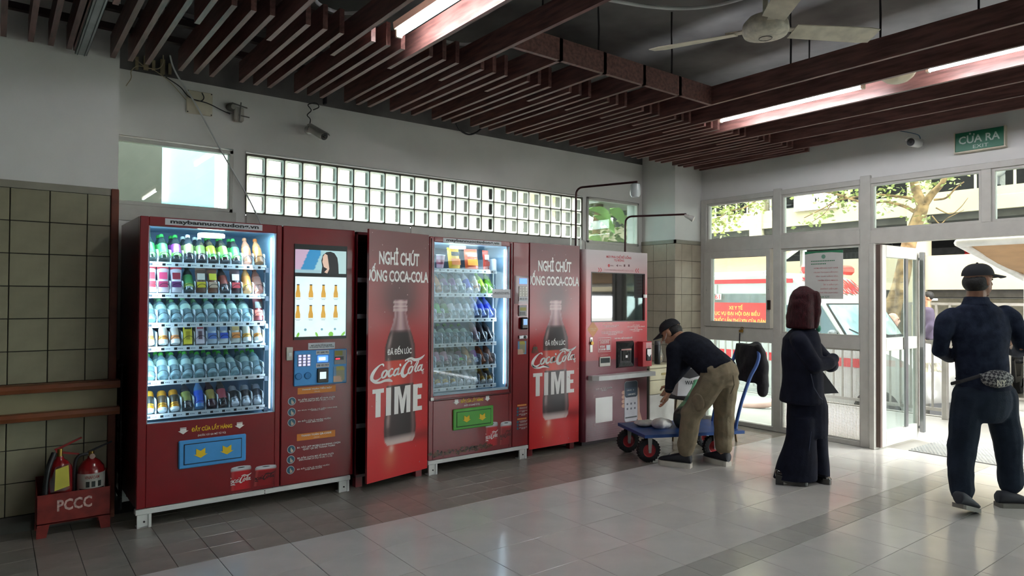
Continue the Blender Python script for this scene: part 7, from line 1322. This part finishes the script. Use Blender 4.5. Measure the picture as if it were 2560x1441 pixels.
# railing
rl = thing('railing', 'pale steel railing with upright bars between the pavement and the ambulance', 'railing', (9.28, 6, 0)); rm = mat('rail_pale', '94908a', .4, .3)
for y in (3.34, 5.0, 6.7, 8.4, 10): box('post', rm, rl, 9.25, 9.31, y - .03, y + .03, -.012, 1.0, b=.004)
for z in (.93, .10): box('rail', rm, rl, 9.265, 9.295, 3.34, 10, z - .02, z + .02)
bme = bpy.data.meshes.new('bar'); _m = MB().box(-.01, .01, -.01, .01, .12, .91); bme.from_pydata(_m.v, [], _m.f); bme.materials.append(rm); off = worldloc(rl); y = 3.48
while y < 10:
    o = bpy.data.objects.new('bar', bme); link(o, rl); o.location = (9.28 - off.x, y - off.y, 0); y += .125
kb = MB().box(9.4, 9.46, 3.3, 12, -.5, .0).build('kerb', conc); kb['kind'] = 'structure'
pv = MB().tube(spline([(8.05, 5.35, .02), (8.2, 5.1, .05), (8.35, 4.95, .12), (8.4, 4.8, .2)], 10), [.05 + .006 * (k % 2) for k in range(31)], 10).build('corrugated_hose', mat('hose_pink', 'd8b0a4', .5), None, 40); tag(pv, 'pale pink corrugated hose on the pavement outside the corner bay', 'hose')
# ambulance
vw = mat('van_white', 'b9b9b6', .25, var=.02, coat=.4); vred = mat('van_red', 'c22a30', .3, var=.03); vgl = mat('van_glass', '3d464a', .06, coat=1, var=.1); vgw = mat('windshield', '93aeb4', .05, coat=1, var=.15, vscale=3); vbl = mat('van_black', '26272a', .5); vgr = mat('van_grey', '6f7073', .45)
def van(name, label, xc, y0, prof, hw=1.0, high=True):
    t = thing(name, label, 'ambulance', (xc, y0 + 3, -.5))
    def P(s_, y, z): tp = .20 * abs(s_) ** 3 * smooth(5.2, 3.6, y) if y < 5.2 else 0; return (xc + s_ * (hw - .05 * max(0, z - .8)), y0 + (y + tp - 3.6), z)
    rings = []
    for s_ in (-1, -.985, -.93, -.7, -.35, 0, .35, .7, .93, .985, 1):
        k = 1 - .05 * max(0, (abs(s_) - .9) / .1) ** 2; cy, cz = 6.5, .7; rings.append([P(s_, cy + (y - cy) * (1 - (1 - k) * .25), cz + (z - cz) * (1 - (1 - k) * .8)) for y, z in prof])
    MB().ring_loft(rings).build('body', vw, t, 35); return t, P
profA = [(3.66, -.22), (3.60, .0), (3.60, .18), (3.68, .42), (3.82, .58), (4.25, .72), (4.86, .83), (5.24, 1.39), (5.40, 1.47), (5.72, 1.80), (5.98, 1.885), (8, 1.89), (9.4, 1.885), (9.55, 1.7), (9.55, -.22)]
am, P = van('ambulance', 'white ambulance with red stripes and a red banner parked beyond the railing', 11.0, 3.62, profA)
def sideq(name, m, ya, yb, za, zb, d=.006, parent=None, side=-1): return MB().add([(P(side, y, z)[0] + side * d, P(side, y, z)[1], z) for y, z in ((ya, za), (yb, za), (yb, zb), (ya, zb))], [(0, 1, 2, 3)]).build(name, m, parent or am, recalc=False)
for za, zb, nm in ((1.715, 1.785, 'upper_stripe'), (.46, .59, 'lower_stripe')): sideq(nm, vred, 5.75 if za > 1 else 4.6, 9.5, za, zb)
sideq('side_window', mat('van_window', '6b6a66', .1, coat=1, var=.1), 6.15, 9.2, .95, 1.54, .005)
MB().add([(P(-1, y, z)[0] - .008, P(-1, y, z)[1], z) for y, z in ((4.92, .84), (5.85, .84), (5.85, 1.36), (5.28, 1.36))], [(0, 1, 2, 3)]).build('door_window', vgl, am, recalc=False); MB().add([(P(-1, y, z)[0] - .011, P(-1, y, z)[1], z) for y, z in ((5.28, .84), (5.31, .84), (5.31, 1.36), (5.28, 1.36))], [(0, 1, 2, 3)]).build('window_post', vgr, am, recalc=False)
for yy in (5.92, 7.15): sideq('door_seam', vgr, yy, yy + .012, -.1, 1.7, .007)
ws = MB(); gx = 8; vs = [(lambda p: (p[0], p[1] - .012, p[2] + .008))(P(-.9 + 1.8 * i / gx, 4.90 + .33 * t, .885 + .48 * t)) for t in (0, 1) for i in range(gx + 1)]; ws.add(vs, [(i, i + 1, gx + 2 + i, gx + 1 + i) for i in range(gx)]).build('windshield', vgw, am, recalc=False); ws = MB()
vs = [(lambda p: (p[0], p[1] - .008, p[2] + .005))(P(-.94 + 1.88 * i / gx, 4.875 + .37 * t, .85 + .54 * t)) for t in (0, 1) for i in range(gx + 1)]; ws.add(vs, [(i, i + 1, gx + 2 + i, gx + 1 + i) for i in range(gx)]).build('windshield_seal', vbl, am, recalc=False)
for s_ in (-.4, .35): a = P(s_, 4.89, .86); b = P(s_ - .35, 4.99, .98); MB().tube([(a[0], a[1] - .03, a[2] + .02), (b[0], b[1] - .03, b[2] + .03)], .008, 5).build('wiper', vbl, am)
a = P(-1, 5.04, .95); MB().box(a[0] - .17, a[0] - .03, a[1] - .05, a[1] + .05, .86, 1.0, b=.03).build('mirror', vgr, am, 40); MB().cyl((a[0] - .05, a[1], .9), (a[0] + .02, a[1], .86), .015, 8).build('mirror_arm', vbl, am)
for sd_ in (-1, 1):
    vs = []
    for i in range(5):
        t = i / 4; s_ = sd_ * (.99 - .42 * t)
        for zz in (.33 + .06 * t, .60 - .02 * t): q = P(s_, 3.74 - .02 * t if zz < .5 else 3.80, zz); vs.append((q[0] + sd_ * .012 * (1 - t), q[1] - .035, zz))
    MB().add(vs, [(2 * i, 2 * i + 2, 2 * i + 3, 2 * i + 1) for i in range(4)]).build('headlight', mat('headlight', 'b9b6a2', .08, coat=1, var=.3, vscale=12), am, recalc=False)
for k in range(3): z = .28 + .05 * k; q = [P(s_, 3.63, z) for s_ in (-.5, -.25, 0, .25, .5)]; MB().tube([(x, y - .03, z) for x, y, _ in q], .016, 6).build('grille_bar', vbl, am, 60)
for k in range(4): z = -.06 + .05 * k; q = [P(s_, 3.60, z) for s_ in (-.55, -.25, 0, .25, .55)]; MB().tube([(x, y - .02, z) for x, y, _ in q], .016, 6).build('intake_bar', vbl, am, 60)
vs = []
for s_ in (-1.0, -.8, -.4, 0, .4, .8, 1.0):
    for z in (-.26, .06): q = P(s_, 3.6, z); vs.append((q[0], q[1] - .035, z))
MB().add(vs, [(2 * i, 2 * i + 2, 2 * i + 3, 2 * i + 1) for i in range(6)]).build('lower_bumper', vgr, am, recalc=False)
q = P(0, 3.6, 0); FA = lambda u, v, d=0: (q[0] + u, q[1] - .05 - d, v); pl_ = box('number_plate', mat('plate_white', 'd5d8d8', .4), am, q[0] - .26, q[0] + .26, q[1] - .065, q[1] - .05, -.12, -.0); text(pl_, 'S10', mat('ink_plate', '26407c', .4), FA, (-.22, -.105, .1, -.015), .018, bold=.03)
FH = fr_gen((q[0] - .2, q[1] - .02, .44), (1, 0, 0), (0, .45, .9)); text(am, 'HUE', mat('ink_hood', '5a5a5c', .4), FH, (0, 0, .4, .10), .02, bold=.01)
for yy in (4.45, 8.4):
    for sd_ in (-1, 1): c = (11 + sd_ * .92, 3.62 + yy - 3.6, -.16); w_ = MB().lathe([(.2, -.1), (.32, -.11), (.34, -.07), (.34, .07), (.32, .11), (.2, .1)], 24, c, (1, 0, 0), cap=False).build('wheel', tyre, am, 40); MB().lathe([(.02, -.07), (.2, -.09), (.2, .09), (.02, .07)], 18, c, (1, 0, 0)).build('hub', vgr, w_, 40)
lb = MB().box(10.35, 11.65, 5.55, 5.85, 1.87, 2.03, b=.05).build('light_bar', mat('lamp_red', 'd8363a', .2, coat=1), am, 30)
a, b = onx(1758, 757, 9.985), onx(1935, 812, 9.985); Fb = lambda u, v, d=0: (9.985 - d, -u, v); by0, by1 = 6.0, 7.55; bz0, bz1 = 1.028, 1.39
bn = box('banner', mat('banner_red', 'd0302c', .5, var=.03), am, 9.978, 9.986, by0, by1, bz0, bz1); ty = mat('ink_banner', 'f0d060', .5); H = bz1 - bz0
def cut_t(s_, pxa, pxb, za, zb): ya, yb = onx(pxa, 790, 9.97)[1], onx(pxb, 790, 9.97)[1]; text(bn, s_, ty, Fb, (-ya, za, -yb, zb), .01, bold=.012)
cut_t('XE Y TẾ', 1822, 1856, bz0 + .68 * H, bz0 + .93 * H); cut_t('PHỤC VỤ ĐẠI HỘI ĐẠI BIỂU', 1775, 1899, bz0 + .36 * H, bz0 + .66 * H); cut_t('TOÀN QUỐC LẦN THỨ XIV CỦA ĐẢNG', 1757, 1921, bz0 + .04 * H, bz0 + .34 * H)
st = sideq('number_patch', wht, 7.06, 7.18, 1.44, 1.54, .012); text(st, '61', vred, Fb, (-7.17, 1.45, -7.07, 1.53), .02, bold=.02)
FR = fr_gen(P(-.85, 5.41, 1.50), (1, 0, 0), Vector((0, .30, .31))); text(am, 'AMBULANCE', vred, FR, (.0, .1, 1.7, .95), .015, bold=.02, flip=True)
profB = [(3.66, -.22), (3.60, .0), (3.62, .3), (3.8, .46), (4.6, .6), (5.3, 1.3), (5.6, 1.42), (8, 1.46), (8.6, 1.35), (8.7, -.22)]
_P = P; a2, P = van('ambulance', 'second white ambulance with a red roof lamp beyond the man walking out', 12.2, -2.3, profB, .95); sideq('side_window', vgl, 5.6, 8.3, .7, 1.25, parent=a2); sideq('stripe', vred, 4.4, 8.6, .4, .5, parent=a2); MB().box(11.7, 12.7, 2.0, 2.35, 1.46, 1.58, b=.04).build('light_bar', MATS['lamp_red'], a2, 30); P = _P
for yy in (4.4, 7.6):
    for sd_ in (-1, 1): c = (12.2 + sd_ * .87, -2.3 + yy - 3.6, -.18); MB().lathe([(.02, -.08), (.2, -.1), (.32, -.08), (.32, .08), (.2, .1), (.02, .08)], 20, c, (1, 0, 0)).build('wheel', tyre, a2, 40)
# awnings
tan = mat('awning_tan', 'b08a62', .7, var=.04, sub=1); frm = mat('awning_white', 'd5d5d2', .4)
def awning(label, A, B, y0, y1, posts=()):
    t = thing('awning', label, 'awning', (B[0], (y0 + y1) / 2, -.5)); mb = MB(); n = 6; vs = []
    for d in (0, .02):
        for i in range(n + 1):
            for j in range(9): s_, q = i / n, j / 8; vs.append((A[0] + (B[0] - A[0]) * s_, y0 + (y1 - y0) * q, A[1] + (B[1] - A[1]) * s_ - .06 * math.sin(math.pi * s_) * (1 - .5 * abs(math.sin(4 * math.pi * q))) + d))
    k = (n + 1) * 9; fs = [(b + i * 9 + j, b + i * 9 + j + 1, b + (i + 1) * 9 + j + 1, b + (i + 1) * 9 + j) for b in (0, k) for i in range(n) for j in range(8)]; mb.add(vs, fs).build('canopy', tan, t, 60)
    for y in (y0, y1): MB().box(0, 0, 0, 0, 0, 0) ; MB().tube([(A[0], y, A[1] - .04), (B[0], y, B[1] - .04)], .045, 8).build('arm', frm, t, 60)
    MB().tube([(B[0], y0, B[1] - .03), (B[0], y1, B[1] - .03)], .05, 8).build('front_bar', frm, t, 60); MB().tube([(A[0], y0, A[1] - .03), (A[0], y1, A[1] - .03)], .06, 8).build('roller', frm, t, 60)
    for x, y, z in posts: MB().cyl((x, y, -.5), (x, y, z), .07, 10).build('post', frm, t, 50)
    return t
awning('tan retractable awning above the yard at the right', (9.0, 2.17), (11.4, 1.80), -3, 3.1, ((11.05, 2.95, 1.83), (11.05, 2.7, 1.83), (9.0, -2.9, 2.1)))
awning('tan canopy behind the ambulance roof', (14.0, 2.75), (12.3, 2.0), 7.7, 12.5, ((14.0, 7.8, 2.7), (14, 11.4, 2.7)))
# parking building
pk_ = thing('parking_building', 'beige open parking building with parapets and dark decks', 'building', (17, 6, -.5))
YA, YB = -6, 22
for z0, z1, nm in ((1.665, 2.355, 'parapet'), (3.19, 3.62, 'parapet'), (5.3, 6.0, 'parapet'), (7.4, 8.1, 'parapet'), (9.5, 10.2, 'parapet'), (11.6, 12.3, 'parapet')): box(nm, beige, pk_, 15.0, 15.2, YA, YB, z0, z1)
for z in (1.52, 3.05, 5.2, 7.3, 9.4, 11.5): box('deck', dkdeck, pk_, 15.1, 23, YA, YB, z, z + .15)
box('ground_wall', mat('cream_wall', 'b3ab94', .8), pk_, 21, 21.2, YA, YB, -.5, 1.5); box('rear_wall', dkdeck, pk_, 22.8, 23, YA, YB, 1.5, 12)
for y in (-1.5, 2.2, 5.92, 9.6, 13.3): box('column', beige, pk_, 14.98, 15.3, y - .17, y + .17, -.5, 12)
dl = mat('deck_tube', 'e8f0f0', .4, emit='e8f0f0', estr=2.0)
for y, z in ((4.6, 2.98), (8.0, 2.98), (6.6, 1.45), (3.6, 1.45), (11, 2.98)): box('deck_lamp', dl, pk_, 16.5, 16.55, y - .5, y + .5, z, z + .04)
prl = mat('parapet_rail', 'c2bba6', .5)
for zb, ya, yb in ((3.62, 2.0, 5.2), (3.62, 7.0, 11.5), (2.355, 1.5, 4.9)):
    box('rail', prl, pk_, 15.08, 15.13, ya, yb, zb + .33, zb + .37); y = ya
    while y < yb: box('baluster', prl, pk_, 15.09, 15.12, y, y + .04, zb, zb + .33); y += .32
sgn = onx(1985, 530, 14.95), onx(2080, 478, 14.95); s1 = box('shop_sign', mat('sign_pink', 'e2cfc8', .5), pk_, 14.94, 14.99, sgn[1][1] - .1, sgn[0][1], sgn[0][2], sgn[1][2] + .05); Fs = lambda u, v, d=0: (14.94 - d, -u, v); H = sgn[1][2] - sgn[0][2]; text(s1, 'CƠM', mat('sign_cream', 'f4f0ea', .5), Fs, (-sgn[0][1] + .1, sgn[0][2] + .42 * H, -sgn[1][1] - .25, sgn[1][2]), .012, bold=.03); text(s1, 'BÌNH DÂN', MATS['sign_cream'], Fs, (-sgn[0][1] + .12, sgn[0][2] + .1 * H, -sgn[1][1] - .1, sgn[0][2] + .32 * H), .012, bold=.03)
gf = thing('yard_fence', 'pale yard fence of upright bars in front of the parking ground floor', 'fence', (14.4, 6, -.5)); box('rail', rm, gf, 14.38, 14.42, 1, 9.5, 1.36, 1.41); box('rail', rm, gf, 14.38, 14.42, 1, 9.5, -.3, -.26); bm2 = bpy.data.meshes.new('bar'); _m = MB().box(-.02, .02, -.02, .02, 0, 1.7); bm2.from_pydata(_m.v, [], _m.f); bm2.materials.append(rm); off = worldloc(gf)
for k in range(36): o = bpy.data.objects.new('bar', bm2); link(o, gf); o.location = (14.4 - off.x, 1.1 + .235 * k - off.y, -.3 - off.z)
# motorbikes
def scooter(label, loc, col, rz):
    t = thing('motorbike', label, 'motorbike', loc, 'motorbikes in the parking building'); t.rotation_euler.z = rz; m = pm(col); O = Vector((0, 0, 0)); L0 = t.location.copy(); t.location = (0, 0, 0)
    for x in (-.6, .62): w_ = MB().lathe([(.16, -.05), (.27, -.055), (.28, 0), (.27, .055), (.16, .05)], 16, (x, 0, .28), (0, 1, 0), cap=False).build('wheel', tyre, t, 40); MB().lathe([(.02, -.03), (.17, -.02), (.17, .02), (.02, .03)], 12, (x, 0, .28), (0, 1, 0)).build('hub', vgr, w_, 40)
    MB().prism([(-.78, .55), (-.5, .42), (-.1, .3), (.3, .3), (.42, .75), (.36, .8), (.22, .42), (-.1, .42), (-.2, .66), (-.8, .68)], lambda u, v, d: (u, d, v), -.13, .13).build('body', m, t); MB().box(-.75, -.15, -.13, .13, .66, .78, b=.04).build('seat', vbl, t, 40)
    MB().tube([(.62, 0, .28), (.42, 0, .8), (.36, 0, .98)], .035, 8).build('fork', vgr, t, 60); MB().tube(spline([(.28, -.34, 1.0), (.38, -.15, 1.0), (.4, 0, .98), (.38, .15, 1.0), (.28, .34, 1.0)], 4), .02, 6).build('handlebar', vbl, t, 60); MB().ell((.44, 0, .86), .1, .14, .14, 12, 8).build('headlamp_cowl', m, t, 60)
    for s_ in (-1, 1): MB().tube([(.36, s_ * .22, 1.0), (.36, s_ * .3, 1.14)], .01, 5).ell((.36, s_ * .31, 1.17), .02, .06, .04, 10, 6).build('mirror', vbl, t, 60)
    t.location = L0; return t
D1 = [(16.4, 5.25, 1.67, 'c8202a', 'bright red motorbike on the lower parking deck'), (16.4, 6.7, 1.67, '3a4048', 'dark motorbike on the lower parking deck beside the red one'), (16.4, 4.2, 1.67, '5a6a9a', 'blue motorbike on the lower parking deck behind the railing'), (16.4, 3.2, 1.67, '8a8f96', 'grey motorbike on the lower parking deck behind the awning'),
      (16.3, 4.9, 3.2, 'd0d4d8', 'white motorbike on the upper parking deck above the tree fork'), (16.3, 4.1, 3.2, '3a4a9a', 'blue motorbike on the upper parking deck'), (16.3, 3.3, 3.2, 'c8ccd0', 'pale motorbike on the upper parking deck at the right edge'), (16.3, 7.4, 3.2, '2f333a', 'black motorbike on the upper parking deck right of the shop sign'), (16.3, 9.6, 3.2, '6a707a', 'grey motorbike on the upper parking deck left of the shop sign')]
for x, y, z, c, lb in D1: scooter(lb, (x, y, z), c, R_(180 + 20 * math.sin(y * 3)))
for k in range(7): scooter('dark motorbike parked behind the yard fence, %s from the right' % ORD[k], (16.6, 4.0 + .75 * k, -.5 + .0), ('22262c', '1c1e22', '2a3038', '3a5a66', '24282e', '2f6a78', '202226')[k], R_(175 + 9 * k % 20))
# tree
bark = mat('bark', '8d7350', .9, var=.25, vscale=8, bump=.6, bscale=14); leafm = mat('leaf', '9aa860', .55, var=.25, vscale=6, objvar=0)
XT = 13.0; tree = thing('tree', 'forked street tree with sparse yellow-green leaves beyond the open door', 'tree', tuple(onx(2222, 905, XT)[:2]) + (-.5,))
def T(px, py, x=XT): return tuple(onx(px, py, x))
b0 = T(2225, 880); MB().tube(spline([(b0[0], b0[1] + .05, -.5), T(2228, 800), T(2250, 715), T(2262, 660), T(2275, 600), T(2290, 560), T(2302, 530), T(2308, 512)], 5), [.15 - .0016 * k for k in range(36)], 12).build('trunk', bark, tree, 60)
BR = [([(2308, 515), (2292, 480), (2282, 440), (2270, 380)], .10), ([(2308, 515), (2330, 485), (2355, 458), (2372, 420)], .075), ([(2300, 505), (2270, 495), (2230, 490), (2190, 486)], .035), ([(2295, 535), (2265, 518), (2230, 508), (2200, 505), (2150, 520)], .035), ([(2335, 500), (2365, 495), (2390, 470), (2410, 455)], .02), ([(2340, 520), (2375, 535), (2400, 520), (2420, 495)], .012), ([(2330, 540), (2350, 560), (2370, 545), (2410, 525)], .012), ([(2190, 486), (2100, 500), (2060, 520), (2010, 545)], .02), ([(2120, 480), (2080, 510), (2060, 535), (2030, 555)], .012), ([(2150, 505), (2060, 480), (1960, 490), (1880, 500)], .025), ([(1900, 495), (1860, 520), (1820, 530), (1780, 560)], .02)]
for pts, r in BR: P_ = spline([T(*p) for p in pts], 5); MB().tube(P_, [r * (1 - .6 * k / len(P_)) for k in range(len(P_))], 7).build('branch', bark, tree, 60)
random.seed(21)
def leaves(mb, c, rad, n, size, rng=random):
    for k in range(n):
        p = Vector(c) + Vector((rng.gauss(0, rad[0]), rng.gauss(0, rad[1]), rng.gauss(0, rad[2]))); a = Vector((rng.uniform(-1, 1), rng.uniform(-1, 1), rng.uniform(-.6, .4))).normalized(); b = a.orthogonal().normalized(); b = (Matrix.Rotation(rng.uniform(0, 6.28), 3, a) @ b); s_ = size * rng.uniform(.6, 1.3); mb.add([p, p + a * s_ * .5 + b * s_ * .32, p + a * s_, p + a * s_ * .5 - b * s_ * .32], [(0, 1, 2), (0, 2, 3)])
lf = MB()
for px, py, n, r in ((2200, 480, 60, .16), (2225, 500, 30, .1), (2270, 470, 45, .16), (2300, 555, 22, .1), (2285, 525, 16, .08), (2320, 455, 50, .2), (2195, 530, 10, .1), (2360, 455, 30, .15), (2240, 455, 40, .2), (2070, 500, 40, .13), (2055, 540, 34, .11), (2015, 555, 18, .09), (2090, 480, 36, .13), (2130, 475, 50, .15), (2110, 520, 26, .1), (1800, 525, 130, .2), (1840, 525, 80, .17), (1790, 570, 90, .16), (1880, 515, 50, .13), (1820, 560, 40, .13), (1900, 505, 25, .1), (2140, 605, 10, .08), (1990, 470, 30, .15)): leaves(lf, T(px, py), (.2, r, r * .7), n, .095)
o = lf.build('foliage', leafm, tree, recalc=False); o['kind'] = 'stuff'
# shrubbery beyond the small back window
sb = thing('shrub', 'leafy green shrub filling the small back window beside the pier', 'shrub', (7.2, 7.3, -.5)); MB().tube(spline([(7.2, 7.3, -.5), (7.25, 7.3, 1.2), (7.1, 7.2, 2.4), (7.4, 7.3, 3.4)], 5), .06, 8).build('stem', bark, sb, 60); lf = MB()
for k in range(46): leaves(lf, (random.uniform(6.3, 9.2), random.uniform(7.2, 8.4), random.uniform(2.0, 3.6)), (.2, .2, .18), 36, .11)
o = lf.build('foliage', mat('leaf_dense', '9fb070', .55, var=.3, vscale=5), sb, recalc=False); o['kind'] = 'stuff'; big = mat('leaf_broad', 'a4cc7a', .45, var=.1)
for k in range(9):
    p = Vector((6.45 + .16 * k, 6.75 + .1 * (k % 3), 2.25 + .16 * ((k * 5) % 6))); a = Vector((math.cos(k * 2.1), .2, math.sin(k * 1.7) * .5)).normalized(); b = Vector((0, .4, 1)).cross(a).normalized(); n = a.cross(b); vs = []
    for i in range(7): t = i / 6; w_ = .085 * math.sin(math.pi * t) ** .8 + .002; c = p + a * (.42 * t) + n * (.10 * math.sin(math.pi * t)); vs += [c + b * w_ - n * .02, c, c - b * w_ - n * .02]
    MB().add(vs, [(3 * i + j, 3 * i + j + 1, 3 * i + j + 4, 3 * i + j + 3) for i in range(6) for j in (0, 1)]).build('broad_leaf', big, sb, 60)
# outside the left back window
xw = ony(405, 430, 6.5)[0]; o = outbox('outer_wall', mat('outer_grey', '6d6b65', .8, var=.03), 'grey rendered pier outside the left back window', -2, xw, 6.5, 7.2, -.5, 6)
gb = thing('glass_building', 'pale blue glazed building outside the left back window', 'building', (2.2, 12, -.5)); box('frame', mat('mullion_white', 'dfe2e0', .5), gb, -4, 3.0, 12.1, 14, -.5, 9); gp_ = mat('pane_blue', '6aa6b0', .08, var=.08, vscale=.8, coat=1)
for i in range(5):
    for j in range(6): box('pane', gp_, gb, -3.9 + 1.38 * i, -2.6 + 1.38 * i, 12.05, 12.1, -.4 + 1.55 * j, 1.07 + 1.55 * j)
# two passers-by
def passer(label, head_p, foot_z, jacket, trous, skinm, hair, f, mask=False):
    h = Vector(head_p); t = thing('person', label, 'person', (h.x, h.y, foot_z)); f = Vector(f); r = Vector((f.y, -f.x, 0)); H = h.z - foot_z; k = H / 1.6; z = lambda v: foot_z + v * k
    def bd(mb):
        head(mb, h, f, k); cap_(mb, h - V3(0, 0, .08 * k), (h.x, h.y, z(1.4)), .05, .055); eloft(mb, [((h.x, h.y, z(1.36)), r * .15, f * .08), ((h.x, h.y, z(1.1)), r * .13, f * .09), ((h.x, h.y, z(.88)), r * .15, f * .1)])
        for s_ in (-1, 1): chain(mb, [h + r * s_ * .19 + V3(0, 0, z(1.34) - h.z), h + r * s_ * .23 + V3(0, 0, z(1.08) - h.z), h + r * s_ * .2 + f * .12 + V3(0, 0, z(.86) - h.z)], [.045, .04, .03]); chain(mb, [h + r * s_ * .09 + V3(0, 0, z(.88) - h.z), h + r * s_ * .1 + V3(0, 0, z(.47) - h.z), h + r * s_ * .1 + V3(0, 0, z(.08) - h.z)], [.08, .055, .04]); hand(mb, h + r * s_ * .2 + f * .12 + V3(0, 0, z(.86) - h.z), V3(0, 0, -1), f, .4)
    blob('body', skinm, t, bd, .012, 2); eyes(t, h, f, k)
    def jk_(mb):
        eloft(mb, [((h.x, h.y, z(1.42)), r * .08, f * .07), ((h.x, h.y, z(1.36)), r * .19, f * .11), ((h.x, h.y, z(1.1)), r * .19, f * .13), ((h.x, h.y, z(.82)), r * .2, f * .14)])
        for s_ in (-1, 1): chain(mb, [h + r * s_ * .19 + V3(0, 0, z(1.34) - h.z), h + r * s_ * .24 + V3(0, 0, z(1.08) - h.z), h + r * s_ * .2 + f * .1 + V3(0, 0, z(.88) - h.z)], [.07, .06, .045])
    blob('jacket', jacket, t, jk_, .014, 3, .006, 20)
    def tr_(mb):
        eloft(mb, [((h.x, h.y, z(.9)), r * .16, f * .11), ((h.x, h.y, z(.75)), r * .17, f * .12)])
        for s_ in (-1, 1): chain(mb, [h + r * s_ * .09 + V3(0, 0, z(.82) - h.z), h + r * s_ * .1 + V3(0, 0, z(.45) - h.z), h + r * s_ * .1 + V3(0, 0, z(.07) - h.z)], [.1, .085, .075])
    blob('trousers', trous, t, tr_, .014, 3, .006, 20)
    if hair: blob('hair', hair, t, lambda mb: mb.ell(h + V3(0, 0, .035) - f * .025, .085, .09, .085), .012, 2)
    for s_ in (-1, 1): c = h + r * s_ * .1; shoe(t, (c.x - f.x * .08, c.y - f.y * .08), (c.x + f.x * .17, c.y + f.y * .17), foot_z, shd, shs)
    if mask: f2, r2, u2 = frame_of(f); blob('mask', mat('mask_pale', 'c3cbd0', .7), t, lambda mb: mb.ell(h + f * .07 - V3(0, 0, .05), .06, .045, .045), .01, 2)
    return t
outbox('yard_step', conc, 'low concrete step beside the parking ground floor', 12.75, 14.2, 4.2, 5.28, -.5, 0)
passer('man in a purple jacket and face mask standing in the yard beside the door leaf', onx(2318, 745, 13.1), 0.0, mat('jacket_purple', '4d4458', .8), mat('trouser_dark', '2c2c30', .8), MATS['skin'], hair_m, (-.5, .75, 0), True)
passer('balding man in a pale blue shirt seen through the door glass beyond the ambulance bonnet', onx(2233, 800, 12.4), -.5, mat('shirt_pale_blue', 'a8bcd4', .8), mat('trouser_dark', '2c2c30', .8), mat('skin_pink', 'd0a08c', .5), None, (.5, -.8, 0))
flush_text()
